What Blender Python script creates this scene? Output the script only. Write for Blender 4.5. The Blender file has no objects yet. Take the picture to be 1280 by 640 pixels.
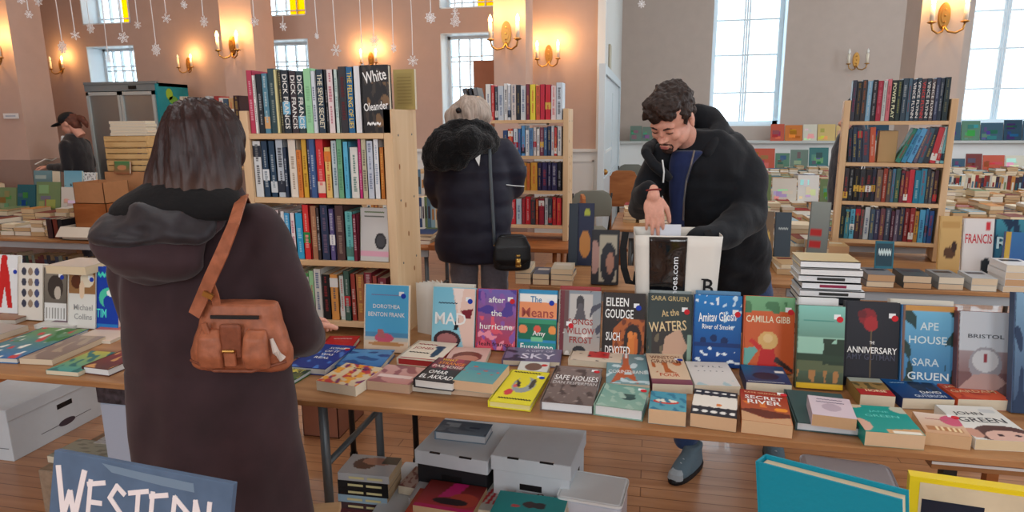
import bpy, math, random
import numpy as np
from mathutils import Matrix, Vector, noise as mnoise, Euler
random.seed(7)
sc = bpy.context.scene
COL = sc.collection
PI = math.pi
R = math.radians
# ---------------------------------------------------------------- camera
F = 820.; PITCH = R(11.7); ROLL = R(.5); EYE = 1.6; YAW = R(12)
def ray(u, v):
    x = (u-640)/F; y = -(v-320)/F
    c, s = math.cos(ROLL), math.sin(ROLL)
    x, y = x*c+y*s, y*c-x*s
    cp, sp = math.cos(PITCH), math.sin(PITCH)
    a, b, z = (x, cp+y*sp, -sp+y*cp)
    cy, sy = math.cos(YAW), math.sin(YAW)
    return (a*cy-b*sy, a*sy+b*cy, z, b)
def G(u, v, z=.73):
    r = ray(u, v); t = (z-EYE)/r[2]; return Vector((r[0]*t, r[1]*t, z))
def Y(u, v, y):
    r = ray(u, v); t = y/r[1]; return Vector((r[0]*t, y, EYE+r[2]*t))
def D(u, v, d):
    r = ray(u, v); t = d/r[3]; return Vector((r[0]*t, r[1]*t, EYE+r[2]*t))
cam = bpy.data.objects.new('camera', bpy.data.cameras.new('camera'))
COL.objects.link(cam)
cam.data.sensor_fit = 'HORIZONTAL'; cam.data.sensor_width = 36
cam.data.lens = 36*F/1280; cam.data.clip_start = .05; cam.data.clip_end = 200
cam.matrix_world = (Matrix.Translation((0, 0, EYE)) @ Matrix.Rotation(YAW, 4, 'Z') @ Matrix.Rotation(PI/2-PITCH, 4, 'X') @ Matrix.Rotation(-ROLL, 4, 'Z'))
sc.camera = cam
# ---------------------------------------------------------------- world and light
w = bpy.data.worlds.new('overcast_sky'); sc.world = w; w.use_nodes = True
wn = w.node_tree.nodes; wl = w.node_tree.links
bg = wn['Background']; bg.inputs[0].default_value = (.80, .93, 1, 1); bg.inputs[1].default_value = 3.6
sc.view_settings.view_transform = 'Standard'; sc.view_settings.look = 'None'
sc.view_settings.gamma = 1; sc.view_settings.use_curve_mapping = False
sc.view_settings.exposure = 0.42
def area(name, loc, rot, sx, sy, power, col):
    l = bpy.data.lights.new(name, 'AREA'); l.shape = 'RECTANGLE'; l.size = sx; l.size_y = sy
    l.energy = power; l.color = col
    o = bpy.data.objects.new(name, l); COL.objects.link(o); o.location = loc; o.rotation_euler = rot
    return o
# added area lights standing in for unseen windows: east wall and behind the photographer
for i, yy in enumerate((-2.5, 1.5, 5.5, 9.5)):
    area('unseen_window_light', (7.4, yy, 3.0), (0, R(90), 0), 3.4, 1.3, 75, (.80, .91, 1))
for i, xx in enumerate((-4.5, -1, 2.5)):
    area('unseen_window_light', (xx, -4.6, 3.1), (R(78), 0, 0), 1.5, 3.2, 72, (.90, .96, 1))
for xx, yy in ((-4.5, 4.5), (0, 4.5), (4.0, 4.5), (-3, 9.), (3, 9.), (-2,1)):
    area('ceiling_lamp', (xx, yy, 5.2), (0, 0, 0), .9, .9, 24, (.92, .97, 1))
# ---------------------------------------------------------------- materials
def s2l(c):
    a = np.asarray(c, float)/255.
    return np.where(a <= .04045, a/12.92, ((a+.055)/1.055)**2.4)
_m = {}
def mat(name, c=(200, 200, 200), rough=.6, metal=0, bump=0, scale=30, var=0, emit=0, coat=0, sheen=0, tcoord='Object', stretch=(1, 1, 1)):
    if name in _m: return _m[name]
    m = bpy.data.materials.new(name); m.use_nodes = True; _m[name] = m
    nt = m.node_tree; b = nt.nodes['Principled BSDF']
    L = tuple(s2l(c))+(1,)
    b.inputs['Base Color'].default_value = L; b.inputs['Roughness'].default_value = rough; b.inputs['Metallic'].default_value = metal
    b.inputs['Coat Weight'].default_value = coat
    if not metal and rough > .3: b.inputs['Specular IOR Level'].default_value = .28
    if sheen: b.inputs['Sheen Weight'].default_value = sheen; b.inputs['Sheen Roughness'].default_value = .5
    if emit: b.inputs['Emission Color'].default_value = L; b.inputs['Emission Strength'].default_value = emit
    if bump or var:
        tc = nt.nodes.new('ShaderNodeTexCoord'); mp = nt.nodes.new('ShaderNodeMapping'); mp.inputs['Scale'].default_value = stretch
        nz = nt.nodes.new('ShaderNodeTexNoise'); nz.inputs['Scale'].default_value = scale; nz.inputs['Detail'].default_value = 5
        nt.links.new(tc.outputs[tcoord], mp.inputs[0]); nt.links.new(mp.outputs[0], nz.inputs['Vector'])
        if bump:
            bp = nt.nodes.new('ShaderNodeBump'); bp.inputs['Strength'].default_value = bump; bp.inputs['Distance'].default_value = .01
            nt.links.new(nz.outputs[0], bp.inputs['Height']); nt.links.new(bp.outputs[0], b.inputs['Normal'])
        if var:
            rp = nt.nodes.new('ShaderNodeValToRGB'); rp.color_ramp.elements[0].position = .3; rp.color_ramp.elements[1].position = .7
            rp.color_ramp.elements[0].color = tuple(x*(1-var) for x in L[:3])+(1,); rp.color_ramp.elements[1].color = tuple(min(1, x*(1+var)) for x in L[:3])+(1,)
            nt.links.new(nz.outputs[0], rp.inputs[0]); nt.links.new(rp.outputs[0], b.inputs['Base Color'])
    return m
def rgb(c, rough=.5): return mat('paint_%d_%d_%d' % tuple(c), c, rough)
def attr_mat(name, rough, coat=0, bump=0):
    m = mat(name, (200, 200, 200), rough, coat=coat); nt = m.node_tree
    a = nt.nodes.new('ShaderNodeAttribute'); a.attribute_name = 'Col'
    nt.links.new(a.outputs['Color'], nt.nodes['Principled BSDF'].inputs['Base Color'])
    return m
PRINT = attr_mat('printed_cover', .38); MATTE = attr_mat('matte_print', .7)
def wood(name, c0, c1, scale=(1.2, 14, 14), rough=.45, coat=0, planks=None):
    m = mat(name, c0, rough, coat=coat); nt = m.node_tree; b = nt.nodes['Principled BSDF']
    tc = nt.nodes.new('ShaderNodeTexCoord'); mp = nt.nodes.new('ShaderNodeMapping'); mp.inputs['Scale'].default_value = scale
    nz = nt.nodes.new('ShaderNodeTexNoise'); nz.inputs['Scale'].default_value = 1.6; nz.inputs['Detail'].default_value = 8; nz.inputs['Distortion'].default_value = .6
    rp = nt.nodes.new('ShaderNodeValToRGB'); e = rp.color_ramp.elements
    e[0].position = .32; e[0].color = tuple(s2l(c1))+(1,); e[1].position = .68; e[1].color = tuple(s2l(c0))+(1,)
    nt.links.new(tc.outputs['Object'], mp.inputs[0]); nt.links.new(mp.outputs[0], nz.inputs['Vector']); nt.links.new(nz.outputs[0], rp.inputs[0])
    out = rp.outputs[0]
    if planks:
        br = nt.nodes.new('ShaderNodeTexBrick'); br.inputs['Scale'].default_value = 1
        br.inputs['Brick Width'].default_value = planks[0]; br.inputs['Row Height'].default_value = planks[1]; br.inputs['Mortar Size'].default_value = .0025
        br.inputs['Color1'].default_value = (1, 1, 1, 1); br.inputs['Color2'].default_value = (.86, .85, .84, 1); br.inputs['Mortar'].default_value = (.42, .36, .3, 1)
        nt.links.new(tc.outputs['Object'], br.inputs['Vector'])
        mx = nt.nodes.new('ShaderNodeMix'); mx.data_type = 'RGBA'; mx.blend_type = 'MULTIPLY'; mx.inputs[0].default_value = 1
        nt.links.new(out, mx.inputs[6]); nt.links.new(br.outputs[0], mx.inputs[7]); out = mx.outputs[2]
    nt.links.new(out, b.inputs['Base Color'])
    return m
FLOORM = wood('floor_wood', (196, 142, 100), (172, 118, 78), (1.0, 9, 9), .3, .25, (2.4, .075))
PINE = wood('pine_wood', (224, 194, 156), (206, 170, 128), (9, 9, .9), .5)
PINEH = wood('pine_board', (222, 190, 150), (204, 166, 122), (.9, 9, 9), .5)
PLY = wood('table_plywood', (184, 138, 94), (148, 102, 64), (1.3, 9, 9), .42, .1)
CRATE = wood('crate_wood', (212, 178, 124), (190, 150, 96), (2, 12, 12), .6)
WARMW = wood('chair_wood', (176, 110, 62), (146, 84, 42), (2, 9, 9), .45)
WALLM = mat('wall_paint', (196, 168, 155), .8, bump=.05, scale=6, var=.03)
WALLG = mat('wall_paint_grey', (186, 172, 163), .8, bump=.05, scale=6, var=.03)
WALLD = mat('wall_paint_mauve', (158, 134, 124), .8, bump=.05, scale=6, var=.03)
WHITE = mat('white_gloss_paint', (232, 236, 236), .4)
CEILM = mat('ceiling_paint', (232, 226, 216), .9)
GREYM = mat('grey_table_plastic', (176, 184, 190), .5, bump=.04, scale=200)
STEEL = mat('grey_painted_steel', (96, 104, 108), .4, .4)
BLACKM = mat('black_steel', (32, 32, 34), .4, .3)
BRASS = mat('aged_brass', (176, 132, 70), .3, .9)
CARD = mat('brown_cardboard', (178, 128, 88), .8, bump=.05, scale=20, var=.05)
WCARD = mat('white_cardboard', (206, 214, 220), .65, bump=.03, scale=20, var=.02)
BLK = mat('black_paper', (24, 22, 24), .5)
SKIN = mat('skin', (214, 158, 138), .5, bump=.03, scale=120, var=.05)
_m['skin'].node_tree.nodes['Principled BSDF'].inputs['Subsurface Weight'].default_value = .08
def glass(name, tint, tr=.85, gr=.05):
    m = mat(name, tint, .05); nt = m.node_tree
    t = nt.nodes.new('ShaderNodeBsdfTransparent'); t.inputs[0].default_value = tuple(s2l(tint))+(1,)
    g = nt.nodes.new('ShaderNodeBsdfGlossy'); g.inputs['Roughness'].default_value = gr
    mx = nt.nodes.new('ShaderNodeMixShader'); mx.inputs[0].default_value = 1-tr
    nt.links.new(t.outputs[0], mx.inputs[1]); nt.links.new(g.outputs[0], mx.inputs[2]); nt.links.new(mx.outputs[0], nt.nodes['Material Output'].inputs[0])
    return m
PANE = glass('window_glass', (246, 252, 255), .95); FGLASS = glass('fridge_glass', (206, 218, 216), .62, .45)
AMBER = mat('amber_glass', (255, 190, 10), .3)
_a = AMBER.node_tree; _t = _a.nodes.new('ShaderNodeBsdfTranslucent'); _t.inputs[0].default_value = (1, .50, .0, 1)
_t2 = _a.nodes.new('ShaderNodeBsdfTransparent'); _t2.inputs[0].default_value = (1, .55, .0, 1)
_x = _a.nodes.new('ShaderNodeMixShader'); _x.inputs[0].default_value = .7
_a.links.new(_t.outputs[0], _x.inputs[1]); _a.links.new(_t2.outputs[0], _x.inputs[2]); _a.links.new(_x.outputs[0], _a.nodes['Material Output'].inputs[0])
# ---------------------------------------------------------------- mesh builder
class MB:
    def __init__(s): s.v = []; s.f = []; s.c = []
    def add(s, vs, fs, col=(200, 200, 200)):
        n = len(s.v); s.v += [tuple(q) for q in vs]; s.f += [tuple(n+i for i in q) for q in fs]
        s.c += [tuple(col)]*len(fs); return s
    def box(s, x0, x1, y0, y1, z0, z1, col=(200, 200, 200), M=None):
        vs = [Vector((x, y, z)) for z in (z0, z1) for y in (y0, y1) for x in (x0, x1)]
        if M: vs = [M @ q for q in vs]
        return s.add(vs, [(0, 2, 3, 1), (4, 5, 7, 6), (0, 1, 5, 4), (2, 6, 7, 3), (0, 4, 6, 2), (1, 3, 7, 5)], col)
    def bbox(s, x0, x1, y0, y1, z0, z1, b=.01, col=(200, 200, 200), M=None):     # box with rounded vertical corners and chamfered top and bottom
        def ring(z, i):
            o = []
            for cx, cy, a0 in ((x1-b, y1-b, 0), (x0+b, y1-b, 90), (x0+b, y0+b, 180), (x1-b, y0+b, 270)):
                for k in (0, 30, 60, 90):
                    a = R(a0+k); o.append(Vector((cx+(b-i)*math.cos(a), cy+(b-i)*math.sin(a), z)))
            return o
        rs = [ring(z0, b*.6), ring(z0+b*.5, 0), ring(z1-b*.5, 0), ring(z1, b*.6)]
        if M: rs = [[M @ q for q in r] for r in rs]
        return s.rings(rs, col)
    def rings(s, rs, col=(200, 200, 200), cap=True):
        n = len(rs[0]); vs = [q for r in rs for q in r]; fs = []
        for i in range(len(rs)-1):
            for k in range(n):
                a = i*n+k; b = i*n+(k+1) % n; fs.append((a, b, b+n, a+n))
        if cap: fs.append(tuple(range(n))[::-1]); fs.append(tuple((len(rs)-1)*n+k for k in range(n)))
        return s.add(vs, fs, col)
    def tube(s, pts, rad, n=12, col=(200, 200, 200), flat=1., up=None):
        pts = [Vector(p) for p in pts]; rs = []
        rad = rad if isinstance(rad, (list, tuple)) else [rad]*len(pts)
        u0 = Vector(up) if up else None
        for i, p in enumerate(pts):
            t = (pts[min(i+1, len(pts)-1)]-pts[max(i-1, 0)]).normalized()
            u = u0 if u0 and abs(t.dot(u0)) < .99 else (Vector((0, 0, 1)) if abs(t.z) < .9 else Vector((0, 1, 0)))
            a = t.cross(u).normalized(); b = t.cross(a).normalized(); r = rad[i]
            rs.append([p+a*r*math.cos(2*PI*k/n)+b*r*flat*math.sin(2*PI*k/n) for k in range(n)])
        return s.rings(rs, col)
    def ell(s, c, r, n=16, m=10, col=(200, 200, 200), M=None):
        c = Vector(c); r = (r, r, r) if isinstance(r, (int, float)) else r
        rs = []
        for i in range(m+1):
            t = PI*(i+.02)/(m+.04); rs.append([Vector((math.sin(t)*math.cos(2*PI*k/n)*r[0], math.sin(t)*math.sin(2*PI*k/n)*r[1], -math.cos(t)*r[2])) for k in range(n)])
        rs = [[c+(M @ q if M else q) for q in g] for g in rs]
        return s.rings(rs, col)
    def limb(s, ch, n=16):                                        # chain of (point, radius): tapered, ball at each joint
        for p, r in ch: s.ell(p, r*.99, n, 8)
        for (p, r), (q, t) in zip(ch, ch[1:]):
            p = Vector(p); q = Vector(q); s.tube([p, p.lerp(q, .5), q], [r, (r+t)/2, t], n)
        return s
    def loft(s, rings, n=28, pw=2.3):                              # rings: (cx, cy, z, rx, ry[, rot])
        rs = []
        for g in rings:
            cx, cy, z, rx, ry = g[:5]; ro = g[5] if len(g) > 5 else 0; o = []
            for k in range(n):
                a = 2*PI*k/n; ca, sa = math.cos(a), math.sin(a)
                x = math.copysign(abs(ca)**(2/pw), ca)*rx; y = math.copysign(abs(sa)**(2/pw), sa)*ry
                o.append(Vector((cx+x*math.cos(ro)-y*math.sin(ro), cy+x*math.sin(ro)+y*math.cos(ro), z)))
            rs.append(o)
        return s.rings(rs)
    def prism(s, poly, z0, z1, col=(200, 200, 200), M=None):
        n = len(poly); vs = [Vector((x, y, z0)) for x, y in poly]+[Vector((x, y, z1)) for x, y in poly]
        if M: vs = [M @ q for q in vs]
        return s.add(vs, [tuple(range(n))[::-1], tuple(range(n, 2*n))]+[(k, (k+1) % n, (k+1) % n+n, k+n) for k in range(n)], col)
    def xf(s, M): s.v = [tuple(M @ Vector(q)) for q in s.v]; return s
    def mesh(s, name, colors=True):
        me = bpy.data.meshes.new(name); me.from_pydata(s.v, [], s.f)
        if colors:
            at = me.attributes.new('Col', 'FLOAT_COLOR', 'CORNER')
            cs = np.array([list(s2l(c))+[1] for c in s.c]).reshape(-1, 4) if len(s.c) < 200 else np.c_[s2l(np.array(s.c)), np.ones(len(s.c))]
            cnt = np.array([len(f) for f in s.f]); at.data.foreach_set('color', np.repeat(cs, cnt, axis=0).ravel().astype(np.float32))
        return me
    def build(s, name, m, parent=None, smooth=False, keep=False, colors=None):
        me = s.mesh(name, colors if colors is not None else m in (PRINT, MATTE))
        return link(name, me, m, parent, smooth, keep)
def link(name, me, m, parent=None, smooth=False, keep=False):
    me.materials.clear()
    if m: me.materials.append(m)
    if smooth: me.shade_smooth()
    o = bpy.data.objects.new(name, me); COL.objects.link(o)
    if parent:
        o.parent = parent
        if keep: o.matrix_parent_inverse = (Matrix.LocRotScale(parent.location, parent.rotation_euler, None)).inverted()
    return o
LAB = {}
def tag(o, label, cat, group=None):
    o['label'] = label; o['category'] = cat
    if group: o['group'] = group
    if label in LAB and LAB[label] is None: print('DUPLABEL', label)
    if not 4 <= len(label.split()) <= 16: print('LEN', len(label.split()), label)
    LAB[label] = None
    return o
def thing(name, label, cat, loc=(0, 0, 0), rot=(0, 0, 0), group=None):
    o = bpy.data.objects.new(name, None); COL.objects.link(o); o.empty_display_size = .05
    o.location = loc; o.rotation_euler = rot if not isinstance(rot, (int, float)) else (0, 0, rot)
    return tag(o, label, cat, group)
def struct(name, mb, m, parent=None):
    o = mb.build(name, m, parent)
    if not parent: o['kind'] = 'structure'
    return o
def organic(mb, name, m, parent, vox=.01, it=4, fold=0, fs=(9, 9, 3), keep=True, seed=0, fn=None):
    me = mb.mesh('t', False); o = bpy.data.objects.new('t', me); COL.objects.link(o)
    r = o.modifiers.new('r', 'REMESH'); r.mode = 'VOXEL'; r.voxel_size = vox
    if it: q = o.modifiers.new('s', 'SMOOTH'); q.iterations = it; q.factor = .6
    dg = bpy.context.evaluated_depsgraph_get(); me2 = bpy.data.meshes.new_from_object(o.evaluated_get(dg))
    bpy.data.objects.remove(o)
    if fold or fn:
        ns = [v.normal.copy() for v in me2.vertices]; sd = Vector((seed*3.1, seed*1.7, seed))
        for v, nn in zip(me2.vertices, ns):
            p = v.co.copy()
            if fn: v.co = p+nn*fn(p)
            else:
                q = Vector((p.x*fs[0], p.y*fs[1], p.z*fs[2]))+sd
                v.co = p+nn*fold*(mnoise.noise(q)+.5*mnoise.noise(q*2.1+sd))
    me2.name = name
    return link(name, me2, m, parent, True, keep)
_tx = {}
def text_mesh(s):
    if s in _tx: return _tx[s]
    c = bpy.data.curves.new('t', 'FONT'); c.body = s; c.resolution_u = 2; c.align_x = 'CENTER'; c.offset = .012
    o = bpy.data.objects.new('t', c); COL.objects.link(o)
    dg = bpy.context.evaluated_depsgraph_get(); me = bpy.data.meshes.new_from_object(o.evaluated_get(dg)); bpy.data.objects.remove(o)
    a = np.array([v.co[:] for v in me.vertices]); lo, hi = a.min(0), a.max(0)
    b = (a-(lo+hi)/2)/np.maximum(hi-lo, 1e-6); b[:, 2] = 0
    fs = [tuple(p.vertices) for p in me.polygons]
    _tx[s] = (b, fs, (hi[0]-lo[0])/(hi[1]-lo[1])); return _tx[s]
def text(name, s, parent, M, W, H, c, rough=.5, skew=0):
    """letters W x H metres, in the XY plane of M"""
    b, fs, asp = text_mesh(s)
    vs = [tuple(M @ Vector((q[0]*W+q[1]*skew, q[1]*H, 0))) for q in b]
    me = bpy.data.meshes.new(name); me.from_pydata(vs, [], fs)
    return link(name, me, c if not isinstance(c, tuple) else rgb(c, rough), parent)
def frame(o, x, y):                                               # matrix from origin and x, y axes
    x = Vector(x).normalized(); z = x.cross(Vector(y)).normalized(); y = z.cross(x)
    M = Matrix((x, y, z)).transposed().to_4x4(); M.translation = Vector(o); return M
CN = {'black': (25, 25, 28), 'charcoal': (60, 60, 66), 'grey': (125, 128, 132), 'pale grey': (185, 190, 195), 'white': (235, 235, 232), 'cream': (226, 212, 180), 'tan': (190, 150, 105),
      'brown': (110, 70, 45), 'dark red': (120, 30, 35), 'red': (200, 40, 45), 'orange': (220, 115, 45), 'yellow': (225, 200, 60), 'olive': (120, 120, 60), 'green': (70, 140, 85), 'pale green': (160, 205, 165),
      'dark green': (35, 75, 60), 'teal': (40, 130, 140), 'light blue': (110, 185, 220), 'blue': (45, 100, 170), 'navy': (25, 40, 75), 'purple': (95, 65, 130), 'pink': (215, 85, 130), 'pale pink': (225, 185, 190), 'slate blue': (75, 100, 125)}
def cname(c): return min(CN, key=lambda k: sum((a-b)**2 for a, b in zip(CN[k], c)))
# ---------------------------------------------------------------- room shell
struct('floor', MB().box(-9.6, 7.6, -5, 12.9, -.1, 0), FLOORM)
struct('ceiling', MB().box(-9.6, 7.6, -5, 12.9, 5.4, 5.5), CEILM)
def wall_x(name, x0, x1, y0, y1, z1, ops, m):
    mb = MB(); xs = sorted({x0, x1}|{o[0] for o in ops}|{o[1] for o in ops})
    for a, b in zip(xs, xs[1:]):
        z = 0
        for o in sorted([o for o in ops if o[0] <= a and o[1] >= b], key=lambda o: o[2]):
            mb.box(a, b, y0, y1, z, o[2]); z = o[3]
        if z < z1: mb.box(a, b, y0, y1, z, z1)
    return struct(name, mb, m)
WA = [(-7.66, -6.90), (-5.11, -4.33), (-2.57, -1.80)]
opsA = [(a, b, 1.5, 2.64) for a, b in WA]+[(a, b, 2.92, 4.5) for a, b in WA]
wall_x('wall_north_west', -9.6, -.6, 8, 8.4, 5.4, opsA, WALLM)
opsC = [(.97, 2.19, 1.46, 5.1), (5.03, 6.25, 1.46, 5.1)]
wall_x('wall_north_east', -.6, 7.6, 12.5, 12.9, 5.4, opsC, WALLG)
struct('wall_west', MB().box(-9.6, -9.2, -5, 8, 0, 5.4), WALLM)
struct('wall_east', MB().box(7.45, 7.6, -5, 12.5, 0, 5.4), WALLG)
struct('wall_south', MB().box(-9.6, 7.6, -5.2, -5, 0, 5.4), WALLM)
struct('wall_partition', MB().box(-.9, -.6, 8.4, 12.5, 0, 5.4), mat('pale_partition_paint', (214, 214, 210), .6, bump=.04, scale=8))
def wainscot(name, x0, x1, y, z, m=WHITE):
    o = struct(name, MB().box(x0, x1, y-.025, y, 0, z), m)
    c = MB().box(x0, x1, y-.06, y, z, z+.035); c.build('cap_rail', m, o)
    mb = MB(); n = max(1, int((x1-x0)/.9))
    for i in range(n):
        a = x0+(x1-x0)*i/n+.08; b = x0+(x1-x0)*(i+1)/n-.08
        for q in ((a, b, z-.12, z-.10), (a, b, .2, .22), (a, a+.02, .2, z-.1), (b-.02, b, .2, z-.1)): mb.box(q[0], q[1], y-.04, y-.02, q[2], q[3])
    mb.build('panel_moulding', m, o)
wainscot('trim_1', -4.4, -.6, 8, 1.22); wainscot('trim_2', -9.2, -4.4, 8, 1.12, WALLD)
ld = struct('trim_3', MB().box(-.6, 7.45, 12.2, 12.5, 0, 1.17), WHITE)
MB().box(-.6, 7.45, 12.12, 12.5, 1.17, 1.21).build('cap_rail', mat('ledge_paint', (196, 200, 198), .5), ld)
struct('trim_4', MB().box(-.6, -.57, 8.0, 12.2, 0, 1.2).box(-.6, -.54, 8.0, 9.1, 1.2, 1.235), WHITE)
struct('trim_5', MB().box(-.66, -.57, 7.96, 8.06, 1.22, 5.4), WHITE)
def pillar(n, u0, u1, v, y, dep, m=WALLM):
    a = Y(u0, v, y).x; b = Y(u1, v, y).x
    o = struct('wall_pillar_%d' % n, MB().box(a, b, y, y+dep, 0, 5.4), m)
    MB().box(a-.015, b+.015, y-.015, y+dep, 0, 1.2).build('lower_panel', WALLD, o)
    return a, b
P3 = pillar(1, 617, 657, 50, 7.0, .42); P2 = pillar(2, 277, 317, 50, 7.0, .42)
P1 = pillar(3, -70, 22, 100, 6.3, .42); P4 = pillar(4, 1147, 1203, 60, 7.0, .4, WALLG)
# windows
FR = mat('window_frame_paint', (222, 232, 238), .4)
def window(n, x0, x1, z0, z1, yf, cols, rows, amber=None, fw=.045, mb_w=.014):
    f = MB()
    f.box(x0, x0+fw, yf-.03, yf+.04, z0, z1).box(x1-fw, x1, yf-.03, yf+.04, z0, z1).box(x0, x1, yf-.03, yf+.04, z0, z0+fw).box(x0, x1, yf-.03, yf+.04, z1-fw, z1)
    root = struct('window_%d' % n, f, FR)
    m = MB()
    for i, c in enumerate(cols): m.box(x0+c-mb_w/2, x0+c+mb_w/2, yf-.02, yf+.03, z0, z1)
    for r in rows: m.box(x0, x1, yf-.018, yf+.028, z1-r-mb_w/2, z1-r+mb_w/2)
    m.build('muntin', FR, root)
    MB().box(x0+fw, x1-fw, yf, yf+.006, z0+fw, z1-fw).build('pane', PANE, root)
    if amber:
        MB().box(x0+amber[0], x0+amber[1], yf-.012, yf-.004, z0+fw, z0+amber[2]).build('amber_pane', AMBER, root)
    r = MB()
    d = .03
    r.box(x0-.0, x0+.012, yf-d-.27, yf-d, z0, z1).box(x1-.012, x1, yf-d-.27, yf-d, z0, z1).box(x0, x1, yf-d-.27, yf-d, z0, z0+.015).box(x0, x1, yf-d-.27, yf-d, z1-.012, z1)
    r.build('reveal_lining', FR, root)
    return root
wi = 1
for a, b in WA:
    root = window(wi, a, b, 1.5, 2.64, 8.3, [.15, .29, .44, .59], [.25, .31, .62, .93]); wi += 1
    window(wi, a, b, 2.92, 4.5, 8.3, [.2, .35, .5, .63], [.3, .6, .9, 1.2, 1.47], (.40, .63, .9)); wi += 1
for a, b in [(o[0], o[1]) for o in opsC]:
    window(wi, a, b, 1.46, 5.1, 12.8, [.56, .60, .64], [.5, 1.15, 1.8, 2.4, 3.05], None, .09, .03)
    wi += 1
bd = Y(592, 76, 8.1); x1 = -1.81
o = MB().box(bd.x, x1, 8.08, 8.1, 1.52, bd.z).build('notice_board', mat('hardboard', (150, 100, 78), .7, var=.06, scale=8)); tag(o, 'plain brown hardboard sheet standing in the barred window beside the pillar', 'board')
# partition door
def PX(u, v, x):                                                  # point on the plane x = const
    r = ray(u, v); t = x/r[0]; return Vector((x, r[1]*t, EYE+r[2]*t))
a = PX(753, 92, -.57); b = PX(773, 95, -.57); y0, y1, zt = a.y, min(b.y, 12.0), a.z
dm = mat('door_paint', (205, 216, 222), .4)
dr = struct('door_1', MB().box(-.60, -.56, y0, y1, .01, zt), dm)
f = MB().box(-.6, -.53, y0-.1, y0, 0, zt+.1).box(-.6, -.53, y1, y1+.1, 0, zt+.1).box(-.6, -.53, y0, y1, zt, zt+.1); f.build('door_frame', dm, dr)
p = MB()
for k in range(2):
    for (za, zb) in ((.2, .9), (1.0, zt-.15)):
        ya = y0+.1+k*(y1-y0)/2*.95; yb = ya+(y1-y0)/2-.2
        p.box(-.56, -.55, ya, yb, za, zb)
p.build('door_panel', dm, dr)
MB().ell((-.53, y0+.12, 1.0), .035).build('door_handle', BRASS, dr, True)
q = PX(763, 72, -.58)
o = MB().bbox(-.6, -.57, q.y-.12, q.y+.12, q.z-.16, q.z+.16, .01).build('wall_plaque', mat('plaque_grey', (186, 180, 160), .5)); tag(o, 'small framed plaque on the pale wall above the white door', 'plaque')
pl = Y(13, 145, 6.28)
t = thing('wall_sign', 'small white paper sign taped to the left pillar', 'sign', (pl.x, 6.284, pl.z))
MB().box(-.1, .11, -.003, 0, -.03, .03).build('paper', rgb((226, 228, 230)), t)
MB().box(-.07, .07, -.004, -.003, -.008, .008).build('lettering', rgb((170, 180, 196)), t)
# ---------------------------------------------------------------- sconces
WAX = mat('candle_sleeve', (226, 218, 200), .5); FLAME = mat('candle_bulb', (255, 196, 104), .3, emit=24)
OFFB = mat('unlit_bulb', (230, 230, 225), .2)
def sconce(u, v, y, size, label, lit=(1, 1), ym=None):
    c = Y(u, v, y); t = thing('wall_sconce', label, 'wall lamp', (c.x, y, c.z), 0, 'candle wall sconces' ); s = size
    m = MB()
    for k, (r, d) in enumerate(((.13, .0), (.115, .03), (.075, .05))):
        m.rings([[Vector((math.cos(a)*r*s, -z*s, math.sin(a)*r*s*2.3)) for a in [2*PI*i/24 for i in range(24)]] for z in (d-.03 if k else 0, d+.02)])
    for zz in (-.14, 0, .14): m.ell((0, -.07*s, zz*s), .025*s, 8, 6)
    m.build('backplate', BRASS, t, False)
    for sx, on in zip((-1, 1), lit):
        pts = [(0, -.06, -.22), (sx*.06, -.16, -.36), (sx*.19, -.24, -.40), (sx*.31, -.28, -.33), (sx*.34, -.28, -.20)]
        pts = [Vector(q)*s for q in pts]; sm = []
        for i in range(len(pts)-1):
            for k in range(4): sm.append(pts[i].lerp(pts[i+1], k/4))
        sm.append(pts[-1])
        ar = MB().tube(sm, .022*s, 8)
        ar.tube([(sx*.34*s, -.28*s, -.2*s), (sx*.34*s, -.28*s, -.17*s), (sx*.34*s, -.28*s, -.15*s)], [.03*s, .10*s, .085*s], 16)
        ar = ar.build('arm', BRASS, t, True)
        MB().tube([(sx*.34*s, -.28*s, -.15*s), (sx*.34*s, -.28*s, .22*s)], .05*s, 12).build('candle_sleeve', WAX, ar, True)
        MB().tube([(sx*.34*s, -.28*s, z*s) for z in (.22, .26, .31, .37, .42)], [.02*s, .045*s, .05*s, .03*s, .006*s], 12).build('bulb', FLAME if on else OFFB, ar, True)
        if on:
            l = bpy.data.lights.new('sconce_light', 'POINT'); l.energy = 4.5*(s/.4)**1.2; l.color = (1, .55, .2); l.shadow_soft_size = .04
            lo = bpy.data.objects.new('sconce_light', l); COL.objects.link(lo); lo.location = (c.x+sx*.36*s, y-.42*s, c.z+.42*s)
sconce(-2, 66, 6.3, .40, 'gilt candle sconce lit at the far left edge on the pillar')
sconce(77, 82, 8, .29, 'small candle sconce on the wall left of the glass-door fridge', (0, 1))
sconce(236, 80, 8, .29, 'small candle sconce on the wall right of the teal-sided fridge', (0, 1))
sconce(291, 57, 7.0, .36, 'two-candle sconce lit on the narrow pillar above the near bookcase')
sconce(464, 74, 8, .29, 'two-candle sconce lit on the wall just above the tall black book', (1, 1))
sconce(633, 42, 7.0, .42, 'large two-candle sconce lit on the pillar beside the barred window')
sconce(686, 68, 8, .36, 'two-candle sconce lit on the wall right of the dark-edged pillar')
sconce(1070, 75, 12.5, .42, 'unlit candle sconce alone on the grey wall between two tall windows', (0, 0))
sconce(1180, 20, 7.0, .40, 'largest sconce lit on the right pillar beside the far right window')
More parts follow.
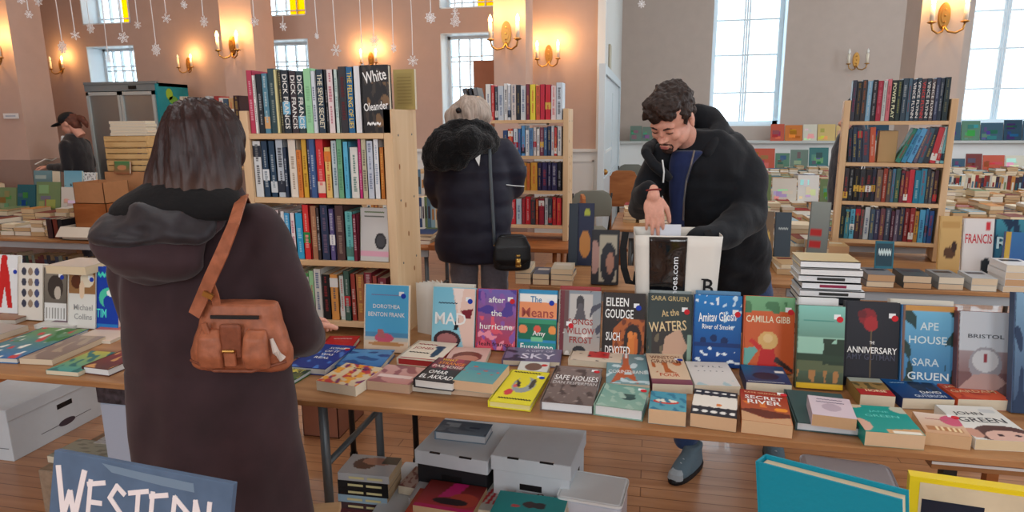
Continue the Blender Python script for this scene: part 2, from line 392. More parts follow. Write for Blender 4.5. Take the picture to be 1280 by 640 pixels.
# ---------------------------------------------------------------- paper snowflakes
FLK = mat('white_paper', (246, 248, 250), .6)
_f = FLK.node_tree; _ft = _f.nodes.new('ShaderNodeBsdfTranslucent'); _ft.inputs[0].default_value = (.95, .97, 1, 1); _fm = _f.nodes.new('ShaderNodeMixShader'); _fm.inputs[0].default_value = .45
_f.links.new(_f.nodes['Principled BSDF'].outputs[0], _fm.inputs[1]); _f.links.new(_ft.outputs[0], _fm.inputs[2]); _f.links.new(_fm.outputs[0], _f.nodes['Material Output'].inputs[0])
def flake_mesh(kind):
    mb = MB()
    n = 6+kind % 3
    for k in range(n):
        a = 2*PI*k/n+.2*kind; ca, sa = math.cos(a), math.sin(a); W = .2 if kind % 2 else .26
        poly = [(.22, 0), (.6, W), (1, 0), (.6, -W)]
        P = [(x*ca-y*sa, x*sa+y*ca) for x, y in poly]; vs = []
        for z in (-.02, .02):
            vs += [(x, z, y) for x, y in P]; c = sum(p[0] for p in P)/4, sum(p[1] for p in P)/4
            vs += [(c[0]+(x-c[0])*.45, z, c[1]+(y-c[1])*.45) for x, y in P]
        fs = []
        for q in range(4):
            w_ = (q+1) % 4
            fs += [(q, w_, 4+w_, 4+q), (8+q, 12+q, 12+w_, 8+w_), (q, 8+q, 8+w_, w_), (4+q, 4+w_, 12+w_, 12+q)]
        mb.add(vs, fs)
    mb.tube([(0, -.02, 0), (0, .02, 0)], .26, 12)
    return mb
FL = [(36, 18, 5), (48, 2, 6), (78, 59, 8), (94, 44, 6), (113, 35, 7), (136, 74, 5), (154, 47, 7), (172, 31, 5), (195, 62, 8), (208, 23, 6), (230, 6, 5), (255, 27, 7), (318, 27, 6), (354, 33, 6), (396, 45, 4),
      (420, 63, 8), (454, 84, 5), (468, 51, 7), (492, 60, 6), (516, 76, 7), (538, 22, 7), (569, 17, 6), (569, 27, 7), (802, 5, 5), (26, 0, 5)]
near = ['left of the pillar lamp', 'at the top left corner', 'above the wall lamp left of the fridge', 'left of the first window', 'against the gap over the first window', 'in front of the fridge window', 'between upper and lower window',
        'just right of the first window', 'lowest one left of the small lamp', 'high above the fridge', 'thin and turned edge-on at the top', 'left of the lit narrow pillar', 'on the narrow pillar edge', 'turned edge-on by the second window', 'edge-on above the pale green book',
        'above the pale bookcase books', 'over the tall black book', 'just above the lamp flame', 'right of the wall lamp', 'lowest one before the big plain wall', 'high between lamp and window', 'upper of the pair below amber glass',
        'lower of the pair below amber glass', 'alone near the top beside the man', 'cut by the upper left frame edge']
for i, ((u, v, r), nn) in enumerate(zip(FL, near)):
    d = 5.2+(i*37 % 11)*.07; c = D(u, v, d); s = r/F*d*1.0
    t = thing('paper_snowflake', 'hanging white paper snowflake '+nn, 'snowflake', c, 0, 'paper snowflakes hanging from the ceiling')
    edge = i in (0, 10, 13, 14, 16, 18, 5)
    fl = flake_mesh(i).xf(Matrix.Rotation(R(62 if edge else random.uniform(-25, 25))+YAW, 4, 'Z') @ Matrix.Scale(s, 4)); fl.build('flake', FLK, t)
    pts = [(.004*math.sin(k*1.3+i), 0, s*.9+(5.39-c.z-s*.9)*k/12) for k in range(13)]
    MB().tube(pts, .0035, 5).build('string', FLK, t)
# ---------------------------------------------------------------- glass-door fridge
y = 7.1; xa = Y(105, 108, y).x; xb = Y(196, 108, y).x; zt = 2.08
t = thing('display_fridge', 'tall grey glass-door fridge with a teal side under the window', 'fridge', (xa, y, 0)); W = xb-xa; Dp = .55
FG = mat('fridge_grey', (150, 160, 160), .4, .2); TEAL = mat('fridge_teal', (30, 142, 156), .45)
c = MB().box(0, .03, .03, Dp, 0, zt).box(0, W, Dp-.004, Dp, 0, zt).box(0, W-.0, .03, Dp, zt-.04, zt).box(0, W, .03, Dp, 0, .12); c.build('cabinet', FG, t)
MB().box(.03, W-.03, Dp-.02, Dp-.004, .12, zt-.04).build('inner_liner', mat('fridge_liner', (214, 224, 222), .5), t)
s_ = MB().box(W-.03, W, .0, Dp, 0, zt).build('side_panel', TEAL, t)
MB().box(0, W-.03, 0, .03, zt-.09, zt).box(0, W, -.01, .03, zt-.01, zt+.02).build('header', mat('fridge_header', (120, 128, 132), .4), t)
MB().box(W*.62, W*.72, -.012, 0, zt-.07, zt-.03).build('display', BLK, t)
for k in range(2):
    x0 = .03+k*(W-.06)/2; x1 = x0+(W-.06)/2-.006; dz0, dz1 = .14, zt-.1
    d = MB().box(x0, x0+.035, -.02, .025, dz0, dz1).box(x1-.035, x1, -.02, .025, dz0, dz1).box(x0, x1, -.02, .025, dz0, dz0+.05).box(x0, x1, -.02, .025, dz1-.04, dz1).build('door', mat('fridge_door', (186, 196, 198), .35, .3), t)
    MB().box(x0+.035, x1-.035, 0, .006, dz0+.05, dz1-.04).build('glass', FGLASS, d)
    MB().box((x1-.03 if k == 0 else x0+.01), (x1-.01 if k == 0 else x0+.03), -.05, -.02, .9, 1.4).build('handle', FG, d)
for k in range(4): MB().box(.04, W-.04, .06, Dp-.04, .45+k*.38, .46+k*.38).build('shelf', mat('wire_shelf', (190, 200, 200), .4, .3), t)
for (yy, zz, ry, rz, col) in ((.2, zt-.13, .06, .07, (150, 190, 60)), (.26, zt-.2, .08, .05, (110, 170, 70)), (.3, zt-.32, .05, .06, (60, 150, 110)), (.14, zt-.5, .07, .03, (60, 160, 120)), (.35, zt-.55, .05, .03, (30, 120, 110))):
    mk = MB().rings([[Vector((xx, yy+math.cos(a)*ry, zz+math.sin(a)*rz)) for a in [2*PI*i/16 for i in range(16)]] for xx in (W, W+.002)], col); mk.build('leaf_sticker', MATTE, s_)
# ---------------------------------------------------------------- tables
def table(name, label, x0, x1, y0, y1, z, top, th=.022, legm=None, legs=True, rot=0, group='book tables', apron=True, inset=.12):
    legm = legm or STEEL
    cx, cy = (x0+x1)/2, (y0+y1)/2; t = thing(name, label, 'table', (cx, cy, 0), rot, group); a, b = (x1-x0)/2, (y1-y0)/2
    MB().bbox(-a, a, -b, b, z-th, z, .006).build('tabletop', top, t)
    if apron: MB().box(-a+inset, a-inset, -b+.06, -b+.085, z-th-.06, z-th).build('apron', GREYM, t); MB().box(-a+inset, a-inset, b-.085, b-.06, z-th-.06, z-th).build('apron', GREYM, t)
    if legs:
        for sx in (-1, 1):
            for sy in (-1, 1):
                x, yy = sx*(a-inset-.03), sy*(b-.11)
                l = MB().tube([(x, yy, .02), (x, yy, z-th)], .016, 10).build('leg', legm, t, True)
                MB().tube([(x, yy, 0), (x, yy, .05)], .02, 10).build('foot_cap', BLACKM, l)
            MB().tube([(sx*(a-inset-.03), -b+.11, .35), (sx*(a-inset-.03), b-.11, .35)], .011, 8).build('leg_brace', legm, t, True)
    return t
TZ = .73
table('plywood_table', 'long plywood table in front crowded with face-up books and standing hardcovers', -3.1, 1.75, 1.78, 2.74, TZ, PLY, .022, STEEL, False, apron=False)
# folding tables that carry the plywood: grey edge seen by the woman's coat
def folding(label, x0, x1, y0, y1, z):
    t = thing('folding_table', label, 'table', ((x0+x1)/2, (y0+y1)/2, 0), 0, 'folding tables under the plywood'); a, b = (x1-x0)/2, (y1-y0)/2
    MB().bbox(-a, a, -b, b, z-.035, z, .03).build('tabletop', GREYM, t)
    for sx in (-1, 1):
        for sy in (-1, 1):
            l = MB().tube([(sx*(a-.12), sy*(b-.1), .03), (sx*(a-.12), sy*(b-.1), z-.03)], .0165, 10).build('leg', STEEL, t, True)
            MB().tube([(sx*(a-.12), sy*(b-.1), 0), (sx*(a-.12), sy*(b-.1), .05)], .021, 10).build('foot_cap', BLACKM, l)
        MB().tube([(sx*(a-.12), -b+.1, .4), (sx*(a-.12), b-.1, .4)], .012, 8).build('leg_brace', STEEL, t, True)
folding('grey plastic folding table under the plywood beside the long dark coat', -3.5, -.98, 1.86, 2.52, TZ-.022)
# black trestle under the middle
t = thing('trestle', 'thin black steel trestle under the middle of the plywood table', 'trestle', (-.75, 2.66, 0))
for x in (Y(440, 530, 2.66).x+.75, Y(519, 525, 2.66).x+.75): 
    l = MB().tube([(x, 0, .02), (x, 0, TZ-.05)], .014, 10).build('leg', BLACKM, t, True); MB().tube([(x, 0, 0), (x, 0, .05)], .019, 10).build('foot_cap', BLACKM, l)
MB().box(-.5, .12, -.02, .02, TZ-.05, TZ-.022).build('top_bar', BLACKM, t)
t = thing('trestle', 'wooden trestle under the right end of the plywood table', 'trestle', (1.3, 2.1, 0))
for y_ in (-.2, .5): MB().box(-.02, .02, y_-.02, y_+.02, 0, TZ-.06).build('leg', WARMW, t)
MB().box(-.03, .03, -.25, .58, TZ-.06, TZ-.022).build('top_bar', WARMW, t)
# ---------------------------------------------------------------- books
def noise2(X, Yy, sc_, seed):
    rs = np.random.RandomState(seed); o = np.zeros_like(X)
    for k in range(7):
        a = rs.uniform(0, 2*PI); f = sc_*rs.uniform(.6, 1.8); o += np.sin((X*math.cos(a)+Yy*math.sin(a))*f*6.28+rs.uniform(0, 6.28))
    return o/3.
def paint(w, h, layers, n=34, m=50):
    X, Yy = np.meshgrid(np.linspace(0, 1, n+1), np.linspace(0, 1, m+1)); C = np.zeros(X.shape+(3,))
    for L in layers:
        k = L[0]
        if k == 'g': t_ = Yy[..., None]; C = np.array(L[1])*(1-t_)+np.array(L[2])*t_; continue
        if k == 'r': M_ = (X >= L[1]) & (X <= L[3]) & (Yy >= L[2]) & (Yy <= L[4])
        elif k == 'e': M_ = ((X-L[1])/L[3])**2+((Yy-L[2])/L[4])**2 <= 1
        elif k == 'n':
            M_ = noise2(X, Yy*1.4, L[2], L[4]) > L[3]
            if len(L) > 5: M_ &= (X >= L[5]) & (X <= L[7]) & (Yy >= L[6]) & (Yy <= L[8])
        elif k == 'p':
            P = L[1]; M_ = np.zeros(X.shape, bool); j = len(P)-1
            for i in range(len(P)):
                (xi, yi), (xj, yj) = P[i], P[j]
                cnd = ((yi > Yy) != (yj > Yy)) & (X < (xj-xi)*(Yy-yi)/((yj-yi) or 1e-9)+xi); M_ ^= cnd; j = i
        C[M_] = L[-1] if k != 'n' else L[1]
    return X*w, Yy*h, C
PAGEC = (222, 212, 190)
def art_mesh(name, w, h, z, layers, n=34, m=50):
    X, Yy, C = paint(w, h, layers, n, m)
    vs = np.c_[X.ravel(), Yy.ravel(), np.full(X.size, z)]
    fs = [(j*(n+1)+i, j*(n+1)+i+1, (j+1)*(n+1)+i+1, (j+1)*(n+1)+i) for j in range(m) for i in range(n)]
    me = bpy.data.meshes.new(name); me.from_pydata(vs.tolist(), [], fs)
    at = me.attributes.new('Col', 'FLOAT_COLOR', 'POINT'); at.data.foreach_set('color', np.c_[s2l(C.reshape(-1, 3)), np.ones(C.shape[0]*C.shape[1])].ravel().astype(np.float32))
    return me
PAGEM = {}
def page_mat(c):
    k = 'pages_%d_%d_%d' % tuple(c)
    if k in _m: return _m[k]
    m = mat(k, c, .85); nt = m.node_tree; tc = nt.nodes.new('ShaderNodeTexCoord'); wv = nt.nodes.new('ShaderNodeTexWave'); wv.bands_direction = 'Z'
    wv.inputs['Scale'].default_value = 130; wv.inputs['Distortion'].default_value = 2; rp = nt.nodes.new('ShaderNodeValToRGB')
    L = s2l(c); rp.color_ramp.elements[0].color = tuple(L*.80)+(1,); rp.color_ramp.elements[1].color = tuple(L)+(1,); rp.color_ramp.elements[1].position = .6
    nt.links.new(tc.outputs['Object'], wv.inputs[0]); nt.links.new(wv.outputs[1], rp.inputs[0]); nt.links.new(rp.outputs[0], nt.nodes['Principled BSDF'].inputs['Base Color'])
    return m
BNAMES = {'h': 'hardcover_book', 'p': 'paperback_book'}
def book(label, w, h, t, layers, texts=(), loc=(0, 0, 0), rot=(0, 0, 0), kind='h', pages=PAGEC, spine=None, st=None, group='books lying and standing on the plywood table', res=(34, 50), extra=None):
    """lying book: spine along x=0, front cover up at z=t"""
    b = thing(BNAMES[kind], label, 'book', loc, rot, group)
    hard = kind == 'h'; ct = .0026 if hard else .0007; ov = .0035 if hard else 0
    base = layers[0][1] if layers[0][0] == 'g' else layers[0][-1]
    sp = spine or base
    c = MB()
    c.box(0, w, 0, h, 0, ct, sp).box(0, w, 0, h, t-ct, t-.0002, sp)
    if hard: c.box(-.003, ct, 0, h, 0, t, sp)
    else: c.box(0, ct, 0, h, 0, t, sp)
    c.build('cover', PRINT, b)
    bl = MB(); bl.box(ct, w-ov-(0 if hard else .0004), ov+.0002, h-ov-.0002, ct, t-ct-.0001); bl.build('page_block', page_mat(pages), b)
    link('cover_picture', art_mesh('cover_picture', w, h, t, layers, *res), PRINT, b)
    for tx in texts:
        s, cx, cy, wd, ht, col = tx[:6]
        M = Matrix.Translation((cx*w, cy*h, t+.0005)) @ Matrix.Rotation(R(tx[6] if len(tx) > 6 else 0), 4, 'Z')
        text('cover_title', s, b, M, wd*w, ht*h, tuple(col), .5, tx[7]*w if len(tx) > 7 else 0)
    if st:
        cx, cy, col = st[:3]; d = .010
        m = MB().box(cx*w-.012, cx*w+.008, cy*h-.004, cy*h+.012, t+.0001, t+.0009, (236, 238, 240))
        m.prism([(cx*w+.006+d*math.cos(a), cy*h-.004+d*math.sin(a)) for a in [2*PI*i/14 for i in range(14)]], t+.0003, t+.0016, col)
        m.build('price_sticker', MATTE, b)
    return b
DOTB = (30, 60, 170); DOTR = (205, 40, 50)
STAND = 'hardcovers standing face out at the back of the plywood table'
def stand(label, u0, u1, vt, vb, layers, texts=(), yb=None, lean=12, t=.028, kind='h', st=None, sp=None, zb=TZ, back=True, extrarot=0, grp=STAND, pages=(228, 222, 208), bcol=None):
    p = G((u0+u1)/2, vb, zb); y = yb or (2.325 if u0 < 860 else 2.30 if u0 < 930 else 2.28)
    a = Y(u0, (vt+vb)/2, y+.02); b = Y(u1, (vt+vb)/2, y+.02); top = Y((u0+u1)/2, vt, y+.045)
    w_ = (b.x-a.x)*.985; h_ = (top.z-zb)/math.cos(R(lean))
    th = R(90-lean)
    loc = Vector((a.x, y, zb))+Vector((0, math.sin(th)*t, -math.cos(th)*t))+Vector((0, 0, .0+math.cos(th)*t))
    bk = book(label, w_, h_, t, layers, texts, (loc.x, loc.y, loc.z+.0005), (th, 0, R(extrarot)), kind, pages, sp, st, grp, (48, 70))
    return bk
_fi = [0]
def flat(label, nl, nr, fl, t, layers, texts=(), z0=TZ, kind='p', st=None, pages=PAGEC, pitch=0, hmax=None, grp='books lying and standing on the plywood table', sp=None, wadd=0, rotadd=0):
    _fi[0] += 1; t += (_fi[0]*7 % 11)*.00022; A = G(*nl, z0); B = G(*nr, z0); C = G(*fl, z0+t)
    ang = math.atan2(B.y-A.y, B.x-A.x)+R(rotadd); w_ = (B-A).length+wadd
    h_ = abs(-(C.x-A.x)*math.sin(ang)+(C.y-A.y)*math.cos(ang))
    if hmax: h_ = hmax
    bk = book(label, w_, h_, t, layers, texts, (A.x, A.y, z0+.0005), (R(pitch), 0, ang), kind, pages, sp, st, grp)
    # print('%-30s w %.3f h %.3f a %.0f' % (label[:30], w_, h_, math.degrees(ang)))
    return bk
K = (20, 20, 24); Wt = (240, 240, 238)
# ---- standing row, left to right
stand('blue beach hardcover with a pink hat standing in front of the bookcase', 456, 511, 357, 435, [('g', (236, 214, 190), (60, 160, 215)), ('r', 0, .27, 1, 1, (88, 176, 220)), ('r', 0, .22, 1, .29, (90, 150, 190)), ('r', 0, .0, 1, .16, (232, 208, 182)), ('e', .45, .21, .22, .07, (214, 96, 120)), ('p', [(.3, .34), (.42, .34), (.5, .2), (.3, .22)], (196, 110, 110)), ('e', .5, .12, .42, .03, (206, 150, 96))],
      [('DOROTHEA', .5, .68, .62, .06, Wt), ('BENTON FRANK', .5, .56, .84, .065, Wt), ('the last original wife', .45, .85, .7, .035, (150, 110, 160))][:2]+[('~~~~~~~~~~~~', .5, .85, .7, .02, (130, 120, 170))], st=(.85, .86, DOTB), lean=9, t=.022, yb=2.235)
stand('sunglasses hardcover on pale blue with large white capitals', 541, 594, 362, 428, [('g', (150, 205, 220), (120, 190, 215)), ('p', [(.45, 1), (1, 1), (1, 0), (.75, 0), (.6, .4)], (232, 200, 186)), ('p', [(.45, 1), (.72, 1), (.62, .55)], (240, 222, 214)), ('e', .35, .12, .32, .16, (60, 40, 46)), ('e', .35, .12, .24, .11, (170, 110, 110)), ('p', [(.5, .3), (.6, .3), (.62, .5), (.56, .5)], K), ('p', [(.66, .62), (.95, .66), (.9, .5), (.75, .5)], (120, 20, 40))],
      [('MAD', .42, .48, .74, .2, Wt), ('Chloe Benjamin', .3, .74, .4, .035, (50, 70, 90))][:1]+[('~~~~~~', .35, .74, .45, .03, (50, 70, 90))], st=(.84, .8, DOTB), t=.03)
stand('purple and red floral hardcover with white lower-case title', 596, 645, 364, 436, [('g', (196, 60, 80), (110, 100, 180)), ('n', (226, 90, 110), 2.2, .4, 3, 0, 0, 1, .55), ('n', (80, 60, 150), 2., .3, 5, 0, .45, 1, 1), ('n', (140, 90, 170), 3., .6, 9), ('n', (240, 150, 170), 3, .7, 11, 0, 0, 1, .4)],
      [('after', .5, .83, .42, .1, Wt), ('the', .5, .61, .28, .1, Wt), ('hurricane', .5, .39, .84, .1, Wt), ('leah franqui', .5, .09, .84, .085, (60, 20, 40))], st=(.86, .83, DOTR))
stand('striped hardcover of blue, orange and green bands', 648, 696, 365, 436, [('r', 0, 0, 1, 1, (40, 140, 190)), ('r', 0, .8, 1, .93, (240, 240, 236)), ('r', 0, .55, 1, .8, (236, 150, 100)), ('r', 0, .46, 1, .54, (50, 150, 110)), ('r', 0, .2, 1, .46, (16, 110, 80)), ('e', .12, .37, .12, .07, (240, 140, 90)), ('e', .5, .38, .1, .06, (226, 90, 70)), ('e', .9, .37, .1, .07, (236, 150, 70)), ('r', .35, .18, .65, .25, (120, 200, 150)), ('r', 0, 0, 1, .16, (30, 140, 140))],
      [('The', .45, .85, .3, .1, (60, 130, 180)), ('Means', .5, .64, .84, .15, (170, 80, 70)), ('Amy', .55, .3, .34, .1, Wt), ('Fusselman', .5, .09, .86, .11, Wt)], st=(.82, .82, DOTB))
stand('misty grey hardcover showing a walking figure and red title', 699, 751, 366, 438, [('g', (170, 160, 150), (130, 140, 150)), ('r', .25, .3, .8, .95, (190, 186, 182)), ('r', 0, .4, .22, 1, (100, 70, 70)), ('n', (70, 70, 84), 3, .5, 8, .75, .3, 1, 1), ('e', .5, .8, .1, .13, (60, 56, 60)), ('p', [(.36, .55), (.46, .8), (.56, .8), (.66, .55)], (84, 80, 86)), ('e', .5, .08, .16, .07, (30, 30, 34)), ('r', 0, 0, .12, 1, (110, 40, 50)), ('n', (220, 216, 210), 2, .6, 13, 0, 0, 1, .35)],
      [('SONGS', .52, .52, .6, .09, (150, 50, 45)), ('WILLOW', .52, .38, .7, .1, (150, 50, 45)), ('FROST', .54, .24, .56, .1, (150, 50, 45))], st=(.25, .47, DOTR))
stand('brown brick-arch hardcover with bold white author lettering', 754, 807, 369, 437, [('r', 0, 0, 1, 1, (34, 24, 22)), ('p', [(.25, 0), (.25, .45), (.5, .62), (1, .6), (1, 0)], (170, 90, 40)), ('n', (110, 50, 24), 4, .4, 4, .25, 0, 1, .6), ('e', .72, .25, .22, .28, (40, 24, 20)), ('e', .7, .2, .1, .17, (210, 120, 50)), ('e', .66, .36, .07, .06, (220, 130, 60)), ('e', .78, .36, .05, .05, (210, 120, 50)), ('e', .8, .2, .05, .15, (196, 100, 40))],
      [('EILEEN', .33, .86, .54, .13, Wt), ('GOUDGE', .38, .68, .68, .14, Wt), ('SUCH', .24, .33, .34, .13, Wt), ('DEVOTED', .36, .12, .6, .13, Wt)], st=(.8, .8, DOTB))
stand('dark green profile portrait hardcover with gold lettering', 810, 866, 370, 441, [('g', (60, 70, 66), (44, 56, 56)), ('p', [(.3, 0), (.25, .4), (.5, .5), (.75, .48), (.82, .35), (.93, .22), (.84, .14), (.8, 0)], (196, 160, 136)), ('p', [(.1, 0), (.1, .5), (.45, .62), (.72, .5), (.4, .36), (.32, 0)], (56, 50, 48)), ('r', .9, 0, 1, .4, (150, 180, 160)), ('n', (110, 100, 80), 3, .7, 6, 0, 0, .35, .5)],
      [('SARA GRUEN', .48, .93, .84, .07, (190, 170, 120)), ('At the', .5, .72, .4, .1, (206, 180, 130), 8), ('WATERS', .45, .52, .86, .15, (220, 196, 150), 6)], st=(.84, .76, DOTR))
stand('deep blue hardcover with white wave pattern and sailing ships', 868, 928, 372, 450, [('g', (10, 60, 130), (20, 120, 190)), ('n', (225, 236, 244), 5, .75, 2, 0, 0, .4, .28), ('n', (225, 236, 244), 5, .7, 5, .5, 0, 1, .22), ('n', (225, 236, 244), 5, .6, 7, 0, .86, .5, 1), ('n', (190, 220, 240), 5, .7, 8, .6, .55, 1, 1), ('e', .2, .36, .07, .05, (10, 40, 90)), ('e', .42, .4, .08, .05, (10, 40, 90)), ('e', .65, .37, .08, .05, (10, 40, 90)), ('r', 0, .28, 1, .33, (14, 50, 110))],
      [('Amitav Ghosh', .48, .7, .8, .13, Wt, 4), ('River of Smoke', .5, .56, .66, .07, Wt)], st=(.88, .76, DOTR))
stand('orange hardcover with a straw hat figure in red', 931, 995, 374, 452, [('r', 0, 0, 1, 1, (206, 96, 50)), ('r', 0, .8, 1, 1, (110, 165, 120)), ('n', (70, 120, 80), 3, .2, 3, 0, .78, 1, .93), ('p', [(0, 0), (.3, .3), (.35, .35), (0, .3)], (110, 176, 166)), ('p', [(.25, 0), (.35, .33), (.6, .33), (.7, 0)], (200, 40, 40)), ('p', [(.6, .15), (1, 0), (1, .05), (.65, .22)], (60, 50, 50)), ('e', .48, .42, .2, .12, (224, 180, 110)), ('e', .48, .45, .1, .06, (236, 200, 140)), ('p', [(.3, .28), (.1, .4), (.15, .44), (.38, .34)], (206, 50, 44))],
      [('CAMILLA GIBB', .47, .7, .88, .09, (240, 230, 200))], st=(.88, .82, DOTR))
stand('tall green landscape hardcover of hedges below a turquoise sky', 997, 1057, 386, 486, [('g', (60, 66, 44), (130, 196, 184)), ('r', 0, .42, 1, .62, (150, 196, 176)), ('r', 0, .2, 1, .4, (90, 100, 70)), ('n', (36, 56, 40), 2, -.2, 4, .55, .3, 1, .6), ('r', 0, .33, 1, .42, (40, 62, 44)), ('r', .6, .4, 1, .55, (34, 54, 38)), ('n', (170, 120, 70), 3, .4, 6, 0, .08, 1, .22), ('r', 0, 0, 1, .06, (220, 180, 40))],
      [('~~~~~~~~~~~~~~~~~~~~', .45, .82, .66, .02, (80, 150, 140))], st=(.85, .86, DOTR), yb=2.16, t=.03)
stand('black hardcover with one dark red rose on a stem', 1058, 1127, 381, 470, [('r', 0, 0, 1, 1, (20, 22, 34)), ('e', .4, .82, .17, .1, (130, 20, 30)), ('e', .47, .74, .13, .09, (160, 30, 36)), ('e', .3, .85, .08, .05, (100, 14, 24)), ('r', .475, .1, .495, .66, (110, 90, 60))],
      [('THE', .5, .52, .09, .035, Wt), ('ANNIVERSARY', .5, .43, .93, .075, Wt), ('AMY GUTMAN', .48, .35, .9, .07, (70, 72, 90))], st=(.87, .83, DOTR), yb=2.21)
stand('blue forest-framed hardcover with pale spaced capitals', 1129, 1199, 386, 472, [('g', (50, 110, 160), (110, 180, 214)), ('n', (30, 60, 60), 2.5, .1, 3, 0, .1, .25, .95), ('n', (30, 60, 60), 2.5, .1, 6, .8, .1, 1, .95), ('r', 0, .93, 1, 1, (190, 140, 70)), ('r', 0, 0, .05, 1, (120, 90, 80)), ('r', .95, 0, 1, 1, (150, 60, 40))],
      [('APE', .5, .76, .34, .09, (200, 220, 226)), ('HOUSE', .48, .6, .7, .09, (200, 220, 226)), ('SARA', .45, .34, .5, .09, (190, 210, 220)), ('GRUEN', .5, .18, .76, .09, (214, 226, 230))], yb=2.2)
stand('pale grey hardcover with a hand holding a crystal ball', 1200, 1271, 394, 482, [('g', (110, 70, 70), (196, 204, 210)), ('r', 0, .55, 1, 1, (190, 198, 206)), ('r', 0, .0, 1, .3, (120, 90, 92)), ('e', .5, .4, .3, .2, (150, 150, 158)), ('e', .5, .44, .24, .13, (196, 200, 204)), ('r', .46, .42, .54, .52, (140, 50, 60)), ('p', [(0, .1), (.3, .28), (.7, .3), (.9, .2), (.7, .1)], (180, 150, 144))],
      [('BRISTOL', .5, .72, .66, .045, (70, 76, 84))], yb=2.17)
stand('blue hardcover cut off at the right edge of the table row', 1273, 1330, 372, 492, [('g', (60, 80, 110), (120, 160, 190)), ('n', (40, 60, 90), 2, .3, 3)], yb=2.08, back=False)
# ---- second rank standing behind, only page tops and rims showing
for u0, u1, vt, yb, col, lab in [(541, 592, 357, 2.385, (214, 208, 196), 'cream book standing right behind the sunglasses hardcover'), (700, 750, 361, 2.385, (160, 50, 50), 'dark red book standing behind the misty grey hardcover'), (812, 864, 366, 2.385, (150, 160, 160), 'grey book behind the dark green profile portrait'),
        (870, 926, 367, 2.36, (90, 140, 180), 'blue book behind the wave pattern hardcover'), (1000, 1050, 376, 2.24, (224, 226, 226), 'white book behind the tall green landscape hardcover'), (1116, 1196, 379, 2.27, (222, 216, 200), 'pale cream book behind the blue forest hardcover')]:
    stand(lab, u0, u1, vt, 440, [('r', 0, 0, 1, 1, col)], yb=yb, t=.03, grp='books behind the standing row')
# fanned open programme beside the case
t = thing('open_booklet', 'thick white booklet standing fanned open beside the pine bookcase', 'booklet', G(543, 427)+Vector((0, .05, 0)), (0, 0, 0), None)
for k in range(7):
    a = R(100+k*9); m = MB(); L = .12; pts = [(math.cos(a)*L*q+.015*math.sin(q*PI), math.sin(a)*L*q) for q in (0, .33, .66, 1)]
    vs = [(x, y_, z) for z in (.0, .215) for x, y_ in pts]+[(x+.0006, y_+.0006, z) for z in (0, .215) for x, y_ in pts]
    fs = [(i, i+1, i+5, i+4) for i in range(3)]+[(i+8, i+12, i+13, i+9) for i in range(3)]+[(0, 4, 12, 8), (3, 11, 15, 7), (4, 5, 13, 12), (5, 6, 14, 13), (6, 7, 15, 14)]
    m.add(vs, fs); m.build('leaf', rgb((232, 232, 228), .7), t)
# ---- books lying on the table (near-left px, near-right px, far-left px)
BIG = (220, 214, 200)
flat('sky blue book lying in front of the beach hardcover', (420, 465), (476, 467), (450, 436), .022, [('g', (60, 110, 170), (90, 160, 210)), ('n', (40, 80, 140), 2, .3, 2)], kind='h')
flat('floral cream and red book with thick pale pages nearest the coat', (396, 488), (445, 496), (423, 452), .034, [('g', (210, 190, 160), (220, 200, 160)), ('n', (190, 60, 60), 2, .3, 3), ('n', (226, 160, 60), 2.5, .3, 7), ('n', (120, 50, 100), 3, .8, 9)], [('~~~~~~~', .6, .8, .5, .05, (90, 60, 60))])
flat('dusty pink sunset book beside the floral cream one', (459, 487), (512, 493), (480, 455), .03, [('g', (190, 130, 120), (206, 160, 150)), ('n', (150, 90, 90), 2, .3, 3), ('r', .1, .3, .9, .45, (226, 200, 190))], pages=(206, 176, 150))
flat('cream book with a dark silhouette and red capital title', (497, 456), (548, 461), (520, 425), .026, [('r', 0, 0, 1, 1, (228, 218, 200)), ('r', .03, .03, .97, .06, (160, 40, 40)), ('e', .75, .45, .1, .28, (30, 60, 90)), ('e', .72, .7, .12, .08, (30, 60, 90))], [('~~~~~', .35, .8, .5, .06, (160, 40, 50)), ('JONES', .35, .58, .5, .14, (160, 40, 50)), ('~~~~~~', .35, .35, .5, .06, K)], kind='h', pages=(190, 60, 60))
flat('pale pink cover with a round portrait head', (553, 462), (604, 464), (572, 434), .02, [('r', 0, 0, 1, 1, (214, 178, 166)), ('e', .5, .45, .38, .3, (120, 60, 46)), ('e', .5, .35, .3, .18, (190, 130, 110))], kind='p')
flat('lower dark book under the black and orange stack top', (512, 489), (564, 494), (534, 458), .022, [('r', 0, 0, 1, 1, (60, 50, 54))], pages=BIG)
flat('black and plum hardcover with orange and white title lines', (518, 484), (566, 490), (543, 446), .028, [('g', (44, 42, 46), (130, 60, 70)), ('r', 0, 0, 1, .5, (50, 46, 48)), ('n', (160, 60, 80), 2, .4, 3, 0, .5, 1, 1)],
     [('WHAT', .35, .92, .4, .1, (240, 200, 60)), ('STRANGE', .5, .77, .7, .11, (236, 150, 60)), ('PARADISE', .48, .62, .8, .11, (226, 210, 200)), ('OMAR', .4, .36, .5, .14, Wt), ('EL AKKAD', .48, .16, .84, .15, Wt)], kind='h', z0=TZ+.023, pages=(236, 236, 232))
flat('lower pale-paged book under the teal figure book', (562, 493), (618, 498), (590, 462), .022, [('r', 0, 0, 1, 1, (190, 160, 140))], pages=(216, 186, 158))
flat('teal book with small red figures on thick tan pages', (566, 487), (616, 493), (587, 451), .032, [('g', (110, 160, 160), (60, 150, 160)), ('r', .1, .55, .9, .7, (90, 140, 160)), ('n', (190, 90, 80), 3.5, .95, 5, 0, .4, 1, .9)], z0=TZ+.023, pages=(222, 186, 150))
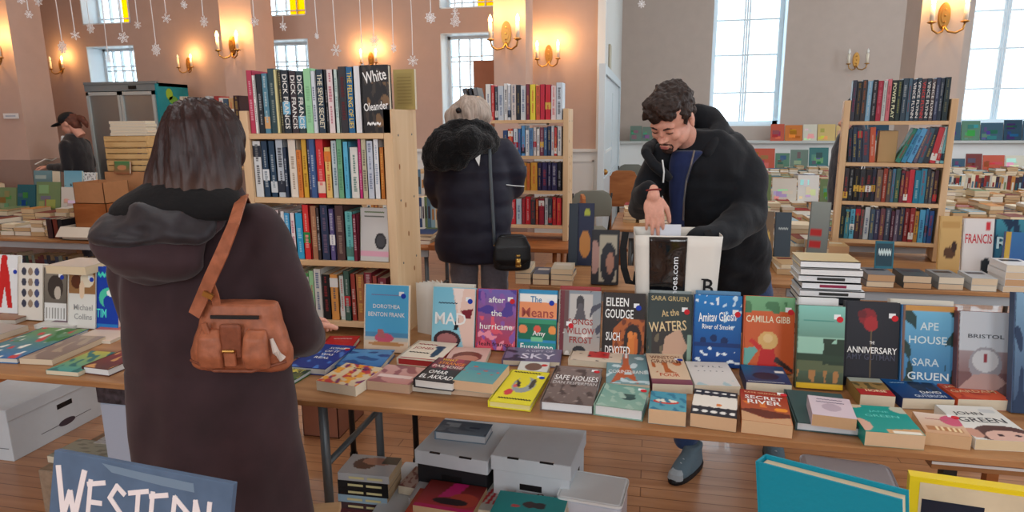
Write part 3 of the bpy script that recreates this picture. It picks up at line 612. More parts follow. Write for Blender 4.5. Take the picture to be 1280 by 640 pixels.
flat('purple-grey book with large white title lying at the back', (628, 457), (700, 460), (636, 434), .022, [('g', (110, 100, 130), (130, 120, 150)), ('n', (60, 54, 70), 1.8, .3, 3, 0, 0, .4, 1)], [('A GIFT OF', .6, .75, .5, .14, (220, 210, 230)), ('SKY', .6, .35, .6, .4, (226, 220, 236))], kind='h')
flat('small white paperback with a face beneath the yellow one', (646, 470), (684, 472), (652, 448), .02, [('r', 0, 0, 1, 1, (216, 220, 214)), ('e', .5, .35, .28, .3, (120, 90, 80)), ('e', .85, .5, .1, .1, (200, 40, 40))])
flat('bright yellow book with ribbon and flowers drawn on it', (611, 509), (663, 515), (633, 461), .02, [('r', 0, 0, 1, 1, (226, 216, 50)), ('e', .55, .55, .28, .24, (150, 160, 160)), ('e', .5, .62, .16, .18, (226, 216, 50)), ('e', .75, .6, .07, .15, (70, 66, 60)), ('e', .3, .3, .1, .09, (206, 60, 70)), ('e', .36, .5, .06, .05, (220, 90, 90)), ('p', [(.3, .7), (.45, .6), (.5, .45), (.4, .5)], (40, 40, 46))],
     [('Nora Kane', .42, .92, .62, .07, (60, 56, 30))][:0]+[('~~~~~~~~~', .45, .93, .7, .05, (70, 66, 30)), ('~~~~~~~~~~~~', .55, .12, .8, .05, (70, 66, 30))], kind='h', st=(.84, .82, DOTB), pages=(236, 226, 150))
flat('large grey-brown hardcover with white block capitals', (676, 513), (741, 519), (698, 457), .03, [('g', (110, 96, 92), (130, 116, 112)), ('n', (80, 66, 64), 3, .5, 3), ('n', (150, 136, 130), 6, 1.1, 5)],
     [('SAFE HOUSES', .52, .66, .9, .14, (236, 236, 236)), ('DAN FESPERMAN', .52, .52, .9, .08, (200, 196, 196))], kind='h', pages=(232, 238, 242), st=(.86, .9, DOTR))
flat('cream book with a red square and black branches', (711, 457), (776, 462), (722, 433), .022, [('r', 0, 0, 1, 1, (216, 200, 180)), ('r', .35, .25, .75, .75, (200, 50, 50)), ('n', (60, 40, 40), 4, 1.2, 3)], kind='h', st=(.8, .8, DOTB))
flat('slate teal book with spread orange legs crossing it', (757, 487), (812, 490), (772, 440), .022, [('g', (120, 160, 166), (100, 140, 150)), ('p', [(.1, 0), (.4, .6), (.42, 1), (.55, 1), (.55, .6), (.75, 0), (.5, .2)], (186, 96, 60)), ('r', .45, .8, .52, .95, Wt), ('n', (196, 220, 226), 2.5, .7, 5)], [('CORINTHIANS', .5, .35, .9, .1, (220, 226, 226))])
flat('sea green hardcover with a small boat on white pages', (743, 519), (803, 527), (750, 478), .034, [('g', (140, 176, 160), (110, 160, 150)), ('e', .62, .45, .16, .1, (50, 80, 80)), ('r', .5, .5, .75, .6, (60, 90, 86)), ('n', (160, 190, 176), 3, .5, 3)], kind='h', pages=(236, 240, 242), st=(.85, .85, DOTR))
flat('orange and cream saga paperback lying behind the teal one', (815, 491), (866, 493), (819, 442), .03, [('g', (120, 60, 80), (226, 206, 180)), ('r', 0, .15, 1, .95, (222, 196, 166)), ('n', (190, 100, 50), 2, .3, 3, .1, .35, .9, .7)],
     [('WINSTON', .5, .86, .8, .11, (140, 90, 70)), ('GRAHAM', .5, .72, .8, .12, (140, 90, 70)), ('FOUR', .5, .28, .5, .1, (200, 90, 60))], st=(.85, .8, DOTB), kind='p')
flat('teal paperback with a red boat on very thick tan pages', (810, 529), (857, 534), (819, 489), .045, [('g', (90, 160, 176), (70, 150, 176)), ('e', .45, .45, .35, .12, (196, 60, 50)), ('e', .45, .5, .3, .09, (226, 226, 210)), ('n', (50, 120, 150), 3, .5, 3)], pages=(224, 190, 152))
flat('white paperback with two rows of widely spaced letters', (868, 492), (925, 494), (869, 452), .03, [('g', (214, 210, 204), (226, 222, 216)), ('n', (170, 196, 200), 3, .6, 3, 0, 0, 1, .2)], [('S T I L L', .5, .78, .66, .06, (110, 110, 114)), ('A L I C E', .5, .58, .66, .06, (110, 110, 114))][:1]+[('. . . . .', .5, .58, .6, .03, (110, 110, 114))])
flat('black and white dotted strip paperback on thick tan pages', (862, 533), (920, 541), (873, 486), .04, [('r', 0, 0, 1, 1, (40, 38, 42)), ('r', 0, .38, 1, .7, (232, 226, 214))]+[('e', .1+.2*i, .14, .07, .05, (232, 230, 224)) for i in range(5)]+[('e', .1+.2*i, .36, .1, .06, (232, 226, 214)) for i in range(5)]+[('e', .1+.2*i, .72, .1, .06, (232, 226, 214)) for i in range(5)]+[('e', .1+.2*i, .9, .06, .04, (232, 230, 224)) for i in range(5)]+[('e', .6, .42, .07, .05, (220, 130, 60))], [('NICK HORNBY', .55, .83, .6, .06, (190, 190, 190))][:0], pages=(222, 186, 148))
flat('navy paperback with a white sticker strip', (932, 491), (989, 495), (932, 456), .036, [('g', (30, 50, 90), (20, 90, 140)), ('e', .5, .4, .3, .2, (16, 30, 60)), ('r', .75, .62, .95, .72, Wt)], [('~~~~~~~~~~~~~', .45, .07, .8, .04, (190, 200, 210))])
flat('burnt orange paperback with a river scene at sunset', (926, 541), (990, 549), (932, 487), .04, [('g', (190, 110, 60), (150, 40, 30)), ('p', [(0, .3), (.5, .1), (1, .2), (1, 0), (0, 0)], (206, 160, 120)), ('p', [(0, .35), (.3, .4), (1, .3), (1, .2), (.5, .12), (0, .3)], (100, 40, 30)), ('e', .82, .42, .13, .06, (240, 150, 50)), ('n', (220, 120, 50), 2, .3, 3, 0, .45, 1, .6)],
     [('KATE GRENVILLE', .5, .92, .8, .05, (230, 180, 140)), ('SECRET', .5, .76, .8, .11, Wt), ('RIVER', .5, .61, .7, .13, Wt)], pages=(226, 190, 150), st=(.9, .95, DOTR))
flat('large slate green hardcover under the pale pink paperback', (995, 538), (1074, 546), (997, 488), .024, [('r', 0, 0, 1, 1, (60, 84, 86))], kind='h', pages=(226, 232, 238))
flat('small pale pink paperback on top of the slate green hardcover', (1014, 532), (1070, 539), (1003, 493), .034, [('r', 0, 0, 1, 1, (214, 196, 206)), ('e', .5, .45, .22, .2, (186, 166, 180))], [('MADAME', .5, .84, .6, .09, (120, 110, 130)), ('TUSSAUD', .55, .68, .66, .1, (110, 104, 126))][:0]+[('~~~~~~~', .5, .84, .6, .05, (90, 80, 110)), ('~~~~~~~~~', .5, .7, .66, .05, (90, 80, 110))], z0=TZ+.0252, pages=(206, 170, 130))
flat('red paperback tucked behind the horse landscape cover', (1064, 489), (1102, 491), (1060, 464), .03, [('r', 0, 0, 1, 1, (170, 40, 50))], pages=(220, 190, 160))
flat('autumn field paperback with a red lower band', (1074, 508), (1118, 511), (1072, 472), .038, [('r', 0, 0, 1, 1, (150, 120, 70)), ('r', 0, 0, 1, .32, (170, 40, 40)), ('n', (90, 80, 50), 2, .2, 3, 0, .35, 1, .7), ('r', 0, .75, 1, 1, (170, 180, 170))], [('HORSE', .55, .25, .6, .12, (240, 220, 180))])
flat('royal blue paperback with bare black trees', (1127, 511), (1192, 513), (1119, 467), .034, [('g', (16, 40, 90), (30, 110, 180)), ('e', .6, .5, .14, .3, (16, 30, 60)), ('e', .85, .5, .1, .26, (16, 30, 60))], [('~~~~~', .25, .6, .3, .04, (150, 190, 220)), ('DAVID', .7, .24, .4, .09, Wt), ('GUTERSON', .6, .1, .6, .09, (200, 210, 226))])
flat('teal paperback with a pink corner and rounded pale shapes', (1080, 557), (1155, 563), (1073, 506), .04, [('r', 0, 0, 1, 1, (20, 150, 140)), ('e', .0, .25, .2, .22, (214, 170, 150)), ('p', [(.4, 0), (.4, .12), (1, .2), (1, 0)], (206, 160, 110)), ('r', .5, .0, .95, .08, (236, 230, 214)), ('e', .95, .9, .2, .15, (190, 190, 170)), ('e', .1, .95, .15, .08, (200, 180, 150))],
     [('JANE', .5, .76, .36, .08, (110, 210, 200)), ('GREEN', .5, .6, .6, .09, (110, 210, 200))], pages=(226, 196, 160))
flat('cream paperback with a soft pink bloom and street scene', (1155, 556), (1213, 563), (1146, 515), .036, [('g', (206, 160, 120), (226, 206, 190)), ('e', .8, .7, .25, .25, (206, 90, 120)), ('r', .1, .15, .9, .35, (180, 120, 70))]+[('r', .3+.13*i, .18, .36+.13*i, .34, (240, 216, 170)) for i in range(5)], [('~~~~~~', .45, .7, .5, .05, (190, 120, 120))], pages=(216, 180, 140), st=(.9, .93, DOTR))
flat('orange paperback with cream capitals behind the pale one', (1196, 512), (1262, 514), (1186, 480), .034, [('r', 0, 0, 1, 1, (206, 84, 50)), ('n', (180, 60, 40), 2, .4, 3)], [('JANE', .3, .8, .5, .16, (236, 190, 150)), ('GARDAM', .5, .52, .86, .18, (236, 190, 150))])
flat('white paperback showing the top of a young face', (1218, 562), (1298, 566), (1196, 507), .028, [('r', 0, 0, 1, 1, (222, 222, 216)), ('e', .6, .16, .5, .26, (90, 60, 54)), ('e', .62, .08, .38, .2, (220, 180, 164)), ('e', .1, .18, .13, .14, (200, 150, 130)), ('e', .5, .14, .05, .03, (60, 40, 40)), ('e', .78, .14, .05, .03, (60, 40, 40)), ('e', .8, .85, .14, .07, (200, 204, 204))], [('JOHN', .4, .74, .5, .12, (70, 70, 74)), ('GREEN', .5, .56, .78, .14, (70, 70, 74))], pages=(226, 206, 170))
flat('pale floral paperback at the right end of the table', (1270, 512), (1330, 520), (1256, 482), .03, [('r', 0, 0, 1, 1, (200, 206, 180)), ('n', (120, 150, 90), 2.5, .4, 3), ('n', (190, 110, 110), 3, .9, 8)])
# ---- left of the coat
LG = 'books on the table left of the coat'
def lflat(*a, **k): k.setdefault('grp', LG); return flat(*a, **k)
lflat('open-looking magazine with yellow and red headline beside the coat', (336, 478), (366, 482), (350, 444), .016, [('g', (60, 110, 60), (180, 60, 50)), ('n', (226, 196, 60), 2, .5, 3), ('n', (40, 60, 50), 2, .4, 8)], [('PERFECT', .45, .42, .8, .14, (226, 220, 120))], kind='h', pages=(214, 220, 226), grp='books lying and standing on the plywood table')
flat('royal blue hardcover with white title under a red sticker', (360, 466), (407, 470), (392, 429), .024, [('g', (30, 50, 130), (24, 60, 150)), ('n', (70, 120, 200), 3, .8, 3)], [('SOME', .6, .84, .4, .08, Wt), ('OF IT', .58, .7, .4, .08, Wt), ('WAS', .56, .56, .34, .08, Wt), ('REAL', .54, .42, .4, .08, Wt)], kind='h', pages=(226, 226, 220), st=(.86, .84, DOTR))
flat('dark red hardcover behind the blue one near the bookcase', (338, 449), (384, 448), (352, 428), .02, [('g', (90, 30, 34), (120, 50, 44)), ('n', (190, 160, 100), 3, .8, 3)], kind='h')
flat('bright red hardcover half under the blue beach books', (396, 446), (436, 446), (414, 420), .02, [('r', 0, 0, 1, 1, (190, 30, 40))], [('~~~~~~', .5, .8, .6, .06, (230, 190, 190))], kind='h')
lflat('large green and blue illustrated book at the left edge', (-42, 452), (22, 455), (20, 408), .02, [('g', (40, 110, 170), (110, 150, 80)), ('n', (200, 60, 60), 2.5, .9, 3), ('n', (230, 230, 220), 3, .9, 6), ('n', (60, 120, 60), 2, .3, 9, 0, .5, 1, 1)], kind='h', pages=(226, 222, 212))
lflat('grey-brown paperback lying across the green book', (25, 455), (66, 457), (66, 418), .022, [('g', (130, 110, 100), (150, 130, 120)), ('n', (170, 150, 130), 2, .4, 3)], pages=(222, 206, 180))
lflat('green and yellow thin paperback under the red landscape cover', (58, 468), (98, 471), (92, 437), .014, [('g', (60, 150, 150), (190, 180, 70)), ('n', (40, 110, 110), 2.5, .4, 3)], pages=(226, 216, 190))
lflat('red and brown landscape hardcover with white pages by the coat', (104, 467), (136, 471), (142, 430), .026, [('g', (90, 50, 46), (170, 50, 44)), ('n', (206, 150, 90), 2, .6, 3)], kind='h', pages=(232, 236, 236))
lflat('cream and red thin book above the landscape hardcover', (88, 428), (138, 430), (124, 404), .012, [('g', (226, 214, 196), (190, 60, 50)), ('r', 0, 0, 1, .6, (222, 200, 180))], pages=(226, 216, 200))
lflat('white book with a plum picture panel', (44, 411), (92, 413), (86, 391), .016, [('r', 0, 0, 1, 1, (216, 216, 210)), ('r', .2, .25, .8, .7, (110, 80, 96))], kind='h', pages=(226, 226, 222))
lflat('brown mottled hardcover lying open-edged at the left', (-30, 405), (20, 406), (20, 378), .022, [('g', (150, 110, 80), (190, 150, 110)), ('n', (120, 70, 60), 2, .3, 3)], kind='h', pages=(206, 204, 196))
lflat('pale grey flat paperback behind the green illustrated book', (-50, 424), (-8, 428), (0, 404), .024, [('r', 0, 0, 1, 1, (170, 160, 150))], pages=(214, 200, 178))
# standing ones on the left
LS = 'books standing at the back of the left table end'
def lst(*a, **k): k.setdefault('grp', LS); k['lean'] = 10; return stand(*a, **k)
lst('white hardcover with a red striding figure', -20, 20, 320, 385, [('r', 0, 0, 1, 1, (226, 230, 232)), ('p', [(.35, .15), (.5, .15), (.6, .5), (.7, .15), (.85, .15), (.75, .7), (.65, .95), (.5, .95), (.45, .7)], (200, 40, 40)), ('e', .6, .95, .1, .06, (200, 40, 40))], st=(.9, .75, DOTB), t=.024, yb=2.35)
lst('cream hardcover with a grid of round photographs', 22, 52, 331, 386, [('r', 0, 0, 1, 1, (222, 218, 208))]+[('e', .22+.27*i, .86-.19*j, .1, .07, [(60, 64, 80), (150, 130, 110), (70, 80, 120)][i]) for i in range(3) for j in range(4)], t=.03, yb=2.33)
lst('grey hardcover with an old photograph over a white panel', 54, 82, 336, 388, [('g', (90, 84, 78), (130, 124, 112)), ('e', .5, .65, .35, .22, (60, 54, 50)), ('e', .6, .55, .15, .12, (190, 180, 166)), ('r', 0, 0, 1, .36, (222, 224, 222))]+[('r', .08+.13*i, .08, .14+.13*i, .28, (150, 150, 146)) for i in range(7)], st=(.75, .85, DOTB), t=.028, yb=2.31)
lst('white hardcover with a brown hat photograph at its top', 84, 118, 339, 393, [('r', 0, 0, 1, 1, (218, 218, 212)), ('g', (218, 218, 212), (218, 218, 212)), ('r', 0, .6, 1, 1, (150, 110, 70)), ('e', .3, .8, .2, .12, (90, 50, 30)), ('e', .7, .85, .25, .15, (226, 214, 190)), ('e', .5, .66, .1, .16, (226, 200, 170))], [('Michael', .55, .36, .7, .1, (150, 150, 150)), ('Collins', .55, .2, .66, .1, (150, 150, 150))], st=(.82, .86, DOTB), t=.028, yb=2.27)
lst('bright blue hardcover with a green curling wave', 114, 146, 335, 392, [('r', 0, 0, 1, 1, (20, 60, 160)), ('e', .6, .5, .35, .16, (70, 190, 160)), ('e', .68, .43, .26, .12, (20, 60, 160)), ('e', .75, .58, .2, .06, (226, 236, 230)), ('r', 0, 0, 1, .08, (40, 120, 190))], [('WHEN', .5, .87, .7, .1, (80, 220, 200)), ('TIM', .35, .25, .4, .14, (80, 220, 210))][1:]+[('~~~~', .5, .87, .6, .1, (70, 210, 190))], st=(.9, .75, DOTR), t=.03, yb=2.28)
b_ = flat('thick cream paperback balanced across the standing books', (58, 342), (100, 344), (66, 326), .034, [('r', 0, 0, 1, 1, (190, 180, 170))], z0=.975, pages=(222, 204, 170), grp=LS, hmax=.17, wadd=.03)
# ---------------------------------------------------------------- bookcases and their books
def bookcase(label, loc, rot, W, dep, levels, ztop, z0=0, knots=True, m=PINE, ledge=.02, group='pine bookcases standing on tables'):
    t = thing('bookcase', label, 'bookcase', loc, rot, group)
    for sx in (0, 1):
        x = -.036 if sx == 0 else W
        p = MB().bbox(x, x+.036, 0, dep, z0, ztop, .003).build('side_panel', m, t)
        k = MB()
        for z in levels:
            for y_ in (.06, dep-.06):
                xx = x-.0005 if sx == 0 else x+.0365
                k.tube([(xx-.0008, y_, z-.01), (xx+.0008, y_, z-.01)], .0045, 8)
        k.build('screw', STEEL, p)
        if knots:
            kk = MB()
            for q in range(5):
                yy = .04+((q*.37) % 1)*(dep-.08); zz = z0+.1+((q*.61) % 1)*(ztop-z0-.2); xx = x-.0004 if sx == 0 else x+.0364
                kk.rings([[Vector((xx+d_, yy+.006*math.cos(a), zz+.011*math.sin(a))) for a in [2*PI*i/10 for i in range(10)]] for d_ in (-.0002, .0006)], (150, 100, 60))
            kk.build('wood_knot', MATTE, p)
    for z in levels:
        MB().bbox(0, W, 0, dep, z-.022, z, .002).build('shelf', PINEH, t)
    MB().box(0, W, dep-.012, dep-.002, levels[0]-.06, levels[0]-.022).build('stretcher', PINEH, t)
    return t
ORD = 'first second third fourth fifth sixth seventh eighth ninth tenth eleventh twelfth thirteenth fourteenth fifteenth sixteenth seventeenth eighteenth nineteenth twentieth twenty-first twenty-second twenty-third twenty-fourth'.split()
def spine_marks(mb, t, h, col, seed, x0=0):
    rs = random.Random(seed); z = h*rs.uniform(.12, .25); 
    for blk in range(rs.choice((2, 2, 3))):
        L = h*rs.uniform(.18, .34); wd = t*rs.choice((.26, .36, .46)); e = min(z+L, h*.95)
        while z < e:
            g = rs.uniform(.004, .009); mb.box(x0+t/2-wd/2, x0+t/2+wd/2*rs.uniform(.5, 1), -.0006, .0, z, z+g, col); z += g+rs.uniform(.002, .003)
        z += h*.06
        if z > h*.85: break
def shelf_row(M, items, lab, grp, zb, x=0.004, y=.025, hs=.225, sd=0, dpt=.16):
    """items: (thickness, height, colour, mark colour, text, tilt degrees[, band colour]) left to right; M: bookcase matrix"""
    for i, it in enumerate(items):
        th, h, c, mc, tx, tl = it[:6]; bandc = it[6] if len(it) > 6 else None
        rs = random.Random(sd*100+i); dd = dpt+rs.uniform(-.02, .03); yy = y+rs.uniform(0, .012)
        hard = rs.random() < .7
        mb = MB(); ct = .0025 if hard else .001; o = .003 if hard else 0; pc = rs.choice(((222, 212, 190), (232, 226, 210), (206, 190, 160)))
        mb.box(0, ct, 0, dd, 0, h, c).box(th-ct, th, 0, dd, 0, h, c).box(0, th, 0, ct, 0, h, c)
        mb.box(ct, th-ct, ct, dd-o-.002, o+.0005, h-o-.0005, pc)
        if bandc: z_ = rs.choice((.08, .3, .72)); mb.box(.0003, th-.0003, -.0004, .001, h*z_, h*(z_+.2), bandc)
        a = R(tl); wx = th*math.cos(a)+h*abs(math.sin(a))
        if tl > 0: x += 0
        L = Matrix.Translation((x, yy, zb+.0005+(abs(math.sin(a))*th if tl < 0 else 0)))
        if tl >= 0: L = Matrix.Translation((x+0, yy, zb+.0008+math.sin(a)*th)) @ Matrix.Rotation(a, 4, 'Y')
        else: L = Matrix.Translation((x, yy, zb+.0008)) @ Matrix.Rotation(a, 4, 'Y')
        b = mb.build('hardcover_book' if hard else 'paperback_book', PRINT, None)
        b.matrix_world = M @ L
        bn = cname(c); extra = ' with %s band' % cname(bandc) if bandc and cname(bandc) != bn else ''
        l = '%s book%s, %s from left, %s' % (bn, extra, ORD[i], lab)
        if tl: l = l.replace('book', 'leaning book', 1)
        tag(b, l, 'book', grp)
        if tx:
            T = frame((th/2, -.001, h*.5), (0, 0, -1), (1, 0, 0))
            text('spine_title', tx, b, T, h*.86 if len(tx) > 6 else h*.5, th*.62, tuple(mc))
        elif mc:
            q = MB(); spine_marks(q, th, h, tuple(int(c_*.45+m_*.55) for c_, m_ in zip(c, mc)), sd*37+i); q.build('spine_title', MATTE, b)
        x += (th+.0012)/math.cos(a) if tl else th+.0012
    return x
def rnd_items(n, cols, total, sd, hr=(.2, .235), marks=((225, 225, 220), (225, 190, 90), (200, 60, 60), (30, 30, 36)), tilt=0):
    rs = random.Random(sd); ts = [rs.uniform(.7, 1.35) for _ in range(n)]; k = (total-.0013*n)/sum(ts); o = []
    for i in range(n):
        c = cols[i % len(cols)]; lum = sum(c)/3; mc = rs.choice(marks[:3] if lum < 120 else (marks[3], marks[2], (40, 60, 110)))
        it = [ts[i]*k, rs.uniform(*hr), c, mc, None, tilt]
        if rs.random() < .3: it.append(rs.choice(((220, 220, 216), (180, 40, 50), (30, 40, 60), (210, 170, 70))))
        o.append(tuple(it))
    return o
# near case ---------------------------------------------------------------
LX, LW, LY, LD = -1.585, .575, 2.40, .27
Lz = [.79, 1.045, 1.30, 1.556]
bookcase('pine bookcase on the plywood table beside the woman in the long coat', (LX, LY, 0), 0, LW, LD, Lz, 1.645, TZ)
ML = Matrix.Translation((LX, LY, 0))
gL = 'books in the near pine bookcase'; r_ = ['near bookcase top shelf', 'near bookcase second shelf', 'near bookcase third shelf', 'near bookcase bottom shelf']
W_ = (230, 230, 226)
top = [(.026, .245, (182, 56, 84), (236, 210, 214), None, 0), (.012, .225, (226, 226, 222), K, None, 0), (.028, .23, (28, 34, 42), W_, None, 0), (.026, .232, (84, 130, 150), W_, None, 0, (206, 160, 110)), (.03, .25, (44, 70, 76), (190, 190, 180), None, 0), (.012, .245, (214, 206, 150), None, None, 0), (.016, .243, (60, 56, 46), (206, 196, 140), None, 0),
       (.034, .243, (30, 40, 50), W_, 'DICK FRANCIS', 0, (120, 180, 210)), (.032, .238, (56, 44, 50), W_, 'DICK FRANCIS', 0), (.034, .237, (40, 60, 66), W_, 'DICK FRANCIS', 0, (110, 176, 206)), (.034, .247, (150, 206, 158), (120, 170, 130), None, 0), (.018, .236, (206, 214, 222), (50, 60, 90), None, 0), (.034, .242, (38, 56, 74), (226, 220, 196), 'THE SEVEN SECRET', 0), (.014, .24, (20, 20, 26), W_, None, 0),
       (.03, .24, (222, 206, 206), (160, 60, 80), None, 0), (.018, .24, (190, 210, 204), (120, 150, 150), None, 0), (.034, .25, (46, 42, 48), (130, 40, 46), None, 0), (.032, .247, (24, 96, 146), (230, 200, 90), 'THE FELLING OF LIES', 0), (.03, .25, (226, 228, 232), None, None, 0)]
sc_ = (.575-.09)/sum(t[0]+.0012 for t in top); top = [((t[0]*sc_),)+t[1:] for t in top]
xe = shelf_row(ML, top, r_[0], gL, Lz[3], .001, .01, sd=1)
# dots on the white spine
b = bpy.data.objects[-1] if False else None
# the wide black one, cover turned outward
t = book('large black hardcover with white brush lettering turned outward at the shelf end', .11, .252, .03, [('r', 0, 0, 1, 1, (28, 24, 26)), ('n', (120, 90, 60), 1.6, .4, 5, .2, .1, 1, .75), ('n', (60, 50, 44), 3, .4, 9, 0, 0, 1, 1)], [('White', .5, .84, .84, .17, Wt, 10), ('Oleander', .5, .4, .9, .12, Wt, 6), ('~~~', .4, .14, .5, .06, Wt)],
         (LX+xe+.008, LY+.03, Lz[3]), (PI/2, 0, 0), group=gL)
t = book('plain yellowed cover standing at the back end of the top shelf', .1, .16, .014, [('r', 0, 0, 1, 1, (176, 156, 96)), ('r', .1, .1, .9, .9, (168, 148, 90))]+[('r', .15, .15+.08*i, .85, .165+.08*i, (140, 120, 70)) for i in range(9)], [], (LX+LW-.035, LY+.235, Lz[3]+.09), (PI/2, 0, R(-12)), 'p', group=gL)
c2 = [(.036, .225, (206, 210, 212), K, None, 0, (30, 36, 50)), (.03, .225, (36, 60, 84), W_, None, 0, (210, 216, 220)), (.03, .225, (40, 66, 90), W_, None, 0, (200, 206, 210)), (.036, .235, (180, 190, 200), K, None, 0, (40, 46, 60)), (.018, .2, (40, 54, 76), W_, None, 0), (.038, .24, (222, 212, 198), (130, 110, 90), None, 0), (.022, .19, (206, 120, 50), (150, 70, 30), None, 0),
      (.022, .235, (206, 160, 50), (130, 90, 30), None, 0), (.014, .24, (56, 60, 100), W_, None, 0), (.024, .235, (60, 90, 140), W_, None, 0), (.034, .232, (206, 40, 44), (236, 200, 190), None, 0, (226, 200, 180)), (.03, .2, (226, 190, 110), (180, 60, 40), None, 0, (216, 120, 40)), (.026, .226, (190, 206, 210), (60, 90, 110), None, 0), (.026, .24, (110, 170, 130), (70, 120, 90), None, 0), (.024, .222, (90, 180, 214), (60, 120, 160), None, 0),
      (.038, .2, (226, 226, 220), (40, 90, 80), 'FINOLLY', 0), (.014, .24, (196, 50, 120), W_, None, 0), (.024, .24, (196, 190, 160), (60, 60, 56), None, 0), (.026, .225, (196, 206, 220), (90, 100, 130), None, 0), (.024, .24, (226, 230, 234), (120, 140, 170), None, 0), (.02, .2, (186, 110, 40), (240, 190, 110), None, 0)]
c2 = [tuple(None if q == 'FINOLLY' else q for q in t) for t in c2]
sc_ = (LW-.01)/sum(t[0]+.0012 for t in c2); c2 = [((t[0]*sc_),)+t[1:] for t in c2]
shelf_row(ML, c2, r_[1], gL, Lz[2], .002, .012, sd=2)
c3 = [(.03, .2, (210, 214, 216), K, None, 0)]*0+[(.03, .2, (196, 200, 202), K, None, 0), (.03, .205, (220, 224, 226), (60, 90, 140), None, 0), (.03, .2, (206, 190, 190), (110, 60, 70), None, 0), (.02, .195, (226, 226, 226), (60, 90, 140), None, 0), (.024, .19, (60, 150, 200), W_, None, 0), (.022, .19, (226, 214, 214), (170, 60, 90), None, 0), (.034, .19, (50, 156, 200), (220, 236, 240), None, 0),
      (.03, .225, (210, 50, 50), (240, 220, 200), None, 0, (40, 130, 70)), (.03, .22, (170, 120, 90), (226, 190, 150), None, 0), (.016, .215, (60, 50, 50), W_, None, 0), (.036, .225, (44, 56, 84), (150, 110, 130), None, 0), (.024, .21, (90, 80, 130), W_, None, 0, (220, 220, 220)), (.04, .225, (84, 60, 60), (190, 170, 150), None, 0), (.036, .2, (110, 190, 190), (40, 110, 120), None, 0, (80, 130, 120)), (.018, .19, (120, 40, 60), W_, None, 0)]
wc = LW-.01-.13; sc_ = wc/sum(t[0]+.0012 for t in c3); c3 = [((t[0]*sc_),)+t[1:] for t in c3]
xe = shelf_row(ML, c3, r_[2], gL, Lz[1], .002, .012, sd=3)
book('grey paperback with a cartoon dog facing out at the third shelf end', .125, .215, .02, [('r', 0, 0, 1, 1, (206, 206, 204)), ('r', 0, .1, 1, .18, (226, 170, 190)), ('e', .72, .38, .2, .16, (40, 40, 44)), ('e', .76, .38, .13, .12, (226, 226, 226)), ('r', .3, .45, .9, .72, (200, 190, 196)), ('r', .1, .02, .2, .08, K)][:3]+[('e', .72, .38, .16, .12, (70, 70, 74))], [('NOT SUITED', .55, .92, .76, .05, (90, 120, 60)), ('FOR A CAT', .5, .84, .6, .05, (90, 90, 90))][:0]+[('~~~~~~~~~', .5, .92, .7, .035, (90, 120, 60)), ('~~~~~~~~~~~', .5, .84, .7, .035, (90, 100, 90))],
     (LX+xe+.006, LY+.04, Lz[1]+.0005), (R(84), 0, R(-4)), 'p', spine=(150, 200, 50), group=gL)
for b in (bpy.data.objects,): pass
c4 = rnd_items(17, [(196, 190, 180), (206, 196, 186), (222, 216, 204), (60, 60, 70), (210, 200, 180), (90, 160, 90), (150, 200, 150), (206, 206, 200), (24, 24, 28), (214, 150, 80), (200, 210, 204), (60, 90, 80), (150, 60, 50), (170, 110, 70), (120, 40, 50), (150, 70, 60), (120, 50, 60)], LW-.02, 11, (.185, .215))
shelf_row(ML, c4, r_[3], gL, Lz[0], .002, .012, sd=4)
# case far behind the woman's hair: only its top row shows
a = Y(226, 150, 6.0); b_ = Y(300, 150, 6.0); FW = b_.x-a.x
bookcase('far pine bookcase glimpsed between the brown hair and the near bookcase', (a.x, 6.0, 0), 0, FW, .25, [.35, .75, 1.15, a.z], a.z+.06, 0)
shelf_row(Matrix.Translation((a.x, 6.0, 0)), rnd_items(13, [(200, 190, 170), (190, 170, 150), (60, 60, 70), (210, 206, 200), (40, 50, 60), (30, 30, 36), (190, 196, 200), (50, 70, 90), (160, 60, 60), (214, 214, 210), (70, 90, 110), (200, 160, 110), (60, 44, 50)], FW-.01, 41, (.2, .235)), 'far bookcase top shelf', 'books in the far pine bookcase', a.z, .003, .01, sd=41)
# middle case behind the puffer coat ------------------------------------
mc_ = D(703, 283, 4.6); MW = .66; MX, MY = mc_.x-MW, mc_.y
Mz = [.862, 1.108, 1.352, 1.6]
tb = table('wooden_table', 'brown wooden table carrying the middle bookcase', MX-.25, MX+MW+.12, MY-.28, MY+.35, .75, WARMW, .03, WARMW, apron=False)
bookcase('pine bookcase full of hardcovers behind the woman in the puffer coat', (MX, MY, 0), 0, MW, .27, Mz, 1.675, .752)
MM = Matrix.Translation((MX, MY, 0)); gM = 'books in the middle pine bookcase'
rm = ['middle bookcase top shelf', 'middle bookcase second shelf', 'middle bookcase third shelf', 'middle bookcase bottom shelf']
pal = [(226, 226, 222), (200, 60, 60), (60, 70, 84), (190, 200, 210), (226, 226, 226), (210, 214, 220), (206, 196, 190), (30, 34, 46), (200, 206, 210), (120, 40, 60), (226, 206, 60), (214, 96, 60), (190, 30, 60), (196, 30, 50), (220, 200, 200), (200, 210, 220), (130, 150, 180)]
x = shelf_row(MM, [(.03, .225, (84, 84, 88), W_, None, -16), (.026, .225, (44, 48, 56), W_, None, -14), (.032, .225, (120, 120, 122), K, None, -12)], 'slanting pair, middle bookcase top shelf', gM, Mz[3], .0-.0, .015, sd=21)
it = rnd_items(16, pal, MW-x-.02, 22, (.225, .25)); shelf_row(MM, it, rm[0], gM, Mz[3], x+.012, .015, sd=22)
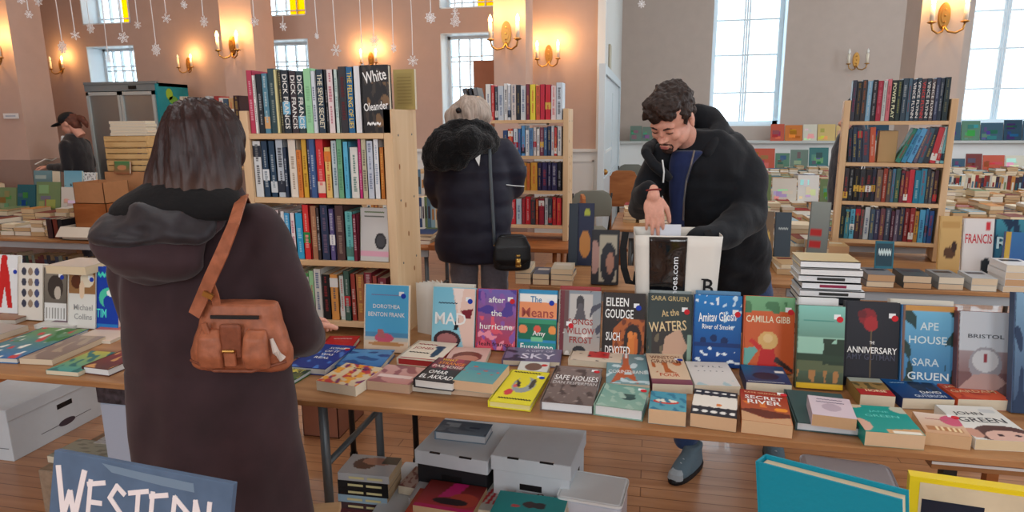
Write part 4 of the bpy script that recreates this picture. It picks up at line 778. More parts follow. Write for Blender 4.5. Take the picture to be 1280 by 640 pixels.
it = rnd_items(15, [(44, 70, 120), (200, 60, 60), (206, 214, 222), (60, 110, 170), (90, 150, 200), (220, 226, 230), (90, 130, 170), (210, 200, 196), (226, 220, 216), (120, 60, 80), (60, 90, 130), (40, 54, 90), (200, 206, 212), (190, 60, 60), (222, 222, 220)], .42, 23, (.175, .21)); shelf_row(MM, it, rm[1], gM, Mz[2], MW-.43, .02, sd=23)
book('white book lying across the tops middle bookcase second shelf', .12, .2, .018, [('r', 0, 0, 1, 1, (226, 220, 210))], [], (MX+MW-.12, MY+.03, Mz[2]+.212), (0, 0, R(90)), 'p', group=gM, res=(4, 4))
it = rnd_items(9, [(206, 150, 60), (210, 160, 70), (190, 110, 50), (206, 150, 60), (50, 44, 80), (56, 50, 90), (46, 42, 78), (50, 46, 84), (30, 30, 40)], .34, 24, (.19, .2)); shelf_row(MM, it, rm[2], gM, Mz[1], MW-.35, .02, sd=24)
it = rnd_items(12, [(160, 40, 50), (196, 50, 60), (180, 200, 210), (150, 50, 60), (190, 40, 50), (60, 60, 66), (170, 70, 60), (140, 40, 60), (200, 206, 210), (60, 66, 76), (176, 40, 50), (206, 50, 60)], .4, 25, (.175, .205)); shelf_row(MM, it, rm[3], gM, Mz[0], MW-.41, .02, sd=25)
# right case ---------------------------------------------------------------
RW = .70; pl = D(1040, 300, 4.12); pr = D(1176, 303, 3.88); ra = math.atan2(pr.y-pl.y, pr.x-pl.x)
Rz = [.845, 1.085, 1.325, 1.575]; RW = (Vector((pr.x, pr.y))-Vector((pl.x, pl.y))).length-.07
bookcase('pine bookcase of thrillers on the right, in front of the tall windows', (pl.x+.036*math.cos(ra), pl.y+.036*math.sin(ra), 0), ra, RW, .24, Rz, 1.70, .735)
MR = Matrix.Translation((pl.x+.036*math.cos(ra), pl.y+.036*math.sin(ra), 0)) @ Matrix.Rotation(ra, 4, 'Z')
gR = 'books in the right pine bookcase'; rr = ['right bookcase top shelf', 'right bookcase second shelf', 'right bookcase third shelf', 'right bookcase bottom shelf']
ct = [((56, 60, 76), (170, 50, 90), None), ((30, 34, 40), (200, 150, 60), None), ((60, 54, 56), (206, 110, 60), None), ((130, 176, 206), W_, None), ((36, 34, 44), W_, 'CUT AND KILL'), ((160, 36, 60), (220, 150, 160), None), ((190, 196, 194), (120, 130, 130), None), ((200, 110, 120), (130, 50, 60), None), ((34, 44, 40), (226, 230, 190), 'POWER PLAY'), ((30, 50, 50), (220, 210, 120), 'UNDER SURVEILLANCE'), ((50, 70, 86), W_, None),
      ((70, 100, 120), (170, 60, 60), None), ((44, 60, 80), W_, 'VINCE FLYNN'), ((50, 70, 84), W_, 'VINCE FLYNN'), ((70, 60, 70), (206, 60, 60), 'VINCE FLYNN'), ((44, 56, 70), W_, 'VINCE FLYNN'), ((90, 80, 84), W_, 'VINCE FLYNN'), ((50, 60, 90), (190, 200, 220), None), ((40, 56, 76), W_, None), ((30, 50, 56), (160, 150, 110), None)]
ct = [(c, m, t_ if t_ in ('POWER PLAY', 'VINCE FLYNN') else None) for c, m, t_ in ct]
rs = random.Random(5); tw = [rs.uniform(.8, 1.2) for _ in ct]; k = (RW-.01-.0013*20)/sum(tw)
shelf_row(MR, [(tw[i]*k, rs.uniform(.235, .247), c, m, t_, 0) for i, (c, m, t_) in enumerate(ct)], rr[0], gR, Rz[3], .002, .012, sd=31, dpt=.15)
x = shelf_row(MR, rnd_items(5, [(36, 50, 70), (40, 60, 84), (44, 60, 80), (60, 70, 90), (196, 90, 60)], .15, 32, (.2, .215), tilt=-3), rr[1], gR, Rz[2], .012, .012, sd=32, dpt=.15)
it = rnd_items(9, [(50, 130, 110), (60, 140, 180), (90, 160, 206), (100, 90, 110), (60, 90, 110), (50, 60, 70), (190, 60, 70), (196, 206, 206), (110, 180, 190)], .25, 33, (.2, .215), tilt=15)
it = [(t_[0], t_[1], t_[2], t_[3], t_[4], 22-i*2.2)+t_[6:] for i, t_ in enumerate(it)]
shelf_row(MR, it, 'right bookcase second shelf, slanting', gR, Rz[2], .27, .012, sd=33, dpt=.15)
mb = MB().bbox(0, .1, 0, .16, 0, .19, .004).build('paper_bag', mat('kraft_paper', (190, 160, 116), .8)); mb.matrix_world = MR @ Matrix.Translation((.175, .06, Rz[2]+.001)); tag(mb, 'folded kraft paper packet in the gap on the right bookcase second shelf', 'packet')
it = rnd_items(19, [(60, 56, 60), (30, 34, 40), (24, 26, 32), (56, 60, 66), (40, 36, 40), (44, 50, 70), (110, 90, 84), (150, 60, 44), (90, 80, 78), (70, 120, 150), (60, 100, 90), (120, 50, 66), (140, 40, 46), (206, 60, 76), (30, 120, 150), (50, 130, 160), (60, 66, 76), (90, 90, 96), (70, 40, 50)], RW-.012, 34, (.19, .21)); shelf_row(MR, it, rr[2], gR, Rz[1], .002, .012, sd=34, dpt=.15)
it = rnd_items(19, [(30, 50, 56), (60, 130, 150), (90, 170, 200), (70, 50, 60), (90, 84, 84), (196, 206, 210), (70, 90, 110), (60, 60, 90), (110, 70, 80), (60, 70, 90), (80, 40, 60), (100, 90, 110), (60, 60, 80), (130, 40, 46), (150, 50, 50), (190, 140, 70), (80, 160, 200), (50, 110, 160), (40, 80, 140)], RW-.012, 35, (.185, .212)); shelf_row(MR, it, rr[3], gR, Rz[0], .002, .012, sd=35, dpt=.15)
# ---------------------------------------------------------------- people helpers
def W3(*p): return [ (D(u, v, d), r) for u, v, d, r in p]
def fabric(name, c, rough=.85, sheen=.3, bump=.25, scale=60, var=.08): return mat(name, c, rough, bump=bump, scale=scale, var=var, sheen=sheen)
# hand: built pointing to +x (fingers), palm facing -z, thumb to +y
def hand_mb(curl=25, side=1, s=1., spread=4, curls=None, th=(50, 34, 20)):
    mb = MB(); 
    mb.ell((.045*s, 0, 0), (.05*s, .040*s, .014*s), 16, 10); mb.ell((.012*s, 0, 0), (.03*s, .028*s, .016*s))
    for k, (y, L, r) in enumerate(((.030, .075, .0088), (.011, .083, .0092), (-.009, .077, .0088), (-.028, .060, .0078))):
        p = Vector((.078*s-abs(y)*.25, y*s*side, 0)); a = 0; sp = R(spread*(1.5-k))*side; ch = [(Vector((.05*s, y*s*side*.8, 0)), r*s*1.1), (p.copy(), r*s*1.08)]
        cu = curls[k] if curls else curl
        for j, f in enumerate((.45, .30, .25)):
            a += R(cu*(.7 if j == 0 else 1.0)); d = Vector((math.cos(a)*math.cos(sp), math.sin(sp), -math.sin(a))); p = p+d*L*f*s; ch.append((p.copy(), r*s*(.95-.1*j)))
        mb.limb(ch, 10)
    q = Vector((.02*s, .03*s*side, -.004)); ch = [(q, .013*s)]
    for L, aa, dn in ((.036, th[0], 12), (.03, th[1], 24), (.024, th[2], 36)):
        q = q+Vector((math.cos(R(aa)), side*math.sin(R(aa)), -math.sin(R(dn))))*L*s; ch.append((q.copy(), (.0115 if L > .03 else .0098 if L > .025 else .0085)*s))
    mb.limb(ch, 10)
    return mb
def leg_shoe(t, hip, knee, ankle, toe, r, m, shoem, sole, keep=True, nm='trouser_leg', laces=None):
    mb = MB().limb([(hip, r[0]), (knee, r[1]), (ankle, r[2])]); 
    organic(mb, nm, m, t, .014, 5, .006, (8, 8, 16), keep, 3)
# ------------------------------------------------ woman in the long coat
P = D(252, 160, 1.72); wx, wy = P.x+.005, 1.47
t = thing('person', 'person in a long dark plum hooded coat, seen from behind with brown shoulder bag', 'person', (wx, wy, 0), R(6))
COAT = fabric('plum_coat', (54, 36, 40), .85, .12, .25, 7, .3)
HOODL = fabric('hood_lining', (34, 29, 34), .5, .15, .1, 30, .3); COLR = fabric('coat_collar', (9, 7, 9), .9, .05, .2, 80, .1)
HAIR = mat('brown_hair', (46, 29, 28), .36, bump=.25, scale=26, var=.4, stretch=(4, 4, .35))
_h = HAIR.node_tree; _b = _h.nodes['Principled BSDF']; _b.inputs['Anisotropic'].default_value = .5
_src = _b.inputs['Base Color'].links[0].from_socket; _tc = _h.nodes.new('ShaderNodeTexCoord'); _sx = _h.nodes.new('ShaderNodeSeparateXYZ'); _mr = _h.nodes.new('ShaderNodeMapRange'); _mr.inputs[1].default_value = 1.50; _mr.inputs[2].default_value = 1.39
_mx = _h.nodes.new('ShaderNodeMix'); _mx.data_type = 'RGBA'; _mx.inputs[7].default_value = (.11, .06, .042, 1); _h.links.new(_tc.outputs['Object'], _sx.inputs[0]); _h.links.new(_sx.outputs[2], _mr.inputs[0]); _h.links.new(_mr.outputs[0], _mx.inputs[0]); _h.links.new(_src, _mx.inputs[6]); _h.links.new(_mx.outputs[2], _b.inputs['Base Color'])
mb = MB().loft([(-.01, -.0, .16, .235, .2), (-.01, 0, .35, .228, .19), (-.012, 0, .6, .218, .175), (-.014, 0, .85, .212, .165), (-.016, .0, 1.02, .208, .155), (-.012, 0, 1.15, .205, .145), (-.005, 0, 1.27, .195, .125), (-.0, .0, 1.345, .165, .105), (0, .01, 1.39, .125, .09), (0, .01, 1.44, .10, .08), (0, .015, 1.48, .06, .06)], 36)
mb.limb([((.148, .0, 1.335), .07), ((.20, -.01, 1.2), .072), ((.225, .02, 1.06), .07), ((.18, .17, .98), .058), ((.12, .24, .99), .05)])
mb.limb([((-.15, .0, 1.335), .07), ((-.205, .01, 1.2), .07), ((-.215, .04, 1.07), .066), ((-.14, .2, 1.02), .055), ((-.08, .26, 1.05), .048)])
def coatf(p):
    a = math.atan2(p.y, p.x); lo = max(0, 1.15-p.z)
    return .012*lo*math.sin(a*7+p.z*1.3)+.010*mnoise.noise(Vector((p.x*5, p.y*5, p.z*3)))+.006*mnoise.noise(Vector((p.x*14, p.y*14, p.z*9)))-.004*math.exp(-((p.z-.98)/.006)**2)*(p.y < 0)-(.004*math.exp(-(p.x/.006)**2) if p.y < 0 and p.z < 1.25 else 0)
coat = organic(mb, 'coat', COAT, t, .012, 5, fn=coatf, keep=False)
# hood hanging on the back
mb = MB().loft([(-.04, -.125, 1.205, .035, .03), (-.05, -.14, 1.235, .09, .045), (-.045, -.15, 1.28, .125, .055), (-.04, -.145, 1.325, .15, .06), (-.025, -.12, 1.365, .15, .062), (-.01, -.085, 1.405, .14, .065), (.0, -.05, 1.44, .11, .055)], 32, 2.1)
organic(mb, 'hood', COAT, t, .01, 6, keep=False, fn=lambda p: .010*math.sin((p.z-1.1)*46+p.x*14)+.008*mnoise.noise(p*9)+.006*mnoise.noise(Vector((p.x*18, p.y*10, p.z*40))))
mb = MB().loft([(-.04, -.155, 1.31, .11, .03, 0), (-.035, -.16, 1.335, .148, .055), (-.02, -.135, 1.375, .152, .065), (0, -.095, 1.415, .145, .068)], 32, 2.1)
organic(mb, 'hood_lining', HOODL, t, .01, 4, keep=False, fn=lambda p: .007*math.sin(p.x*30+p.z*60)+.009*mnoise.noise(Vector((p.x*12, p.y*10, p.z*34)))+.005*mnoise.noise(p*30))
mb = MB().loft([(.0, -.115, 1.375, .165, .055), (0, -.10, 1.405, .165, .068), (.005, -.07, 1.435, .14, .07), (.01, -.03, 1.465, .10, .07)], 32, 2.2)
organic(mb, 'collar', COLR, t, .01, 4, keep=False, fn=lambda p: .004*mnoise.noise(p*20))
mb = MB().ell((.012, .02, 1.545), (.076, .09, .105)).ell((0, .085, 1.525), (.05, .03, .07)).tube([(0, .01, 1.40), (0, .015, 1.5)], [.055, .05], 16); mb.ell((0, .118, 1.54), (.012, .016, .018))
organic(mb, 'head', SKIN, t, .008, 4, keep=False)
def hairf(p):
    a = math.atan2(p.y-.0, p.x); return .0035*math.sin(a*15+mnoise.noise(p*8)*4+p.z*8)+.0022*math.sin(a*33+p.z*16)+.006*mnoise.noise(Vector((p.x*18, p.y*18, p.z*5)))
mb = MB().loft([(0.022, -.075, 1.392, .085, .03), (0.022, -.075, 1.410, .112, .045), (0.022, -.06, 1.440, .118, .06), (0.024, -.04, 1.480, .114, .078), (0.027, -.02, 1.518, .106, .095), (0.028, -.003, 1.568, .096, .102), (0.030, .0, 1.608, .082, .095), (0.030, .0, 1.640, .058, .07), (0.030, 0, 1.656, .03, .035)], 40, 2.0)
hair = organic(mb, 'hair', HAIR, t, .0065, 3, keep=False, fn=hairf)
skl = mat('boot_leather', (30, 24, 24), .4)
for s_ in (-1, 1):
    mb = MB().limb([((s_*.09, 0, .42), .06), ((s_*.09, -.01, .1), .045)]).loft([(s_*.09, .05, .0, .045, .13), (s_*.09, .05, .03, .045, .13), (s_*.09, .03, .08, .04, .09)], 20)
    organic(mb, 'boot', skl, t, .012, 3, keep=False)
    h = hand_mb(30, -s_).xf(Matrix.Translation((s_*.10, .27, .985)) @ Matrix.Rotation(R(75 if s_ > 0 else 80), 4, 'Z') @ Matrix.Rotation(R(s_*-10), 4, 'X')); organic(h, 'hand', SKIN, t, .004, 2, keep=False)
# shoulder bag ------------------------------------------------------------
LEA = mat('tan_leather', (156, 92, 64), .42, bump=.15, scale=50, var=.2); LED = mat('tan_leather_dark', (126, 70, 48), .5, bump=.15, scale=60, var=.15)
q = D(298, 420, 1.50)
g = thing('shoulder_bag', 'tan leather shoulder bag with front pockets hanging behind the long dark coat', 'bag', (q.x, q.y, q.z-.085), R(8))
mb = MB().loft([(0, .01, 0, .108, .03), (0, .01, .012, .122, .04), (0, .01, .05, .122, .046), (.005, .01, .10, .105, .042), (.008, .01, .15, .092, .032), (.008, .01, .168, .088, .026)], 36, 3.2)
organic(mb, 'bag_body', LEA, g, .005, 3, keep=False, fn=lambda p: .002*mnoise.noise(p*30))
for px_, wd in ((-.048, .030), (.06, .030)):
    mb = MB().loft([(px_, -.038, .02, wd, .014), (px_, -.042, .05, wd+.002, .02), (px_, -.038, .095, wd-.002, .016), (px_, -.03, .112, wd-.006, .008)], 24, 3)
    p_ = organic(mb, 'front_pocket', LEA, g, .004, 3, keep=False)
mb = MB().bbox(-.022, .03, -.048, -.036, .045, .128, .006); fl_ = organic(mb, 'front_flap', LED, g, .004, 2, keep=False)
MB().bbox(-.012, .016, -.056, -.046, .028, .062, .004).build('flap_strap', LEA, fl_)
MB().tube([(-.012, -.055, .066), (.016, -.055, .066)], .004, 8).build('buckle', BRASS, fl_)
MB().box(-.045, .07, -.036, -.030, .138, .146).build('zip', BLACKM, g)
MB().bbox(-.032, -.018, -.046, -.037, .098, .14, .003, M=Matrix.Rotation(R(-14), 4, 'Y')).build('zip_pull', LEA, g)
MB().tube([(.095, -.03, .09), (.105, -.035, .06), (.118, -.03, .04)], [.004, .008, .009], 8).build('tassel', mat('pale_tassel', (190, 176, 166), .5), g)
MB().tube([(-.115, -.015, .028), (-.04, -.05, .016), (.05, -.05, .016), (.12, -.015, .028)], .004, 8).build('piping', LED, g)
def ribbon(pts, wd, th, side=(1, 0, 0)):
    mb = MB(); pts = [Vector(p) for p in pts]; rs = []
    for i, p in enumerate(pts):
        tt = (pts[min(i+1, len(pts)-1)]-pts[max(i-1, 0)]).normalized(); s_ = Vector(side); s_ = (s_-tt*s_.dot(tt)).normalized(); n_ = tt.cross(s_)
        rs.append([p+s_*wd/2+n_*th/2, p-s_*wd/2+n_*th/2, p-s_*wd/2-n_*th/2, p+s_*wd/2-n_*th/2])
    return mb.rings(rs)
gi = Matrix.Rotation(-R(8), 4, 'Z') @ Matrix.Translation(-Vector((q.x, q.y, q.z-.085)))
def gl(u, v, d): return gi @ D(u, v, d)
ribbon([gl(303, 246, 1.60), gl(300, 254, 1.53), gl(292, 280, 1.47), gl(278, 315, 1.47), gl(262, 350, 1.475), gl(250, 378, 1.48), gl(243, 394, 1.48)], .031, .004, (1, -.1, .3)).build('strap', LEA, g)
ribbon([gl(303, 246, 1.60), gl(308, 256, 1.70), gl(312, 290, 1.78)], .026, .004).build('strap_back', LED, g)
ribbon([gl(254, 366, 1.468), gl(266, 372, 1.468)], .012, .008, (.2, 0, 1)).build('strap_buckle', BRASS, g)
ribbon([gl(262, 352, 1.482), gl(268, 368, 1.488), gl(272, 384, 1.49)], .02, .004).build('strap_tab', LEA, g)
# ------------------------------------------------ woman in the puffer coat
P = D(600, 360, 3.65)
t = thing('person', 'person with grey-blonde hair in a dark navy puffer coat, facing the middle bookcase', 'person', (P.x, P.y, 0), 0)
o0 = Vector((P.x, P.y, 0)); dP = 3.65
def wp(*ps): return [(D(u, v, d)-o0, r) for u, v, d, r in ps]
PUF = fabric('navy_puffer', (30, 30, 46), .6, .05, .15, 20, .12); FUR = fabric('black_fur', (8, 8, 12), .95, .2, .8, 90, .3)
TRO = fabric('grey_trousers', (100, 98, 108), .85, .2, .2, 60, .1)
def lc(u0, u1, v, d=dP, ry=.14, dy=0): a = D(u0, v, d)-o0; b = D(u1, v, d)-o0; return ((a.x+b.x)/2, (a.y+b.y)/2+dy, (a.z+b.z)/2, (b.x-a.x)/2, ry, R(12))
mb = MB().loft([lc(548, 640, 325, ry=.15), lc(543, 641, 312, ry=.165), lc(545, 640, 290, ry=.165), lc(546, 642, 260, ry=.16), lc(545, 640, 230, ry=.155), lc(544, 640, 205, ry=.145), lc(550, 634, 185, ry=.12), lc(563, 620, 170, ry=.09), lc(575, 608, 160, ry=.06)], 36)
mb.limb(wp((630, 188, dP, .075), (643, 215, dP+.03, .075), (640, 236, dP+.1, .066), (628, 240, dP+.3, .055)))
mb.limb(wp((550, 192, dP, .07), (543, 225, dP+.03, .066), (548, 248, dP+.12, .06), (575, 250, dP+.3, .05)))
organic(mb, 'coat', PUF, t, .016, 5, keep=False, fn=lambda p: .009*abs(math.sin(p.z*22+.5*p.x))*(p.z < 1.35)-.004+.007*mnoise.noise(Vector((p.x*12, p.y*12, p.z*20))))
mb = MB(); 
for a_, b_ in zip([(538, 205, 3.52), (536, 190, 3.5), (548, 170, 3.5), (568, 158, 3.52), (590, 156, 3.54), (608, 162, 3.56), (616, 176, 3.58)], [(536, 190, 3.5), (548, 170, 3.5), (568, 158, 3.52), (590, 156, 3.54), (608, 162, 3.56), (616, 176, 3.58), (612, 188, 3.56)]):
    mb.limb([(D(*a_)-o0, .042), (D(*b_)-o0, .04)])
for uvr in ((560, 182, 3.5, .085), (585, 178, 3.5, .09), (552, 198, 3.5, .07), (604, 178, 3.53, .06), (572, 200, 3.5, .06)): mb.ell(D(*uvr[:3])-o0, uvr[3])
organic(mb, 'fur_hood', FUR, t, .012, 4, keep=False, fn=lambda p: .006*mnoise.noise(p*16)+.007*mnoise.noise(p*60))
hd = D(590, 146, 3.62)-o0
organic(MB().ell(hd, (.078, .095, .105)).ell(hd+Vector((.045, .06, -.03)), (.045, .045, .06)).tube([hd-Vector((0, 0, .2)), hd], .055, 14).ell(hd+Vector((.08, .1, -.01)), (.014, .016, .02)), 'head', SKIN, t, .009, 4, keep=False)
GH = mat('grey_blonde_hair', (172, 156, 144), .45, bump=.6, scale=30, var=.3, stretch=(3, 3, .5))
mb = MB().ell(hd+Vector((-.01, -.025, .012)), (.092, .098, .108)).ell(hd+Vector((-.085, -.05, -.01)), (.05, .05, .075)).ell(hd+Vector((-.10, -.05, -.07)), (.045, .045, .06)).ell(hd+Vector((.02, .03, .02)), (.085, .08, .09))
organic(mb, 'hair', GH, t, .008, 3, keep=False, fn=lambda p: .004*math.sin(p.x*90+p.z*40)+.006*mnoise.noise(Vector((p.x*10, p.y*10, p.z*24))))
MB().tube([hd+Vector((-.045, -.125, .03)), hd+Vector((-.03, -.13, .035))], .014, 10).build('hair_band', BLK, t, True)
for s_, u in ((-1, 580), (1, 618)):
    a = D(u, 325, dP)-o0; k_ = Vector((a.x, a.y, .48)); f_ = Vector((a.x-.01*s_, a.y, .09))
    organic(MB().limb([(a+Vector((0, 0, .06)), .088), (k_, .07), (f_, .055)]), 'trouser_leg', TRO, t, .014, 5, .006, (8, 8, 14), False, 5)
    organic(MB().loft([(f_.x, f_.y+.05, .0, .045, .13), (f_.x, f_.y+.05, .03, .045, .13), (f_.x, f_.y+.03, .08, .042, .1)], 20), 'shoe', skl, t, .01, 3, keep=False)
    hp = D(628 if s_ > 0 else 578, 243, dP+.34)-o0
    organic(hand_mb(30, s_).xf(Matrix.Translation(hp) @ Matrix.Rotation(R(100), 4, 'Z')), 'hand', SKIN, t, .005, 2, keep=False)
a = D(633, 231, dP-.09)-o0; b = D(655, 233, dP-.02)-o0
m = MB().tube([a, a.lerp(b, .5)+Vector((0, -.012, 0)), b], [.006, .007, .006], 8, flat=.4); m.build('reflective_piping', WHITE, t)
m = MB().prism([(0, 0), (.028, .02), (.02, -.04)], 0, .004, M=frame(D(594, 198, 3.43)-o0, (1, .2, 0), (0, 0, 1))); m.build('reflective_tab', WHITE, t)
# crossbody bag
q = D(640, 316, 3.45); g = thing('crossbody_bag', 'small black crossbody bag with a gold clasp on the navy puffer coat', 'bag', q, R(14))
BL = mat('black_leather', (26, 26, 28), .35, bump=.1, scale=60); GOLD = mat('gold_metal', (206, 166, 90), .3, .9)
organic(MB().loft([(0, 0, -.095, .07, .03), (0, 0, -.085, .095, .04), (0, 0, -.03, .105, .045), (0, 0, .03, .098, .038), (0, 0, .085, .075, .025), (0, 0, .1, .06, .015)], 28, 2.6), 'bag_body', BL, g, .006, 3, keep=False)
organic(MB().loft([(0, -.036, -.06, .06, .01), (0, -.042, -.03, .10, .014), (0, -.036, .04, .10, .014), (0, -.02, .09, .075, .014)], 28, 2.4), 'flap', BL, g, .005, 2, keep=False)
MB().tube([(.03, -.058, -.055), (.03, -.058, -.02)], [.014, .014], 12).tube([(.016, -.06, -.06), (.044, -.06, -.06)], .008, 8).tube([(.03, -.06, -.01), (.03, -.06, .0)], .012, 10).build('clasp', GOLD, g, True)
gi2 = (Matrix.Translation(q) @ Matrix.Rotation(R(14), 4, 'Z')).inverted()
MB().tube([gi2 @ D(612, 186, 3.50), gi2 @ D(613, 215, 3.46), gi2 @ D(615, 250, 3.45), gi2 @ D(617, 285, 3.44), gi2 @ D(618, 306, 3.44)], .0085, 8, flat=.5).build('strap', mat('strap_grey', (84, 92, 98), .5), g, True)
MB().tube([gi2 @ D(618, 306, 3.44), gi2 @ D(622, 312, 3.44), gi2 @ D(626, 310, 3.45)], .008, 8).build('ring', GOLD, g, True)
# ------------------------------------------------ man looking into his bag
P = D(900, 560, 2.95); o0 = Vector((P.x, P.y, 0))
t = thing('person', 'bearded young person in a black hooded jacket reaching into a tote bag', 'person', o0, 0)
JK = fabric('black_jacket', (13, 17, 24), .8, .08, .25, 30, .12); JN = fabric('blue_jeans', (44, 66, 106), .8, .2, .3, 80, .15); TS = fabric('navy_tshirt', (30, 42, 82), .9, .1, .1, 60, .06)
def rg(u0, u1, v, d, ry, rot=12): a = D(u0, v, d)-o0; b = D(u1, v, d)-o0; return ((a.x+b.x)/2, (a.y+b.y)/2, (a.z+b.z)/2, (b.x-a.x)/2, ry, R(rot))
mb = MB().loft([rg(868, 957, 362, 2.98, .13), rg(855, 962, 345, 2.97, .15), rg(848, 962, 315, 2.92, .155), rg(838, 956, 280, 2.86, .15), rg(828, 948, 245, 2.80, .14), rg(820, 940, 215, 2.76, .135), rg(824, 936, 192, 2.74, .12), rg(842, 920, 174, 2.73, .09), rg(858, 900, 162, 2.71, .06)], 36)
mb.limb(wp((914, 186, 2.76, .078), (934, 225, 2.72, .085), (936, 268, 2.66, .076), (905, 292, 2.52, .062), (872, 300, 2.44, .05)))
mb.limb(wp((828, 200, 2.72, .07), (812, 228, 2.75, .068), (803, 258, 2.70, .062), (804, 250, 2.56, .052), (811, 240, 2.485, .043)))
def jf(p): return -.007*abs(mnoise.noise(Vector((p.x*9+p.z*6, p.y*9, p.z*13-p.x*8))))*1.6+.003+.011*mnoise.noise(Vector((p.x*6, p.y*6, p.z*7)))+.007*mnoise.noise(Vector((p.x*15, p.y*15, p.z*14)))+.003*math.sin(p.z*60+p.x*30)*(p.z < 1.0)
organic(mb, 'jacket', JK, t, .012, 4, keep=False, fn=jf)
# hood bunched behind the neck
mb = MB()
hp_ = [(836, 222, 2.60), (816, 205, 2.60), (806, 190, 2.64), (816, 180, 2.74), (862, 150, 2.80), (872, 138, 2.80), (890, 142, 2.80), (900, 160, 2.74), (892, 180, 2.66), (884, 192, 2.63)]
for a_, b_ in zip(hp_, hp_[1:]): mb.limb([(D(*a_)-o0, .022 if a_[0] < 838 or a_[1] > 183 else .036), (D(*b_)-o0, .022 if b_[0] < 838 or b_[1] > 183 else .036)])
for e_ in ((888, 156, 2.80, .062), (898, 168, 2.78, .055), (880, 146, 2.80, .05), (908, 176, 2.76, .05)): mb.ell(D(*e_[:3])-o0, e_[3])
organic(mb, 'hood', JK, t, .011, 6, keep=False, fn=lambda p: .008*mnoise.noise(p*10))
# t-shirt in the open front
mb = MB().loft([rg(838, 856, 290, 2.71, .025), rg(836, 856, 240, 2.665, .03), rg(836, 866, 205, 2.63, .045), rg(840, 882, 188, 2.64, .05)], 20)
organic(mb, 'shirt', TS, t, .01, 4, keep=False)
z1 = [D(*p)-o0 for p in ((868, 188, 2.545), (864, 205, 2.56), (858, 225, 2.595), (855, 250, 2.62), (854, 275, 2.65))]
MB().tube(z1, .004, 6).build('zip', mat('zip_metal', (170, 176, 180), .3, .9), t)
MB().tube([D(828, 200, 2.54)-o0, D(830, 215, 2.55)-o0, D(829, 228, 2.57)-o0], .003, 6).build('drawstring', WHITE, t)
# head in its own frame, facing -y, chin down
def head_frame(c, yaw, pitch, roll): return Matrix.Translation(c) @ Matrix.Rotation(R(yaw), 4, 'Z') @ Matrix.Rotation(R(pitch), 4, 'X') @ Matrix.Rotation(R(roll), 4, 'Y')
HC = D(838, 149, 2.585)-o0; HM = head_frame(HC, -30, 40, 4)
mb = MB()
mb.ell((0, .018, .028), (.074, .094, .088), 24, 18); mb.ell((0, -.028, -.035), (.058, .058, .07), 24, 16); mb.ell((0, -.052, -.088), (.034, .030, .026)); mb.ell((0, -.03, -.075), (.05, .05, .035))
mb.ell((0, -.067, .022), (.052, .018, .02))                       # brow
for s_ in (-1, 1):
    mb.ell((s_*.034, -.058, -.026), (.024, .02, .022)); mb.ell((s_*.047, -.01, -.06), (.018, .045, .032)); mb.ell((s_*.013, -.089, -.030), (.009, .011, .008)); mb.ell((s_*.031, -.074, .005), (.017, .008, .0075))
mb.tube([(0, -.076, .018), (0, -.088, -.006), (0, -.103, -.026), (0, -.094, -.036)], [.008, .0095, .0115, .009], 14)
mb.ell((0, -.086, -.0565), (.024, .010, .006)); mb.ell((0, -.084, -.067), (.021, .010, .0075))
mb.tube([(0, .03, -.03), (0, .045, -.10), (0, .06, -.16)], [.055, .053, .058], 20)
mb.xf(HM); organic(mb, 'head', SKIN, t, .0042, 3, keep=False)
for s_ in (-1, 1):
    e = MB().ell((s_*.078, .018, -.008), (.009, .019, .031), M=None).ell((s_*.083, .010, .010), (.007, .010, .013)).ell((s_*.081, .012, -.032), (.006, .009, .010)); e.xf(HM); organic(e, 'ear', SKIN, t, .0035, 2, keep=False)
DH = mat('dark_brown_hair', (46, 34, 30), .5, bump=.8, scale=60, var=.4); 
mb = MB(); mb.ell((0, .036, .052), (.082, .092, .082), 24, 18); mb.ell((0, -.03, .09), (.072, .058, .045)); mb.ell((0, .07, .0), (.07, .055, .075)); mb.ell((-.02, -.068, .075), (.048, .026, .028)); mb.ell((.03, -.06, .075), (.04, .026, .026))
for s_ in (-1, 1): mb.ell((s_*.066, .02, .035), (.017, .05, .04)); mb.ell((s_*.07, -.012, .012), (.007, .012, .03))
mb.xf(HM); HMi = HM.inverted()
organic(mb, 'hair', DH, t, .005, 1, keep=False, fn=lambda p: .009*mnoise.noise(p*38)+.006*mnoise.noise(p*80))
BRD = mat('beard_hair', (62, 44, 38), .7, bump=.6, scale=150, var=.3)
mb = MB(); mb.tube([(-.026, -.080, -.058), (-.012, -.089, -.050), (0, -.092, -.0485), (.012, -.089, -.050), (.026, -.080, -.058)], [.003, .0042, .004, .0042, .003], 8)
mb.ell((0, -.078, -.090), (.023, .012, .016)); mb.ell((0, -.088, -.0765), (.006, .004, .004))
for s_ in (-1, 1): mb.tube([(s_*.026, -.079, -.058), (s_*.027, -.076, -.074), (s_*.020, -.075, -.088)], [.003, .0034, .004], 8)
mb.xf(HM); organic(mb, 'beard', BRD, t, .0028, 1, keep=False, fn=lambda p: .0015*mnoise.noise(p*150))
for s_ in (-1, 1):
    m = MB().tube([(s_*.013, -.084, .019), (s_*.03, -.0825, .0245), (s_*.047, -.070, .019)], [.0035, .0045, .0025], 8, flat=.7).xf(HM); m.build('eyebrow', DH, t, True)
    m = MB().tube([(s_*.018, -.0805, .0), (s_*.031, -.0825, -.0015), (s_*.044, -.0745, .0)], [.0013, .002, .0013], 8).xf(HM); m.build('eyelash', DH, t, True)
m = MB().ell((0, -.0935, -.0665), (.017, .003, .004)).ell((0, -.095, -.058), (.018, .003, .0028)).xf(HM); m.build('lips', mat('lip', (186, 110, 104), .4), t, True)
